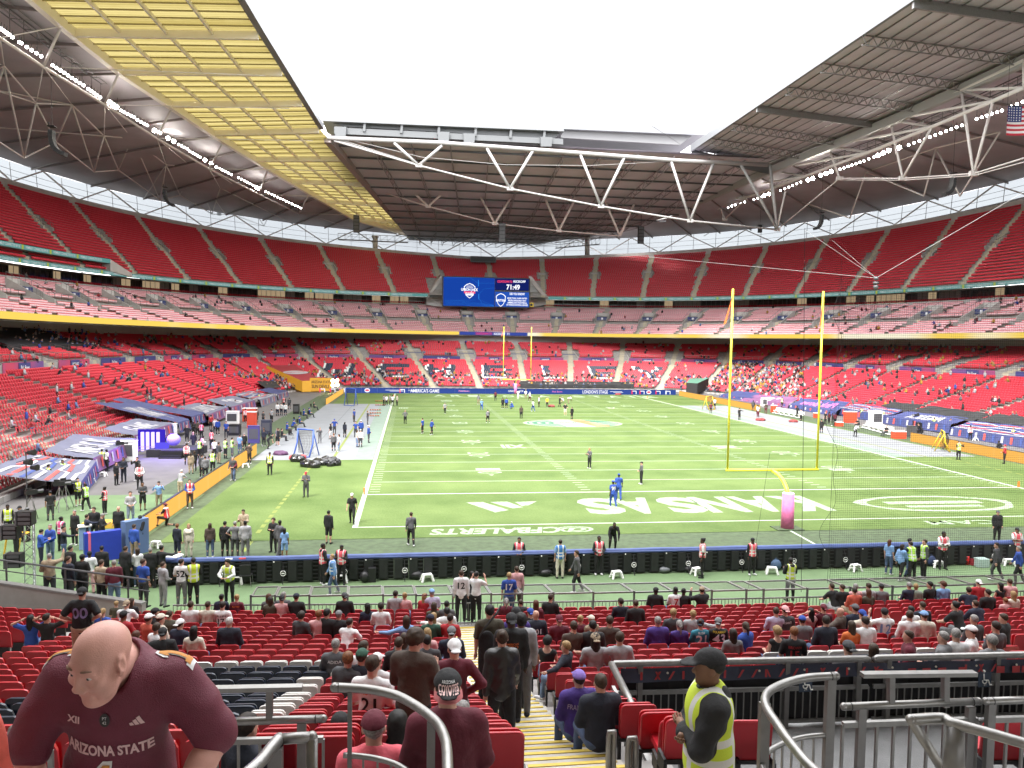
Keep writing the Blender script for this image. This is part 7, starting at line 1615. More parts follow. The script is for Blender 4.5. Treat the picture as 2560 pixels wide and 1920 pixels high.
# ------------------------------------------------------------------ who is where (pixel positions in enlarged views of the photograph)
SEATED="""
E 250 165 sithands 15 blue:tee denim:jeans black:long - l f
E 368 150 sithands 5 black:tee black:trousers dbrown:short - l
E 805 105 sit 0 blue:tee denim:jeans blond:ponytail - l f
E 970 60 sitfwd 0 white:tee dgrey:trousers brown:crop tan:back l
E 915 35 sit 0 olive:tee dgrey:trousers blond:short - l s=.8
E 1035 40 sit 0 black:long black:trousers brown:long - l f
E 960 150 sit -10 red:tee navy:jeans black:short black:fwd t
E 1138 162 sit -35 floral:shirt navy:jeans brown:short white:fwd l
E 1190 130 sit -45 black:hood black:trousers black:short black:fwd l
E 1232 178 sit -40 cream:tee black:trousers brown:short cream:fwd l
E 1330 140 sit 0 olive:jacket black:trousers brown:crop - l
E 1200 238 sit -35 white:tee denim:jeans brown:short - l
E 1070 332 sit 0 navy:tee denim:jeans auburn:short - l f
E 1280 275 sitarm 0 black:tee black:trousers black:short black:back l b=1.15
E 1397 205 sit -20 navy:jacket navy:jeans brown:short white:back l
E 1525 262 sit 0 cream:tee denim:jeans black:long - l f
E 1805 208 sit 0 dnavy:jacket navy:trousers white:crop - l b=1.15
E 1500 58 sit 0 white:tee denim:jeans brown:short - l b=1.1
E 1637 65 sit 0 cream:long denim:jeans brown:crop - l
E 1752 62 sit 0 white:tee denim:jeans dbrown:short - l T=ALLEN
E 1745 -16 sit 0 navy:hood navy:jeans black:bun - l f
E 1868 8 sit 0 maroon:tee denim:jeans blond:bun - l f T=SKATTEBO:orange
B 222 768 sit 0 mgrey:long denim:jeans auburn:long - l f
B 238 806 sit 0 olive:jacket black:trousers brown:long black:fwd l f
B 327 790 sit 0 pink:tee denim:jeans brown:short black:back l
B 338 768 sit 0 mgrey:tee denim:jeans grey:short - l
B 440 790 sit 0 black:jacket black:trousers brown:short dnavy:fwd l
B 824 780 sit 0 black:jacket black:trousers dbrown:short dgrey:back l
B 460 932 sit -25 dgrey:shirt black:trousers dbrown:curly - l
B 617 938 sit 0 pink:long denim:jeans ginger:short - l
B 668 922 sit -15 black:suit black:trousers black:short - l
B 776 920 sit 0 black:jacket black:trousers grey:crop grey:beanie l
B 815 1000 sitfwd -20 white:tee denim:jeans dbrown:crop - l
B 1005 870 sit 0 navy:long denim:jeans black:long - l f
B 1110 852 sit 0 white:tee denim:jeans dbrown:short - l
B 1225 757 sit 0 lgrey:hood denim:jeans dbrown:short - l
B 1300 752 sit 0 pink:tee denim:jeans blond:bun - l f
B 1443 740 sit -20 red:long denim:jeans blond:long maroon:fwd l f
B 1524 728 sit 15 lilac:tee denim:jeans grey:short lblue:fwd l b=1.15
B 1530 858 sit 0 olive:long black:trousers brown:long - l f
B 1630 852 sit 0 mgrey:long black:trousers black:crop - t
B 1632 902 sitarm 0 white:hood denim:jeans black:short - t
B 1518 938 sit -10 cream:tee denim:jeans blond:long - l f
B 1505 975 sit 0 green:long denim:jeans brown:short navy:fwd l
B 1650 965 sit -10 red:tee denim:jeans dbrown:short - l
B 1310 985 sitarm 0 lblue:shirt denim:jeans brown:long - l f
B 1292 1105 sit 0 mgrey:tee denim:jeans brown:long - l f
B 1460 1085 sitphone -15 pink:tee denim:jeans blond:long - l f
B 1472 1155 sit 0 dgrey:tee denim:jeans black:crop - l
B 1668 1075 sit 0 navy:long denim:jeans dbrown:short grey:back l
B 750 1190 sit 0 mgrey:tee denim:jeans grey:crop - l b=1.12 T=ADIDA
B 955 1212 sit -10 white:tee denim:jeans brown:short - l
B 940 1268 sit -10 dnavy:hood denim:jeans brown:short green:fwd l
F 655 525 sit -25 dgrey:jacket black:trousers ginger:short - l
F 852 572 sit -15 white:tee denim:jeans brown:short - l T=BROWN:orange
F 888 512 sit -20 white:tee denim:jeans brown:crop white:fwd l
B 1248 1185 sit 0 black:jacket black:trousers brown:short - l
C 205 810 sit 0 maroon:long denim:jeans grey:ponytail - l f
C 320 825 sit 0 dgrey:tee denim:jeans brown:short - l s=.8
C 440 825 sit 0 maroon:long black:trousers auburn:long - l f
C 545 795 sit -15 black:long black:trousers brown:crop - l
C 405 918 sit 10 black:tee black:trousers brown:crop royal:back l
C 442 930 sit 0 dnavy:jacket navy:trousers - - l b=1.15 T=401
C 625 960 sit 0 maroon:long denim:jeans brown:crop maroon:back l
C 740 1018 sit 0 brown:long black:trousers brown:short - l
C 790 958 sit 0 maroon:tee denim:jeans blond:bun - l f
C 893 950 sit 20 tan:shirt denim:jeans blond:short cream:fwd l f
C 890 1012 sit 0 black:hood black:trousers black:short - l
C 1015 995 sit -10 brown:tee denim:jeans brown:short - l
C 515 1162 sit -15 black:tank denim:jeans black:curly - l f
C 712 1185 sitarm 45 dnavy:long ldenim:jeans blond:short - l f
C 910 1135 sit 0 lgrey:tee denim:jeans dbrown:long tan:back l
C 1090 1125 sitarm -10 lgrey:tee denim:jeans brown:short - l
C 1112 822 sit 0 dnavy:shirt denim:jeans dbrown:short - l
C 1230 832 sit 0 black:hood black:trousers brown:crop - l
C 1380 724 sit -10 black:jacket black:trousers black:crop black:fwd d
C 1546 730 sit 0 white:tee denim:jeans black:crop - d T=7:red
C 1605 715 sit 0 black:tee black:trousers black:crop - d
C 1752 682 sitphoto 10 black:jacket black:trousers black:short tan:beanie l b=1.15
C 1527 918 sit 0 dgrey:tee denim:jeans blond:short - l
C 1680 912 sitarmr 0 lgrey:long denim:jeans blond:short - l
C 1405 985 sit 0 purple:hood denim:jeans grey:crop - l b=1.15
C 1575 1015 sit 0 purple:long denim:jeans grey:ponytail - l f
C 1740 1002 sit 0 teal:tee denim:jeans brown:bun dnavy:back l f T=21
C 1880 985 sit 0 black:tee denim:jeans brown:crop grey:back l T=43
C 2000 1095 sit 0 grey:tee denim:jeans dbrown:long - l f
C 2125 1045 sit 30 royal:hood denim:jeans brown:ponytail - l f
D 745 710 sitfwd 20 black:tee lgrey:jeans brown:crop - l
D 770 678 sit 0 black:tee black:trousers brown:crop - l
D 875 735 sit 0 floral:shirt tan:shorts dbrown:short - l b=1.1
D 882 698 sit 0 pink:tee denim:jeans grey:short - l
D 985 745 sit 0 olive:long denim:jeans auburn:long - l f
D 976 662 sit 0 lgrey:tee denim:jeans brown:short - l
D 1070 668 sit -10 grey:tee denim:jeans brown:crop black:fwd l
D 1300 672 sit 0 navy:long denim:jeans grey:short - l
D 1346 682 sit -10 sage:hood denim:jeans blond:short - l f
D 1472 672 sit 10 black:tee black:trousers black:short - l
D 1570 668 sit 0 lblue:shirt denim:jeans auburn:curly maroon:fwd l
D 1780 728 sitfwd -20 navy:tee denim:jeans brown:short - l
D 1856 678 sit -10 red:tee denim:jeans brown:crop white:back l
D 2018 674 sit 0 black:tank denim:jeans black:long - l f
D 2082 638 sit -10 pink:tee denim:jeans brown:crop - l
D 1928 745 sit 0 black:hood black:trousers dbrown:short - l
D 2130 765 sit 0 cream:tee denim:jeans blond:long - l f
D 2058 798 sit 0 pink:tee denim:jeans ginger:short - l s=.82
D 245 898 sit -10 lilac:tee denim:jeans brown:crop - l
D 325 885 sit 0 dgrey:tee denim:jeans brown:crop pink:back l T=ALLSAINTS
D 530 905 sithands 10 pink:tee denim:jeans black:long - l f
D 632 880 sit 0 maroon:long denim:jeans brown:crop maroon:back l
D 770 890 sitarm 20 brown:hood denim:jeans - - l
D 880 875 sit 0 navy:shirt denim:jeans brown:crop mgrey:fwd l
D 940 935 sit 0 cream:tee denim:jeans brown:crop royal:back l
D 465 995 sit 0 grey:hood denim:jeans brown:crop royal:fwd l
D 652 985 sit 0 dnavy:jacket denim:jeans dbrown:short - l
D 850 1015 sit 0 orange:tee denim:jeans brown:long - l f
D 967 1005 sit 0 white:tee denim:jeans dbrown:short - l b=1.1
D 1110 925 sitphoto -5 white:tee denim:jeans black:crop black:fwd l T=12:lblue
D 1310 955 sit -10 white:long black:trousers brown:short - l
D 1320 885 sit 0 white:tee black:trousers black:crop - t
D 1413 938 sit -15 cream:hood denim:jeans brown:crop lblue:fwd l
D 1420 868 sit 0 dnavy:tee denim:jeans brown:crop - l
D 1740 855 sitfwd 20 black:tee grey:jeans black:bun - l
D 1870 835 sitfwd 5 navy:hood denim:jeans brown:crop - l
D 1340 1105 sit 60 maroon:jacket navy:trousers brown:crop - l
D 1608 1108 sit 40 grey:hood denim:jeans grey:crop - l
D 1682 1104 sit 0 white:long denim:jeans grey:crop - l
D 1840 990 sit 10 dgrey:jacket denim:jeans grey:crop - l
D 1842 1082 sit 45 white:tee denim:jeans brown:crop white:fwd l
D 1955 1135 sit 0 grey:tee denim:jeans grey:short - l
D 2000 1025 sit 10 mgrey:tee denim:jeans dbrown:short - l
D 2085 975 sit 30 black:jacket denim:jeans brown:crop - l
D 275 1080 sit 10 black:tank denim:jeans blond:curly - l f
D 385 1075 sit -10 black:tee denim:jeans ginger:short - l T=BROWN:red
D 1018 1205 sit 0 brown:tee denim:jeans brown:long - l f
D 832 1222 sit 0 grey:tee denim:jeans brown:crop dgrey:back l
"""
GROUND="""
A 65 612 stand -160 black:long black:trousers black:short - d v=yellow
A 160 640 stand 170 black:tee black:trousers black:short black:fwd m
A 130 772 front -80 white:shirt black:trousers black:fade - d v=pinkm
A 225 640 phone 100 black:long black:trousers black:short grey:fwd l v=green
A 325 842 phone -60 blue:suit navy:trousers black:short - l
A 400 808 front 160 royal:shirt ldenim:jeans grey:crop - l b=1.1
A 485 720 stand -20 dgrey:long black:trousers black:crop - d v=pinkm
A 508 828 point -70 dnavy:long denim:jeans dbrown:short - l
A 592 672 stand 150 black:shirt black:trousers grey:crop - l b=1.2
A 690 700 point -60 navy:suit dnavy:trousers brown:short - l
A 745 660 stand -170 black:suit black:trousers brown:short - l s=1.08
A 808 700 phone -90 black:shirt black:trousers grey:crop - l
A 938 640 stand 175 black:shirt black:trousers - - l b=1.25
A 1032 500 front -150 lgrey:shirt ldenim:jeans brown:short - l s=1.05
A 1108 728 crossed 150 black:hood black:trousers black:short black:beanie d b=1.15
A 1062 792 stand -20 blue:suit tan:trousers brown:short - l
A 1128 396 crossed -150 dgrey:shirt black:shorts black:short - t
A 1256 388 photo -170 lblue:long khaki:trousers brown:crop black:back l
A 1425 278 rail -20 lgrey:long beige:trousers white:crop - l b=1.1
A 1500 382 front -160 royal:shirt brown:trousers brown:short - l v=red
A 1318 522 kneel 80 black:tee black:shorts black:short maroon:back l v=red
A 828 432 front 80 black:long black:trousers black:bun - d v=pink f
A 616 362 front -120 black:long black:shorts black:short - l v=yellow
A 680 402 walk 60 black:long black:trousers dbrown:short - t v=green
A 400 476 stand 30 black:tee dgrey:trousers black:short - m b=1.1
A 386 240 front -30 black:long black:trousers black:short - m v=yellow
A 497 195 stand -120 black:long black:trousers black:short - t v=green
A 920 198 stand -110 black:suit black:trousers brown:bun - l f
A 978 176 front 170 dnavy:suit dnavy:trousers black:short - t
A 1085 165 photo 160 black:suit black:trousers brown:short - l
A 1105 232 front -170 white:shirt black:trousers black:crop - d v=pink
A 1842 162 walk 170 dgrey:jacket denim:jeans grey:short - l
A 1402 775 stand -30 dnavy:suit navy:trousers ginger:short - l s=.92
A 1492 768 stand -170 cream:jacket cream:trousers blond:long - l f
A 1660 772 stand 10 brown:jacket denim:jeans brown:long - l f
A 1778 768 stand -10 black:shirt black:trousers black:short - l
A 1857 772 hips 0 grey:tee dgrey:jeans grey:crop - l
A 1938 774 stand 10 lgrey:jacket grey:trousers black:crop - d
A 1925 660 phone 170 beige:suit beige:trousers brown:short - l
A 2160 728 crossed 160 black:suit black:trousers brown:curly - l
B 310 448 walk -40 mgrey:suit mgrey:trousers black:crop - d
B 352 456 stand 0 lblue:tee lblue:shorts black:long - t f s=.85
B 700 345 stand -30 black:hood black:shorts black:short - l
B 885 188 walk 175 black:tee black:trousers grey:crop white:fwd l
B 1350 360 walk 5 mgrey:shirt black:trousers brown:short - l
A 395 1112 phoneup 10 tan:jacket dgrey:trousers grey:crop - l z=.75 b=1.1
A 560 1010 stand -20 black:jacket black:trousers black:short - l
A 545 1140 stand -25 dnavy:long dgrey:trousers brown:short - l z=.75
A 655 1120 front -15 black:tee black:trousers black:short black:fwd t z=.75 b=1.15
A 712 1060 stand 10 white:tee pink:trousers black:short - d
A 808 1010 stand 0 black:jacket black:trousers black:crop - m
A 805 1168 stand -20 beige:long black:trousers brown:short - l z=.75
A 905 1172 stand 20 maroon:long ldenim:jeans grey:crop - l z=.75 b=1.12
A 995 1010 stand -25 black:jacket black:trousers brown:short - l b=1.2
A 1092 1000 stand 0 white:long denim:jeans brown:long - l f
A 1190 1010 stand 10 black:jacket black:trousers grey:crop - l b=1.1
A 1280 1000 point -30 black:long khaki:trousers black:short - l b=1.1
A 1135 1165 stand -25 blue:tee dgrey:trousers brown:short - l z=.75
A 1290 1160 front -40 lgrey:hood lgrey:trousers brown:short - l z=.75 s=.92
A 1435 1158 front -5 white:tee grey:jeans dbrown:short - l z=.75 T=52
A 1530 1150 front 20 black:long black:trousers black:short - m z=.75 v=yellow
A 1812 1135 rail 170 white:shirt black:trousers black:curly - l z=.2 v=yellow
B 655 668 front -60 black:hood black:trousers black:crop - d v=pink
B 800 666 phone 170 black:long black:trousers black:crop - d v=pink
B 735 745 walk 100 lblue:shirt denim:jeans blond:short - l b=1.1 v=blue
C 306 592 front 170 black:long black:trousers black:short - t v=pink
C 630 618 stand 0 lblue:tee cream:trousers dbrown:short - l v=blue
C 765 728 walk 85 mgrey:long black:trousers brown:short - l
C 935 590 front 180 black:shirt black:trousers black:fade - d v=pink
C 1045 392 knees 175 black:jacket black:trousers black:crop - d
C 1752 612 stand 70 white:tee black:trousers black:bun - d v=pink
D 60 592 stand -170 black:long black:trousers black:short black:beanie d v=pink
D 362 800 phone 0 black:hood black:trousers black:short - d z=.5 v=yellow
D 1140 588 stand -60 lblue:tee denim:jeans auburn:long - l f
D 1235 632 walk -70 lblue:jacket black:trousers dbrown:long - l f
D 1292 600 walk -80 denim:jacket denim:jeans black:short - l
D 1325 640 rail 10 dnavy:long black:trousers dbrown:short - l v=green
D 1415 620 stand 80 mgrey:long black:trousers brown:short - l v=green
D 1565 545 crossed 170 white:shirt black:trousers black:crop - d v=pink
D 1990 635 walk 40 dgrey:suit dgrey:trousers dbrown:short - l
D 2165 660 walk 60 royal:jacket black:trousers grey:short - l
D 2145 500 crossed 170 white:tee black:trousers black:short black:fwd t v=pink
D 1995 328 stand 170 black:jacket black:trousers black:short mgrey:fwd l b=1.2
Q 1245 1236 hips -160 grey:long black:trousers black:short tan:fwd l
Q 1375 1308 stand 60 blue:tee black:trousers brown:short - l
Q 1445 1320 walk -60 royal:long black:trousers black:crop - l
Q 1545 1160 walk 170 lgrey:tee black:trousers black:short grey:fwd l
Q 1868 1228 walk 10 grey:long black:trousers brown:short - l
Q 860 1226 stand 60 royal:tee dgrey:trousers black:crop - l
Q 712 1315 hips 170 royal:tee dgrey:trousers blond:crop royal:fwd l
Q 682 1350 stand 60 black:tee white:shorts dbrown:long - l f
Q 706 1446 stand 20 mgrey:long black:trousers ginger:short - l
Q 746 1446 stand 90 white:tee ldenim:jeans brown:long - l f
Q 790 1338 stand -30 dnavy:hood black:trousers black:long - l f
Q 602 1382 photo 170 mgrey:jacket grey:trousers blond:short - l f
Q 872 1336 hips 160 royal:tee dgrey:trousers brown:short - l
Q 912 1332 stand 10 royal:jacket dgrey:trousers brown:crop white:fwd l b=1.1
Q 908 1412 stand -10 white:long dgrey:trousers brown:crop white:fwd l
Q 882 1410 stand -70 cream:tee ldenim:jeans brown:long - l f
Q 970 1378 front -80 royal:hood dgrey:trousers brown:crop white:fwd l b=1.1
Q 962 1240 point -80 mgrey:suit mgrey:trousers blond:short - l
Q 1084 1098 stand -60 lgrey:tee black:trousers black:short black:fwd l
Q 1104 1100 stand 170 white:tee black:trousers black:short black:fwd l
Q 1130 1098 stand 100 lgrey:tee black:trousers brown:crop - l
Q 1150 1100 stand -20 white:tee black:trousers black:short black:fwd t
Q 1184 1098 stand 120 cream:tee black:trousers black:short black:fwd l
Q 1797 1090 stand 0 grey:tee tan:trousers black:crop - d
Q 1822 1132 walk 10 lblue:tee blue:trousers black:crop white:back d
Q 1980 1122 stand 20 black:long black:trousers black:short - l
Q 2008 1122 stand -10 royal:long black:trousers brown:short - l
Q 2058 1124 crouch 60 royal:tee royal:trousers black:crop white:back d
Q 2096 1050 stand 170 white:tee white:trousers black:crop - d
U 310 1196 stand 170 brown:tee black:trousers black:crop - d
U 400 1142 walk 40 white:tee royal:trousers black:crop - d
U 444 1108 stand 60 white:long black:trousers brown:short - l
U 506 1112 stand 170 yellow:tee black:trousers dbrown:short - l
U 600 1106 walk -90 black:long black:trousers brown:crop - l
U 642 1172 hips -10 black:tee cream:shorts brown:crop tan:fwd l b=1.15
U 692 1202 stand 30 black:hood black:trousers tan:crop - l
U 344 1048 stand 0 white:tee tan:trousers black:crop yellow:back d
U 375 1066 walk 30 white:tee maroon:trousers black:crop white:back d
U 116 1062 stand 10 maroon:tee black:trousers black:crop - d
U 630 1078 crouch 80 white:tee tan:trousers black:crop tan:back d
U 664 1082 bend -80 white:tee tan:trousers black:crop tan:back d
U 825 1572 phone 120 mgrey:long black:trousers blond:short - l
W 1385 1046 front 90 mgrey:long black:trousers black:short black:fwd l
W 1324 1096 walk 10 royal:tee royal:trousers black:crop royal:fwd d T=99
W 1336 1080 walk -10 royal:tee royal:trousers black:crop royal:fwd d
W 661 1074 phone 175 mgrey:jacket dgrey:trousers black:crop red:fwd l
W 583 1026 stand 175 black:long black:trousers black:crop black:fwd m v=yellow
W 504 1038 front 170 maroon:hood grey:jeans black:crop - l
U 1740 1158 walk -20 maroon:tee black:trousers black:short - t
U 1768 1122 stand 10 white:tee black:trousers black:short - l
U 1955 1208 point -70 black:long black:trousers black:short - l
U 2092 1180 stand 20 white:tee maroon:trousers black:crop - d
V 582 1306 stand -20 black:long black:trousers black:short - m
V 836 1334 knees -60 white:tee black:trousers black:crop - d
V 428 1220 stand 20 white:tee black:trousers brown:short - l
V 400 1190 crossed -60 black:tee black:trousers black:short - d
V 1616 1508 photo 170 black:long black:trousers black:short - l v=yellow
V 1916 1492 hips 10 black:jacket brown:trousers black:crop - d b=1.1
V 1962 1536 front 40 red:shirt black:trousers black:short red:fwd l
V 1704 1360 stand 160 white:shirt black:trousers black:crop - d v=pink
V 2026 1386 stand 100 black:long black:trousers black:short - l v=yellow
V 1555 1300 stand 170 black:long black:trousers black:short - m v=yellow
V 1484 1284 stand 150 black:long black:trousers grey:short - l v=green
V 1432 1290 front -60 black:long black:trousers brown:short - l v=yellow
V 1340 1208 photo -90 black:tee grey:trousers black:short - m
V 1338 1332 lean 60 black:long black:trousers black:short - l
V 640 1240 stand 20 maroon:tee black:trousers black:crop - d
V 664 1250 hips 60 black:long black:trousers black:short - d
V 684 1246 stand -10 maroon:tee black:trousers black:crop - d b=1.15
V 612 1238 stand 100 black:tee black:trousers brown:crop - l
V 885 1200 stand 170 black:long black:trousers black:short - l v=green
V 942 1205 stand 10 white:shirt black:trousers black:short - d v=pinkm
V 798 1160 stand 170 black:long black:trousers black:short - l v=red
V 1046 1226 stand 160 black:long black:trousers black:short - l v=yellow
V 588 1140 stand 10 black:long black:trousers brown:short - l v=yellow
V 285 1110 walk -70 black:tee black:trousers black:short - l v=yellow
V 68 1138 walk -20 dgrey:hood dgrey:trousers black:crop - d
V 104 1186 stand 0 cream:tee maroon:trousers black:crop - d
V 164 1160 stand -20 brown:tee maroon:trousers black:crop - d
P 770 1592 stand 10 black:long black:trousers black:short black:beanie l v=yellow
P 806 1592 stand -40 white:tee black:trousers black:crop - d
P 735 1560 stand 20 brown:tee black:trousers grey:crop - l
P 1350 1302 stand 20 black:long black:trousers black:short - l v=green
P 1410 1378 hips 170 black:shirt black:trousers grey:crop - l b=1.15
P 1462 1340 crossed 160 black:hood black:trousers - - d
P 1490 1330 stand 30 brown:jacket black:trousers black:short - t
P 1518 1352 stand -20 hotpink:tee black:trousers black:short - d v=pinkm
P 1594 1424 stand 60 hotpink:tee black:trousers black:afro - d v=pink
P 1526 1474 phone -60 white:shirt black:trousers black:short - d v=pinkm
P 1460 1438 walk 170 black:suit black:trousers - - l
P 1408 1544 stand -10 white:long black:trousers brown:short - l v=pink
P 1466 1592 stand 40 black:long black:trousers brown:long - l f
P 1506 1500 front -30 black:tee black:trousers brown:short - l v=green
P 1604 1606 hips -10 black:tee black:trousers brown:short - l v=green
P 1650 1536 front -40 dgrey:jacket tan:trousers brown:short - l
P 1700 1498 front -40 navy:tee black:trousers brown:crop - l v=green
P 1752 1490 front -60 black:tee grey:trousers black:short - l v=green
P 1618 1500 stand -20 white:tee black:trousers brown:short - l
P 1808 1460 stand -20 lblue:tee denim:jeans brown:crop - l
P 1842 1440 stand 30 black:long black:trousers grey:short - l
P 1880 1536 hips -30 brown:jacket black:trousers black:crop - l
P 1440 1612 stand 10 tan:jacket tan:trousers brown:long - l f
P 1522 1644 stand -30 dgrey:jacket black:trousers brown:short black:beanie l
P 1548 1652 stand 20 grey:jacket black:trousers dbrown:short - l
P 1990 1404 stand 160 dnavy:long black:trousers black:short - t
P 2092 1398 stand 160 grey:tee black:shorts brown:crop - l
P 1705 1340 stand 170 royal:tee dnavy:trousers brown:short - l
P 1642 1320 stand 20 royal:jacket black:trousers black:short - l
P 1622 1316 stand 170 white:tee navy:trousers red:x - l
P 1590 1280 stand 40 red:tee black:trousers dbrown:short - l
P 1588 1190 stand 170 black:long black:trousers black:short - l v=yellow
P 1700 1185 stand 170 lblue:tee dnavy:trousers brown:short - l
P 1772 1148 walk -60 black:long black:trousers black:short - l v=yellow
P 1952 1090 stand 170 black:long black:trousers black:short - l v=yellow
P 1850 1224 stand 40 white:shirt black:trousers black:short - d v=pink
P 1935 1230 stand 20 brown:long brown:trousers black:short - l
P 1985 1240 stand -30 mgrey:tee black:trousers brown:bun - l f
P 2048 1228 front 60 lgrey:tee black:trousers grey:short - l
P 2090 1170 stand 170 white:tee navy:trousers brown:short - l
Q 330 1120 stand 170 black:long black:trousers black:short - l v=red
Q 372 1126 walk 20 dgrey:suit dgrey:trousers black:short - l
Q 282 1176 stand 10 white:long navy:trousers brown:short - l
Q 312 1172 stand -20 white:long navy:trousers brown:crop - l
Q 342 1178 stand 20 white:long navy:trousers grey:crop - l
Q 238 1228 front 30 lgrey:tee black:trousers brown:short - l
Q 290 1400 stand -60 black:hood black:shorts brown:short - l
Q 210 1424 knees -80 black:tee black:trousers black:short - l
Q 180 1396 stand 160 dnavy:long black:trousers black:short - t
"""
HAIRW={'short':'short','crop':'cropped','long':'long','ponytail':'ponytailed','bun':'tied up','curly':'curly','afro':'bushy','fade':'short'}
COLW=dict(dnavy='dark navy',lgrey='light grey',dgrey='dark grey',mgrey='slate grey',lblue='light blue',ldenim='faded denim',hotpink='bright pink',lpurple='light purple',floral='red floral',royal='royal blue',coral='orange')
TOPW={'tee':'t-shirt','long':'sweater','jacket':'jacket','hood':'hoodie','tank':'strappy top','suit':'blazer','shirt':'shirt'}
POSW={'sit':'sitting','sitfwd':'sitting bent forward','sithands':'sitting with hands behind head','sitarm':'sitting with an arm out','sitarmr':'sitting with an arm out','sitphoto':'sitting with raised arms','sitphone':'sitting over a phone','sitlow':'slouching','stand':'standing','walk':'walking','hips':'standing hands on hips','front':'standing hands together','crossed':'standing arms folded','phone':'standing looking down','photo':'standing hands raised','phoneup':'standing holding up a phone','point':'standing with an arm stretched out','knees':'bent over','rail':'leaning forward','kneel':'kneeling','crouch':'crouching','bend':'bending down','lean':'leaning forward'}
cw=lambda n:COLW.get(n,n)
def describe(top,hair,cap,vest,pose,bottom,female,big,txt):
 s=POSW[pose]+' person in '
 if vest:s+=({'pinkm':'magenta','green':'lime'}.get(vest,vest))+' vest over '
 s+=cw(top[0])+' '+TOPW[top[1]]
 if txt:s+=' lettered '+txt
 if cap:s+=', '+cw(cap[0])+(' beanie' if cap[1]=='beanie' else(' backward cap' if cap[1]=='back' else ' cap'))
 elif hair:s+=', '+(hair[0]if hair[0]!='dbrown' else 'dark brown')+' '+HAIRW[hair[1]]+' hair'
 else:s+=', bald head'
 return s
PEOPLE=[]
def add_person(line,seated):
 t=line.split();r,x,y,pose,rz=t[0],float(t[1]),float(t[2]),t[3],float(t[4]);top=t[5].split(':');bot=t[6].split(':');hair=None if t[7]=='-' else t[7].split(':');cap=None if t[8]=='-' else t[8].split(':')
 if hair and hair[1]=='x':hair=['brown','short']
 if hair and hair[0]=='tan':hair[0]='brown'
 skin=t[9];fl=dict(f=False,b=1.,s=1.,z=0.,v=None,T=None)
 for q in t[10:]:
  if q=='f':fl['f']=True
  else:
   k,v=q.split('=');fl[k]=float(v)if k in 'bsz' else v
 px,py=px_of(r,x,y)
 h=random.Random(int(x*7+y*13));sc=fl['s']*(h.uniform(.97,1.04)if not fl['f']else h.uniform(.92,.97));yaw=h.choice([0,0,0,25,-25])if fl['s']>.9 else 0
 if seated:
  P=on_stand(px,py,1.22*sc);k=round((s_of(P[0],P[1]-.12)-S0-.42)/ROW);k=max(0,min(23,k));yy=float(yfront(P[0]))-(S0+ROW*k+.42);z=row_z(k)
  take_seat((P[0],yy),1.2);loc=(P[0],yy,z);rz=rz+math.degrees(slope_rz(P[0]));place='near left seats' if P[0]<-20 else 'near right seats';D_=depth_of(loc)
# keep the head where the photograph has it along the line of sight's sideways direction
  hd=np.array(loc)+(0,.14,1.22*sc);px2=1280+FPX*((hd-CAM)@CR)/((hd-CAM)@CW);loc=(loc[0]+(px-px2)/FPX*D_,loc[1],loc[2])
 else:
  P=at_z(px,py,fl['z']);loc=tuple(P);D_=depth_of(P)
  place=('on the front walkway' if fl['z']>.3 else 'on the green walkway' if P[1]<-9.6 else 'on the lawn' if abs(P[0])<24.4 and-2.5<P[1]else 'by the left sideline' if-34.5<P[0]<-24 else 'by the right sideline' if 24<P[0]<34.5 else 'beyond the left boards' if P[0]<-34 else 'beyond the right boards' if P[0]>34 else 'behind the end line')
 vox=.026 if D_<20 else .032 if D_<34 else .04 if D_<60 else .055
 PEOPLE.append(dict(loc=loc,rz=rz,pose=pose,top=top,bottom=bot,hair=hair,cap=cap,skin=skin,fl=fl,sc=sc,yaw=yaw,vox=vox,place=place,D=D_,base=describe(top,hair,cap,fl['v'],pose,bot,fl['f'],fl['b']>1.12,(fl['T']or '').split(':')[0])))
for ln in SEATED.strip().splitlines():add_person(ln,True)
for ln in GROUND.strip().splitlines():add_person(ln,False)
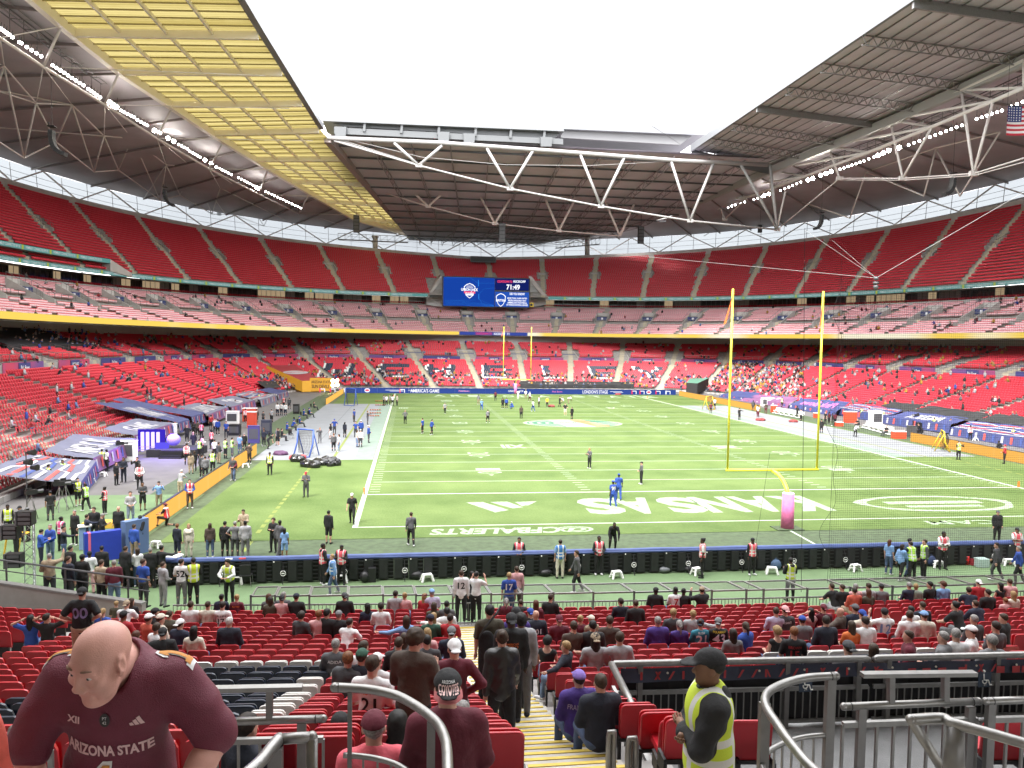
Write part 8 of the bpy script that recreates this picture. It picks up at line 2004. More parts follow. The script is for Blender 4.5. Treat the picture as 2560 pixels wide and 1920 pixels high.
def finish_people():
 seen={}
 for p in PEOPLE:seen.setdefault(p['base']+' '+p['place'],[]).append(p)
 for k,L in seen.items():
  if len(L)==1:L[0]['label']=k;continue
  for p in L:
   near_=sorted([q for q in PEOPLE if q is not p],key=lambda q:np.hypot(q['loc'][0]-p['loc'][0],q['loc'][1]-p['loc'][1]))
   same=[q for q in L if q is not p and tuple(q['bottom'])==tuple(p['bottom'])]
   lab=k.replace(', ',', '+('' if not same and p['bottom']!=q else ''),1)
   q=next((q for q in near_ if q['top']!=p['top']),near_[0]);q2=({'pinkm':'magenta','green':'lime'}.get(q['fl']['v'],q['fl']['v'])+' vest')if q['fl']['v']else cw(q['top'][0])+' '+TOPW[q['top'][1]]
   p['label']=k.replace(p['place'],'').strip()+' beside '+q2
 c={}
 for p in PEOPLE:c.setdefault(p['label'],[]).append(p)
 for k,L in c.items():
  if len(L)>1:
   L.sort(key=lambda p:p['loc'][0])
   for i,p in enumerate(L):p['label']=k.replace(' person',' person farther '+('left' if i==0 else 'right')if len(L)==2 else ' person')if len(L)==2 else k+' '+['leftmost','middle','rightmost'][min(i,2)]
 for p in PEOPLE:
  fl=p['fl'];tx=[]
  if fl['T']:
   t_,c_=(fl['T'].split(':')+['white'])[:2];dark=p['top'][0]in('white',);colr={'white':cmat('black')if dark else mat('print_white',(.6,.6,.6),.8)}.get(c_)or cmat(c_)
   zz=1.22 if not p['pose'].startswith('sit')else .88
   if t_ in('ALLEN','SKATTEBO','BROWN','ALLSAINTS','ADIDA'):tx.append((t_,zz+.09,.055,colr,.26));
   if t_ in('BROWN','ALLEN'):tx.append(('15' if c_=='red' else '17' if t_=='ALLEN' else '21',zz-.06,.17,colr if c_=='red' else cmat('black')))
   if t_.isdigit():tx.append((t_,zz,.24 if len(t_)<3 else .13,colr))
   if t_=='21':tx.append(('BUSH',zz+.17,.05,colr))
   if t_=='43':tx.append(('POLAMALU',zz+.17,.05,cmat('yellow'),.3))
  grp='spectators seated in the near stand' if p['pose'].startswith('sit')else 'stewards in coloured vests' if fl['v']else None
  person(p['loc'],p['rz'],p['pose'],p['top'],p['bottom'],p['hair'],p['skin'],p['cap'],fl['v'],' '.join(p['label'].split()[:16]),grp,fl['b'],fl['f'],p['vox'],p['sc'],p['yaw']if p['D']<40 else 0,'black' if random.random()<.6 else 'white',texts=tx)
finish_people()
print('people',len(PEOPLE),'templates',len(PCACHE))
# ------------------------------------------------------------------ foreground rails
def rail_thing(label,O_):
 return empty('handrail',O_,0,label,'handrail')
def radd(o,nm,mb,M,sm=True):
 ob=link(nm,mb.mesh(nm,M,sm),o);ob.location=-np.array(o.location);return ob
def smooth_path(P,n=26):
 P=np.array(P,float);k=len(P);t=np.linspace(0,k-1,n);out=[]
 for u in t:
  i=min(int(u),k-2);f_=u-i;p0,p1,p2,p3=P[max(i-1,0)],P[i],P[i+1],P[min(i+2,k-1)]
  out.append(.5*((2*p1)+(-p0+p2)*f_+(2*p0-5*p1+4*p2-p3)*f_**2+(-p0+3*p1-3*p2+p3)*f_**3))
 return np.array(out)
def f2(x,y):return px_of('F',x,y)
zt=8.0
top=[at_z(*f2(x,y),zt)for x,y in((590,690),(750,697),(900,712),(1060,748),(1180,805),(1310,890),(1410,985),(1462,1100),(1478,1200),(1482,1327))];top.append(top[-1]+(top[-1]-top[-2])*1.0)
o=rail_thing('curved grey tubular handrail sweeping round in front of the maroon sweaters',top[0]);tp=smooth_path(top,40)
mb=MB();mb.tube(tp,.031,12);mb.sphere(tp[0],.033,10,6);radd(o,'top_rail',mb,M_rail)
for q in(tp[1]+(.0,.0,0),tp[0]+(.022,0,0)):mb=MB();mb.tube([q-(.002,0,0),q+(.002,0,0)],.033,12);radd(o,'joint_ring',mb,M_black)
low=tp.copy();low[:,2]-=.47;mb=MB();mb.tube(low[2:],.020,10);radd(o,'mid_rail',mb,M_rail)
for i,w in((3,.028),(21,.05)):
 mb=MB();p=tp[i];mb.box((p[0],p[1],p[2]-.62),(w,.05,1.2));radd(o,'rail_post',mb,M_railp,False)
L_=np.r_[0,np.cumsum(np.linalg.norm(np.diff(low,axis=0),axis=1))]
for s_ in np.arange(.2,L_[-1],.105):
 p=np.array([np.interp(s_,L_,low[:,k])for k in range(3)]);mb=MB();mb.box(p-(0,0,.3),(.014,.014,.6));radd(o,'baluster',mb,M_rail,False)
def h2(x,y):return px_of('H',x,y)
zt=7.8
top=[at_z(*h2(x,y),zt)for x,y in((620,1400),(500,1290),(420,1195),(330,1080),(255,970),(200,890),(165,800),(190,730),(270,680),(380,640),(520,612),(725,600))]
o=rail_thing('curved grey tubular handrail at right below the black draped platform',top[0]);tp=smooth_path(top,44)
mb=MB();mb.tube(tp,.031,12);mb.sphere(tp[-1],.033,10,6);radd(o,'top_rail',mb,M_rail)
for i in(1,-2):q=tp[i];d_=nrm(tp[i+1]-tp[i-1])*.003;mb=MB();mb.tube([q-d_,q+d_],.034,12);radd(o,'joint_ring',mb,M_black)
low=tp.copy();low[:,2]-=.47;mb=MB();mb.tube(low,.020,10);radd(o,'mid_rail',mb,M_rail)
for i in(24,42):mb=MB();p=tp[i];mb.box((p[0],p[1],p[2]-.62),(.07,.05,1.2));radd(o,'rail_post',mb,M_railp,False)
L_=np.r_[0,np.cumsum(np.linalg.norm(np.diff(low,axis=0),axis=1))]
for s_ in np.arange(.1,L_[-1],.105):
 p=np.array([np.interp(s_,L_,low[:,k])for k in range(3)]);mb=MB();mb.box(p-(0,0,.3),(.014,.014,.6));radd(o,'baluster',mb,M_rail,False)
def flat_rail(label,reg,upper,lower,posts_u,posts_l,balus,Y,base=-1.25,extra=None,hang=None):
 """rail facing the camera on the plane Y: flat upper bar on short posts, round lower bar on posts, balusters hung below a thin bar"""
 A=at_y(*px_of(reg,*lower[0]),Y);o=rail_thing(label,A)
 if upper:
  a,b=at_y(*px_of(reg,*upper[0]),Y),at_y(*px_of(reg,*upper[1]),Y);mb=MB();mb.beam(a,b,.07,.035);radd(o,'upper_bar',mb,M_rail,False)
  for x in posts_u:p=at_y(*px_of(reg,x,upper[0][1]),Y);q=at_y(*px_of(reg,x,lower[0][1]),Y);mb=MB();mb.beam(p,q,.05,.05);radd(o,'short_post',mb,M_railp,False)
 a,b=at_y(*px_of(reg,*lower[0]),Y),at_y(*px_of(reg,*lower[1]),Y);mb=MB();mb.tube([a,b],.032,12);mb.sphere(a,.034,10,6);mb.sphere(b,.034,10,6);radd(o,'round_rail',mb,M_rail)
 d_=nrm(b-a)
 for q in(a+d_*.06,b-d_*.06):mb=MB();mb.tube([q-d_*.003,q+d_*.003],.035,12);radd(o,'joint_ring',mb,M_black)
 for x in posts_l:p=at_y(*px_of(reg,x,lower[0][1]),Y);mb=MB();mb.beam(p,p+(0,0,-1.1),.07,.05);radd(o,'rail_post',mb,M_railp,False)
 if balus:
  (x0,y0),(x1,y1),sp_=balus;p,q=at_y(*px_of(reg,x0,y0),Y),at_y(*px_of(reg,x1,y1),Y);mb=MB();mb.beam(p,q,.04,.045);radd(o,'mid_rail',mb,M_rail,False)
  n=max(2,int(np.linalg.norm(q-p)/sp_))
  for i in range(n+1):r_=lerp(p,q,i/n);mb=MB();mb.beam(r_,r_+(0,0,-.62),.022,.022);radd(o,'baluster',mb,M_rail,False)
 return o
flat_rail('grey handrail with a flat upper bar at left, behind the bald man','F',((-380,705),(335,690)),((-380,965),(500,938)),(75,),(330,),((-340,1118),(500,1098),.15),-36.3)
flat_rail('grey handrail with a flat upper bar at right, below the platform signs','H',((930,590),(1825,580)),((790,842),(1852,800)),(1160,1590),(930,1790),((780,985),(1840,945),.14),-36.6)
flat_rail('grey handrail end at the lower right edge of the picture','H',None,((1912,800),(2330,785)),(),(1950,),((1950,945),(2330,935),.14),-36.7)
flat_rail('short grey handrail behind the coral shirt at the lower left edge','E',None,((120,1035),(390,1025)),(),(215,),((100,1200),(400,1190),.2),-38.6)
# near corner rails close to the lens
zt=8.15
P=[at_z(*f2(x,y),zt)for x,y in((-160,1420),(0,1280),(80,1180),(150,1098),(410,1082),(405,1330))]
o=rail_thing('grey handrail corner at lower left between the bald man and the pink polo',P[0]);mb=MB();mb.tube(smooth_path(P[:4],14),.034,12);radd(o,'sloping_rail',mb,M_rail)
mb=MB();mb.tube([P[3],P[4]],.030,12);mb.tube([P[4],P[4]+(0,0,-1.0)],.032,12);mb.sphere(P[4],.032,10,6);mb.sphere(P[3],.034,10,6);radd(o,'return_rail',mb,M_rail);mb=MB();p=lerp(P[2],P[3],.6);mb.box(p-(0,0,.55),(.075,.06,1.05));radd(o,'rail_post',mb,M_railp,False)
P=[at_z(*h2(x,y),8.15)for x,y in((1320,945),(1560,932),(1650,972),(1900,1042),(2212,1132),(2500,1215))]
o=rail_thing('grey handrail bending toward the lens at the lower right corner',P[0]);mb=MB();mb.tube(smooth_path(P,30),.031,12);radd(o,'top_rail',mb,M_rail)
mb=MB();mb.tube([P[0],at_z(*h2(1560,1327),7.6),at_z(*h2(1600,1400),7.55)],.031,12);mb.sphere(P[0],.032,10,6);radd(o,'sloping_rail',mb,M_rail)
q=P[2]+(.02,0,0);mb=MB();mb.tube([q,q+(0,0,-.40)],[.045,.065],12);mb.tube([q+(0,0,-.40),q+(0,0,-.425)],.10,16);radd(o,'rail_post',mb,M_railp)
mb=MB();c_=q+(.05,-.03,-.5);mb.box(c_,(.62,.5,.14));ob=mb.build('concrete_plinth',mat('plinth_cream',(.45,.41,.34),.9,noise=.1,nscale=8));tag(ob,'cream concrete plinth under the handrail foot at the lower right','plinth')
mb=MB();mb.box(((-18.6+PLX)/2+1.2,-38.6,6.42),(6,3.4,.2));mb.build('landing_floor',M_tread,near)
mb=MB();mb.box((-23.2,-38.6,6.55),(3.6,3.6,.2));mb.build('landing_floor',M_terr,near)
# big seats behind the wheelchair spaces
for i,(px,lb)in enumerate(((1700,'large red seat left of the yellow vest steward below the platform'),(1784,'red seat hidden mostly behind the yellow vest steward'),(1872,'large red seat right of the yellow vest steward beside the curved rail'),(2504,'large red seat at the right edge behind the grey rail'))):
 D_=8.0;p=at_d(px,1852,D_);z0=p[2]-.60;o=empty('stadium_seat',(p[0],p[1],z0),-.1,lb,'seat','large seats at the back of the platform');o.scale=(1.04,1.04,1.04)
 link('backrest',ME_back,o,mats=[M_nred]);link('seat_pan',ME_dn,o,mats=[M_nred]);link('bracket',ME_brk,o)
# ------------------------------------------------------------------ foreground people
def place(px,py,D,rz,pose,top,bottom,hair,label,skin='l',cap=None,vest=None,b=1.,female=False,vox=.016,sc=1.,yaw=0,P=None,texts=(),shoes='black',group=None):
 J=skeleton(pose,yaw,female,P);h=J['head']*sc;t=at_d(px,py,D);a=math.radians(rz);c,s_=math.cos(a),math.sin(a);loc=t-np.array((c*h[0]-s_*h[1],s_*h[0]+c*h[1],h[2]))
 return person(tuple(loc),rz,pose,top,bottom,hair,skin,cap,vest,label,group,b,female,vox,sc,yaw,shoes,P,texts=texts),loc
def F_(x,y):return px_of('F',x,y)
def G_(x,y):return px_of('G',x,y)
wh=mat('print_white',(.6,.6,.6),.8);pk=mat('print_pink',(.62,.42,.42),.8);au=mat('print_gold',(.46,.20,.045),.8)
place(*F_(1535,385),9.6,4,'hips',('maroon','long'),('grey','jeans'),('dbrown','crop'),'standing person in maroon sweater and white backward cap, hands on hips on the stairs','l',('white','back'),b=1.02)
oc,_=place(*F_(1482,700),5.25,0,'sit',('maroon','long'),('denim','jeans'),('brown','crop'),'person in maroon sweater with black and pink cap lettered ARIZONA COYOTES','l',('black','back'),b=1.22,vox=.011,sc=1.06)
me_=PCACHE[('cap','sit',0,1.22,False,.011,'back')];J_=skeleton('sit');hz_=J_['head'][2]
cloth_text(oc,me_,'COYOTES',hz_+.058,.040,mat('print_rose',(.60,.40,.38),.8),.128,off=.004,bold=.03);cloth_text(oc,me_,'ARIZONA',hz_+.092,.017,wh,.085,off=.004)
mb=MB();th_=np.linspace(-1.15,1.15,15);c0=J_['head']+(0,-.012,.026);O1=[(c0[0]+.098*math.sin(t),c0[1]-.105*math.cos(t),c0[2]-.005)for t in th_];O2=[(c0[0]+.103*math.sin(t),c0[1]-.105*math.cos(t)-.062*math.cos(t)**.5 if math.cos(t)>0 else c0[1],c0[2]-.03-.012*math.cos(t))for t in th_];O3=[(x,y,z-.007)for x,y,z in O2]
n_=15;mb.add(O1+O2+O3,[(i,i+1,n_+i+1,n_+i)for i in range(14)]+[(n_+i,n_+i+1,2*n_+i+1,2*n_+i)for i in range(14)]);link('cap_brim',mb.mesh('cap_brim',mat('brim_pink',(.55,.17,.18),.7),True),oc)
place(*F_(1228,320),8.2,-22,'phone',('brown','jacket'),('black','trousers'),('brown','curly'),'tall standing person in long dark brown coat looking down at a phone','l',b=1.05)
bk=CLO.setdefault('coat',(.016,.012,.010));
lw,lloc=place(*F_(1912,305),10.5,0,'walk',('black','jacket'),('black','slim'),('brown','bun'),'walking person in black leather jacket and leggings with tied up hair on stairs','l',female=True,b=1.06,vox=.014)
for ch in lw.children:
 if ch.name.startswith('jacket'):ch.material_slots[0].material=mat('leather_black',(.014,.013,.013),.42,bump=.6,bscale=12)
place(*F_(1814,90),13.4,0,'stand',('olive','tee'),('black','trousers'),('black','short'),'standing person in olive t-shirt with a black shoulder bag on the stairs','l',vox=.016,b=1.05)
J_=skeleton('stand')
def bag(px,py,D,rz,label,size=(.30,.12,.40),col='black',strap=True):
 p=at_d(px,py,D);o=empty('shoulder_bag',p,math.radians(rz),label,'bag');F=Field(np.array(size)*-.6,np.array(size)*.6,.018);F.el((0,0,0),(size[0]*.5,size[1]*.5,size[2]*.5),None,.02);F.el((0,0,-.08),(size[0]*.48,size[1]*.52,size[2]*.36),None,.03);V,Q=F.surf();me=np_mesh('pouch',V,[tuple(q)for q in Q]);link('pouch',me,o,mats=[cmat(col)])
 if strap:mb=MB();mb.tube([(-.12,-.02,.12),(-.02,-.06,.30),(.16,-.06,.52),(.24,.02,.62)],.018,5);link('strap',mb.mesh('strap',M_black),o)
bag(*F_(1790,330),13.2,0,'black shoulder bag on the back of the olive t-shirt')
place(*F_(1985,165),11.9,0,'stand',('black','hood'),('black','trousers'),('black','crop'),'standing person in black hoodie and black backward cap with small orange print','d',('black','back'),vox=.015,b=1.12,texts=(('AMERICAN',1.30,.035,cmat('orange'),.2),('PERO',1.25,.05,cmat('orange'),.2)))
place(*F_(2062,165),12.6,0,'stand',('lgrey','hood'),('grey','trousers'),('black','curly'),'standing person in light grey hoodie with dark curly hair beside the black hoodie','t',vox=.016)
place(*F_(2022,110),13.6,0,'walk',('purple','hood'),('black','trousers'),('black','crop'),'walking person in purple hoodie and dark cap partly hidden on the stairs','d',('black','back'),vox=.018)
place(*F_(900,1010),5.5,0,'sit',('hotpink','shirt'),('denim','jeans'),('grey','crop'),'seated person in bright pink polo shirt and maroon cap behind the curved rail','l',('maroon','fwd'),b=1.15,vox=.012)
place(*F_(632,985),7.7,-5,'sit',('dgrey','shirt'),('denim','jeans'),('grey','crop'),'seated person in grey polo shirt and black cap beside the pink polo','l',('black','fwd'),b=1.08)
place(*F_(1085,985),6.6,0,'sit',('black','long'),('black','trousers'),('black','long'),'seated person with shiny black hair between the pink polo and maroon sweater','l',female=True,b=.98)
place(*F_(1600,880),8.6,0,'sit',('ldenim','shirt'),('denim','jeans'),('grey','short'),'seated person with grey hair and pale denim shirt below the stairs edge','l')
place(*E0 if 0 else px_of('E',1955,1010),6.3,-35,'sit',('dnavy','shirt'),('denim','jeans'),('dbrown','short'),'seated person with spiky dark hair and navy shirt behind the left rail','l',vox=.012)
place(*G_(465,625),10.2,3,'sit',('purple','hood'),('denim','jeans'),('brown','crop'),'seated person in purple hoodie and lilac cap right of the stairs','l',('lpurple','fwd'),b=1.12,texts=(('FRANKFURT',.93,.075,mat('print_violet',(.30,.22,.36),.8),.36),))
place(*G_(635,655),9.4,2,'sit',('dnavy','jacket'),('denim','jeans'),('brown','crop'),'seated person in dark navy jacket and jeans beside the platform rail','l',b=1.12)
place(*px_of('A',650,1052),15.4,0,'hips',('black','tee'),('beige','shorts'),('brown','crop'),'standing person in black jersey numbered 00 and beige shorts, hands on hips','l',('black','back'),b=1.22,vox=.018,texts=(('00',1.25,.22,mat('print_mauve',(.22,.19,.36),.8)),))
for(r,x,y),Dd,rz,pose,tp_,bt,hr,lb,kw in((('B',1748,582),25.3,0,'stand',('white','hood'),('black','trousers'),('brown','short'),'standing person in white hooded jersey numbered 12 at the foot of the stairs',dict(texts=(('12',1.25,.22,cmat('black')),))),(('B',1868,592),25.6,-20,'photo',('white','tee'),('black','trousers'),('black','short'),'standing person in white t-shirt with raised hands at the foot of the stairs',{}),(('B',1830,590),26.6,30,'stand',('black','tee'),('black','trousers'),('black','short'),'standing person in black hidden between the two white tops',dict(skin='d')),(('C',230,598),26.2,0,'stand',('royal','tee'),('denim','jeans'),('blond','short'),'standing person in blue jersey numbered 17 with bleached hair at the barrier',dict(texts=(('17',1.25,.22,wh),))),(('C',290,548),27.2,0,'stand',('pink','shirt'),('brown','trousers'),('brown','short'),'standing person in dusty pink shirt beside the blue jersey at the barrier',{}),(('A',640,830),30.5,0,'stand',('dnavy','jacket'),('black','trousers'),('white','short'),'standing person with white hair among the group beyond the parapet',{})):
 place(*px_of(r,x,y),Dd,rz,pose,tp_,bt,hr,lb,vox=.024,**kw)
# steward in profile with folded arms
st_,sloc=place(*G_(1490,530),5.2,78,'crossed',('black','hood'),('black','trousers'),('black','crop'),'steward in yellow hi-vis vest, black hood and black cap, arms folded, at right','t',('black','fwd'),'yellow',vox=.011,b=1.2,group='stewards in coloured vests')
mb=MB();Js=skeleton('crossed');nk=Js['neck'];mb.tube([nk+(-.06,-.02,.02),nk+(-.055,.03,.01),nk+(0,.055,-.01),nk+(.055,.03,.01),nk+(.06,-.02,.02)],.016,8);link('shirt_collar',mb.mesh('shirt_collar',cmat('white'),True),st_)
mb=MB();
for sx in(-1,1):mb.tube([nk+(sx*.05,.03,0),nk+(sx*.06,.13,-.14),nk+(sx*.03,.15,-.30)],.008,5)
link('red_lanyard',mb.mesh('red_lanyard',cmat('red'),True),st_)
# woman cut by the left edge
place(*px_of('E',-700,640),2.25,60,'stand',('coral','tee'),('denim','jeans'),('black','long'),'person with dark hair and coral top cut off by the left edge','m',female=True,vox=.011,b=1.1)
# ---- the bald man leaning forward, close to the lens
PB=dict(lean=10,twist=-4,side=-4,hp=17,hd=(0,.09,-.075),hz=.92,LT=(-.1,.15,-1),RT=(.1,.1,-1),LS=(0,-.1,-1),RS=(0,-.1,-1),LU=(-.60,.02,-1),RU=(.46,.05,-1),LF=(.5,.62,-.6),RF=(-.12,.25,-1))
POSES['bald']=PB
def bald_man():
 yaw=-26;J=skeleton('bald',yaw,False,PB);sc=1.0;rz=184;t=at_d(252,1648,2.55);a=math.radians(rz);h=J['head']*sc;c,s_=math.cos(a),math.sin(a);loc=t-np.array((c*h[0]-s_*h[1],s_*h[0]+c*h[1],h[2]));b=1.1
 o=empty('person',loc,a,'bald person in maroon ARIZONA STATE jersey leaning forward close to the lens','person');o.scale=(sc,sc,sc)
 up=np.array([J[k]for k in('hip','waist','chest','neck','head','Lsh','Rsh','Le','Re','Lw','Rw')]);lo,hi=up.min(0)-.16,up.max(0)+.17
 F=Field(lo,hi,.0062);f_torso(F,J,b*.92,-.008);F.rc(J['neck']-np.array((0,.03,.02)),J['head']-J['HR']@np.array((0,.02,.05)),.066,.064,.03)
 for q in 'LR':F.rc(J[q+'sh'],J[q+'e'],.056,.047,.03);F.rc(J[q+'e'],lerp(J[q+'e'],J[q+'w'],.35),.047,.05,.02);F.rc(lerp(J[q+'e'],J[q+'w'],.35),J[q+'w'],.05,.032,.02)
 R,hc=J['HR'],J['head'];T=lambda x,y,z:hc+R@np.array((x,y,z));Rx=lambda d:R@rotm('X',d)
 F.el(T(0,-.014,.028),(.079,.101,.094),R,.02);F.el(T(0,.03,-.04),(.062,.068,.078),R,.03)
 F.rc(T(-.035,.076,.030),T(.035,.076,.030),.013,.013,.015)
 for sg in(-1,1):
  F.el(T(sg*.034,.098,.006),(.019,.016,.012),R,.010,True)
  F.el(T(sg*.046,.066,-.030),(.025,.025,.022),R,.02);F.el(T(sg*.048,.045,-.075),(.022,.03,.03),R,.03)
  F.rc(T(sg*.018,.087,.012),T(sg*.052,.076,.009),.0075,.006,.004)
  F.rc(T(sg*.020,.088,-.005),T(sg*.048,.078,-.006),.004,.004,.005)
  F.el(T(sg*.016,.100,-.040),(.011,.013,.010),R,.006)
  F.el(T(sg*.082,-.006,-.004),(.010,.024,.036),R@rotm('Z',sg*-22),.006);F.el(T(sg*.090,-.002,-.002),(.006,.013,.022),R,.004,True);F.el(T(sg*.080,.004,-.036),(.009,.012,.011),R,.006)
  F.rc(T(sg*.020,.094,-.048),T(sg*.034,.080,-.082),.003,.003,.008,True)
 F.rc(T(0,.084,.016),T(0,.106,-.030),.010,.0135,.012);F.el(T(0,.107,-.034),(.0135,.012,.010),R,.008)
 F.rc(T(-.024,.083,-.066),T(.024,.083,-.066),.0075,.0075,.008);F.rc(T(-.020,.083,-.079),T(.020,.083,-.079),.0085,.0085,.008);F.rc(T(-.028,.094,-.0725),T(.028,.094,-.0725),.0026,.0026,.003,True)
 F.el(T(0,.070,-.108),(.026,.022,.020),R,.02);F.el(T(0,.035,-.118),(.045,.05,.028),R,.03)
 V,Q=F.surf();Q=[tuple(q)for q in Q]
 for q in 'LR':V,Q=hand(V,Q,J[q+'w'],J[q+'e'],q,J,.7)
 me=np_mesh('body',V,Q);Ms=mat('skin_ruddy',(.54,.285,.235),.48,noise=.14,nscale=9,spec=.4,bump=.12,bscale=220,detail=8);link('body',me,o,mats=[Ms])
 for sg in(-1,1):
  mb=MB();e=T(sg*.034,.076,.004);mb.sphere(e,.0125,12,8,0);mb.sphere(e+R@np.array((sg*-.001,.0092,-.0025)),.0058,10,6,1);link('eye',mb.mesh('eye',[mat('eye_white',(.55,.50,.47),.2),mat('iris_dark',(.02,.02,.025),.1)],True),o)
  mb=MB();mb.tube([T(sg*.018,.092,.030),T(sg*.034,.093,.036),T(sg*.052,.080,.032)],[.003,.0042,.002],6);link('eyebrow',mb.mesh('eyebrow',mat('brow_grey',(.20,.12,.085),.9),True),o)
# jersey
 F=Field(lo-.06,hi+.06,.008);f_torso(F,J,b,.018,.05);RR=J['R'];nk=J['neck']
 for q in 'LR':
  F.rc(J[q+'sh'],lerp(J[q+'sh'],J[q+'e'],.45),.078,.082,.05);F.rc(lerp(J[q+'sh'],J[q+'e'],.45),lerp(J[q+'sh'],J[q+'e'],.93),.080,.079,.02)
 F.rc(nk+RR@np.array((0,.0,-.02)),nk+RR@np.array((0,.07,.10)),.060,.085,.010,True);F.rc(nk+RR@np.array((0,.065,-.055)),nk+RR@np.array((0,.10,-.01)),.022,.06,.01,True)
 F.noise(.0055,17,2);F.noise(.003,37,5);V,Q=F.surf();me=np_mesh('jersey',V,[tuple(q)for q in Q]);Mj=mat('jersey_maroon',(.115,.010,.028),.62,noise=.06,nscale=30,bump=.35,bscale=260);link('jersey',me,o,mats=[Mj])
# lettering on the chest: laid out on the leaning chest plane and dropped on to the cloth
 bv=BVHTree.FromPolygons([tuple(v)for v in V],[tuple(q)for q in Q])
 def chest(txt,x,z,h,M,w=None,nm='lettering',off=.004,bold=.02,poly=None):
  mb=MB()
  if poly is None:text_on(mb,txt,(0,0,0),(1,0,0),(0,1,0),w,h,0,bold=bold)
  else:
   for p_ in poly:mb.add([(a_,b_,0)for a_,b_ in p_],[tuple(range(len(p_)))])
  py=[.2]
  def f(c):
   base=J['hip']+RR@np.array((x-c[0],.6,z+c[1]));d_=RR@np.array((0,-1.,0));hit=bv.ray_cast(Vector(base),Vector(d_))
   if hit[0]is not None:py[0]=hit[3]
   return base+d_*(py[0]-off)
  drape(o,nm,mb,f,.018,M)
 ONE=[(-.32,.12),(-.32,.26),(-.04,.5),(.2,.5),(.2,-.34),(.38,-.34),(.38,-.5),(-.36,-.5),(-.36,-.34),(-.12,-.34),(-.12,.22)];one=lambda w,h:[[(a_*w,b_*h)for a_,b_ in ONE]]
 chest('ARIZONA STATE',.0,.270,.046,pk,.285,bold=.035);chest('',.005,.135,0,wh,poly=one(.125,.19),off=.004,nm='number');chest('',.005,.135,0,au,poly=one(.095,.165),off=.007,nm='number')
 chest('XII',.108,.388,.026,pk,.045,bold=.03,nm='badge')
 bars=[[(x_,-.012),(x_+.0125,-.012),(x_+.0125-.55*h_,-.012+h_),(x_-.55*h_+.003,-.012+h_*.8)]for x_,h_ in((.010,.032),(-.0055,.022),(-.021,.012))]
 chest('',-.102,.388,.02,pk,poly=bars,nm='three_bars')
 chest('',.0,.398,.02,M_black,poly=[[(.017*math.cos(t),.026*math.sin(t))for t in np.linspace(0,2*pi_,16,endpoint=False)]],nm='neck_tag',off=.006);chest('PT\n42',.0,.398,.028,wh,.014,nm='tag_lettering',off=.008,bold=0)
# shoulder numbers
 for q,sg in(('L',-1),('R',1)):
  s0=J[q+'sh']+RR@np.array((sg*.0,-.005,.0));ex=RR@np.array((0,-1.,0));ey=RR@np.array((-sg*1.,0,0.));P_=[]
  mbn=MB();mbg=MB();mbn.add([(a_*.085,b_*.135,0)for a_,b_ in ONE],[tuple(range(11))]);mbg.add([(a_*.062,b_*.115,0)for a_,b_ in ONE],[tuple(range(11))])
  for mbx,off,M in((mbn,.004,wh),(mbg,.006,au)):
   def f(c):
    base=s0+ex*c[0]+ey*c[1]+RR@np.array((0,0,.4));d_=RR@np.array((0,0,-1.));hit=bv.ray_cast(Vector(base),Vector(d_));return base+d_*(hit[3]-off if hit[0]is not None else .4)
   drape(o,'shoulder_number',mbx,f,.016,M)
 link('trousers',part('bottom','bald',yaw,b,False,.016,'trousers',PB),o,mats=[cmat('denim')]);link('shoes',part('shoes','bald',yaw,b,False,.016,None,PB),o,mats=[cmat('black')])
# watch on the wrist nearer the right side of the picture
 w,e=J['Lw'],J['Le'];d_=nrm(w-e);c_=w-d_*.025;u=nrm(np.cross(d_,(0,0,1.))if abs(d_[2])<.95 else np.cross(d_,(0,1.,0)));v_=np.cross(d_,u);mb=MB();mb.tube([c_+.036*(math.cos(t)*u+math.sin(t)*v_)for t in np.linspace(0,2*pi_,18,endpoint=False)],.009,6,closed=True)
 mb.tube([c_-d_*.010+.036*(math.cos(t)*u+math.sin(t)*v_)for t in np.linspace(0,2*pi_,18,endpoint=False)],.008,6,closed=True);link('watch_strap',mb.mesh('watch_strap',M_black,True),o)
 fd=nrm(np.array((-.45,.85,0))-d_*(np.array((-.45,.85,0))@d_));mb=MB();mb.cyl(c_+fd*.030,c_+fd*.048,.023,.022,18,0);mb.cyl(c_+fd*.048,c_+fd*.0485,.015,.015,18,1);link('watch_case',mb.mesh('watch_case',[M_black,mat('watch_face',(.35,.37,.36),.2)]),o)
bald_man()
# ------------------------------------------------------------------ the near seats: the 300 that show largest singly, the others in one mass
def seat_visible(a_):
 d=np.array(a_[:3])+(0,0,.7)-CAM;z=d@CW
 if z<.5:return None
 u,v=1280+FPX*(d@CR)/z,960-FPX*(d@CU)/z
 return z if(-60<u<2620 and v<1960 and not(u<560 and v>1640 and z>3))else None
order=sorted([(seat_visible(a_),i)for i,a_ in enumerate(NSEAT)if seat_visible(a_)],key=lambda t:t[0])
CN={0:('red',M_nred),2:('dark navy',M_nnavy),3:('white',M_nwhite)}
single=set()
for D_,i in order[:300]:
 x,y,z,k,c,tk=NSEAT[i];single.add(i);nm,M=CN[c];r='nearest rows' if D_<10 else 'middle rows' if D_<13.5 else 'farther rows'
 side='left of the stairs' if x<-19.5 else 'right of the stairs'
 o=empty('stadium_seat',(x,y,z),slope_rz(x),f'{"occupied" if tk else "empty folded"} {nm} seat, {r} of near stand {side}','seat',f'{"occupied" if tk else "empty"} {nm} seats, {r} {side}')
 b=link('backrest',ME_back,o,mats=[M]);link('seat_pan',ME_dn if tk else ME_up,o,mats=[M]);link('bracket',ME_brk,o)
vsx,fsx,msx=[],[],[]
O=shell_outline(.225,.45,.08,3);n=len(O)
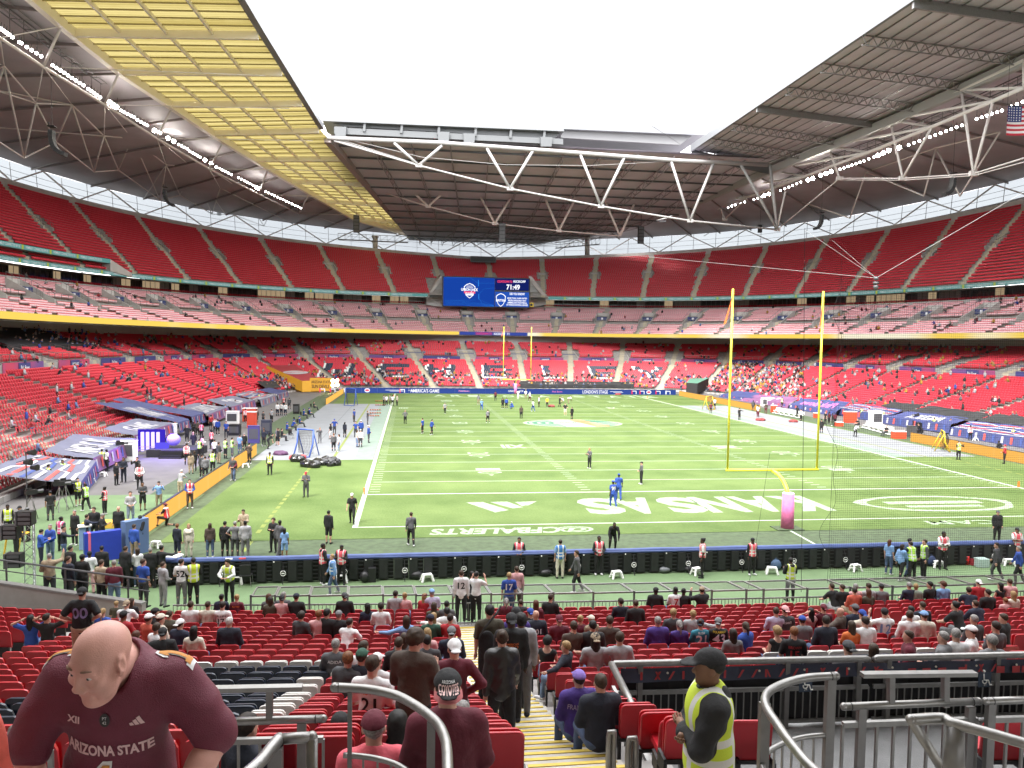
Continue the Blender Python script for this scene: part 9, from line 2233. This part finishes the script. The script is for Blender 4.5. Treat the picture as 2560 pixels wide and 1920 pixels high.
TV2=np.array([(x,-.055*(z/.45)-.02,.37+z)for x,z in O]+[(x*.96,-.055*(z/.45)+.02,.37+z)for x,z in O]);mbT=MB();mbT.add(TV2,[tuple(range(n)),tuple(range(n,2*n))[::-1]]+[(i,n+i,n+(i+1)%n,(i+1)%n)for i in range(n)]);mbT.add([(-.2,.08,.40),(.2,.08,.40),(.2,.05,.76),(-.2,.05,.76),(-.2,.0,.42),(.2,.0,.42)],[(0,3,2,1),(0,1,5,4)]);mbT.box((0,-.03,.25),(.36,.06,.26),1)
mbA=MB();rest=[a_ for i,a_ in enumerate(NSEAT)if i not in single and(depth_of(a_[:3])>1)]
BVv=np.array(mbT.v);allv,allf,allm,off=[],[],[],0
cmap={0:0,2:1,3:2}
for x,y,z,k,c,tk in rest:
 a_=slope_rz(x);co,si=math.cos(a_),math.sin(a_);V=BVv@np.array([[co,si,0],[-si,co,0],[0,0,1]])+(x,y,z);allv.append(V);allf+=[tuple(i+off for i in f_)for f_ in mbT.f];allm+=[cmap[c]if m_==0 else 3 for m_ in mbT.m];off+=len(V)
me=bpy.data.meshes.new('near_seats');me.from_pydata(np.concatenate(allv).tolist(),[],allf)
for M in(M_nred,M_nnavy,M_nwhite,M_black):me.materials.append(M)
me.polygons.foreach_set('material_index',allm);me.update()
o=link('near_seats',me);tag(o,'remaining red seats of the near stand beyond the closest rows','seats',kind='stuff')
print('near seats',len(NSEAT),'single',len(single))
# ------------------------------------------------------------------ far crowd: one mass of small seated figures
def crowd_template(pose,vox=.10):
 J=skeleton(pose);lo,hi=bounds(J);out=[]
 F=Field(lo,hi,vox);f_torso(F,J,1.05,.02);[(F.rc(J[s_+'sh'],J[s_+'e'],.07,.06,.04),F.rc(J[s_+'e'],J[s_+'w'],.055,.05,.04))for s_ in 'LR'];out.append((F.surf(),0))
 F=Field(J['head']-.2,J['head']+.2,.06);F.el(J['head'],(.088,.1,.125));out.append((F.surf(),1))
 F=Field(J['head']-.2,J['head']+.25,.06);F.el(J['head']+(0,-.03,.04),(.095,.1,.11));out.append((F.surf(),2))
 F=Field(lo,hi,vox);[(F.rc(J[s_+'h'],J[s_+'k'],.10,.075,.04),F.rc(J[s_+'k'],J[s_+'a']-(0,0,.05),.07,.06,.04))for s_ in 'LR'];out.append((F.surf(),3))
 V,Q,M=[],[],[];o_=0
 for(v,q),mi in out:V.append(v);Q.append(q+o_);M+=[mi]*len(q);o_+=len(v)
 return np.concatenate(V),np.concatenate(Q),np.array(M)
CT=[crowd_template('sit'),crowd_template('sitfwd'),crowd_template('stand',.11)]
allC=np.concatenate([s[0]for s in SEATS]);allD=np.concatenate([s[1]for s in SEATS]);rng=np.random.default_rng(5)
d=allC-CAM;zc=d@CW;uu=1280+FPX*(d@CR)/np.maximum(zc,.1);vv_=960-FPX*(d@CU)/np.maximum(zc,.1);vis=(zc>5)&(uu>-30)&(uu<2590)
H_=allC[:,2];low=H_<6.0;lowb=(H_>=6.0)&(H_<11.2);club=(H_>11.3)&(H_<20.4);upp=H_>22
# clusters: people sit in small groups
def cluster_noise(P,sc,seed):
 return(np.sin(P[:,0]*sc+seed)+np.sin(P[:,1]*sc*1.3+seed*2.1)+np.sin((P[:,0]+P[:,2]*3)*sc*2.2+seed))/3
nz_=cluster_noise(allC,1.1,3.)+.4*cluster_noise(allC,.17,1.)
prob=np.where(low,np.where(allC[:,1]>112,np.where((H_>1.9)&(H_<4.9)&(np.abs(allC[:,0])<42),.03,.10),.16),np.where(lowb,.10,np.where(club,.03,0.)))*np.clip(.35+1.9*np.maximum(nz_,-.15),0.02,3)
far_front=low&(H_<2.6)&(allC[:,1]>110);prob=np.where(far_front,.30,prob)
band=(uu>1790)&(uu<2010)&(allC[:,1]>80)&low;prob=np.where(band,.42,prob)
prob=np.where((allC[:,0]<-55)&(allC[:,1]<45)&low,prob*.7,prob)
pick=np.where(vis&(rng.random(len(allC))<prob))[0]
print('crowd',len(pick))
PAL=[(.36,.36,.37),(.02,.02,.022),(.03,.06,.25),(.10,.10,.11),(.34,.19,.03),(.09,.012,.02),(.28,.26,.23),(.10,.16,.3),(.3,.03,.035)]
CM=[mat('crowd_top_%d'%i,c,.85)for i,c in enumerate(PAL)]+[smat('l'),smat('d'),hmat('dbrown'),hmat('blond'),cmat('denim'),cmat('black'),cmat('grey')]
vl,fl_,ml,off=[],[],[],0
for i in pick:
 st_=rng.random()<.13;tv,tq,tm=CT[2 if st_ else int(rng.random()<.3)];dx,dy=allD[i];P=allC[i]-(0,0,.02);Xv=np.array((dy,-dx));jit=rng.normal(0,.05,2)
 V=np.empty_like(tv);V[:,0]=P[0]+jit[0]+tv[:,0]*Xv[0]+tv[:,1]*dx;V[:,1]=P[1]+jit[1]+tv[:,0]*Xv[1]+tv[:,1]*dy;V[:,2]=P[2]+tv[:,2];vl.append(V);fl_.append(tq+off);off+=len(V)
 right=allC[i,0]>20 or allC[i,1]>105;w_=np.array([.20,.28,.05,.18,.13,.09,.10,.03,.02]if right else[.30,.17,.24,.08,.02,.02,.12,.10,.05]);tc_=rng.choice(9,p=w_/w_.sum());sk_=9 if rng.random()<.82 else 10;hc_=rng.choice([11,11,12,14,tc_]);lc=rng.choice([13,14,15]);ml.append(np.choose(tm,[tc_,sk_,hc_,lc]))
o=link('crowd',mesh_np('crowd',np.concatenate(vl),np.concatenate(fl_),CM,np.concatenate(ml),True));tag(o,'scattered spectators sitting in the far and side tiers','crowd',kind='stuff')
# ------------------------------------------------------------------ bulk seats last
def build_seats(SEATS,name,T,mats,skip_cam=0.):
 TV_,TF_=T;vs,mi=[],[]
 C=np.concatenate([s[0]for s in SEATS]);D=np.concatenate([s[1]for s in SEATS]);K_=np.concatenate([s[2]for s in SEATS])
# leave out seats that the frame cannot show
 d=C-CAM;z=d@CW;u=1280+FPX*(d@CR)/np.maximum(z,.1);v=960-FPX*(d@CU)/np.maximum(z,.1)
 ok=(z>1)&(u>-260)&(u<2820)&(v>-300)&(v<2300);C,D,K_=C[ok],D[ok],K_[ok]
 n,k=len(C),len(TV_);X=np.stack([D[:,1],-D[:,0]],-1)
 V=np.empty((n,k,3));V[:,:,0]=C[:,None,0]+TV_[None,:,0]*X[:,None,0]+TV_[None,:,1]*D[:,None,0];V[:,:,1]=C[:,None,1]+TV_[None,:,0]*X[:,None,1]+TV_[None,:,1]*D[:,None,1];V[:,:,2]=C[:,None,2]+TV_[None,:,2]
 F=(TF_[None]+np.arange(n)[:,None,None]*k).reshape(-1,TF_.shape[1]);m_=np.repeat(K_,len(TF_))
# pale covers only on the backrest front, the rest of the club seat stays red
 fi=np.tile(np.arange(len(TF_)),n);m_=np.where((m_==1)&~np.isin(fi,(1,2,5)),0,m_)
 print('bulk seats',n,'faces',len(F));return mesh_np(name,V.reshape(-1,3),F,mats,m_)
o=link('stadium_seats',build_seats(SEATS,'stadium_seats',seat_template(),[M_red,M_pale,M_navy,M_white_seat]))
tag(o,'rows of red tip up seats filling the far and side tiers','seats',kind='stuff')
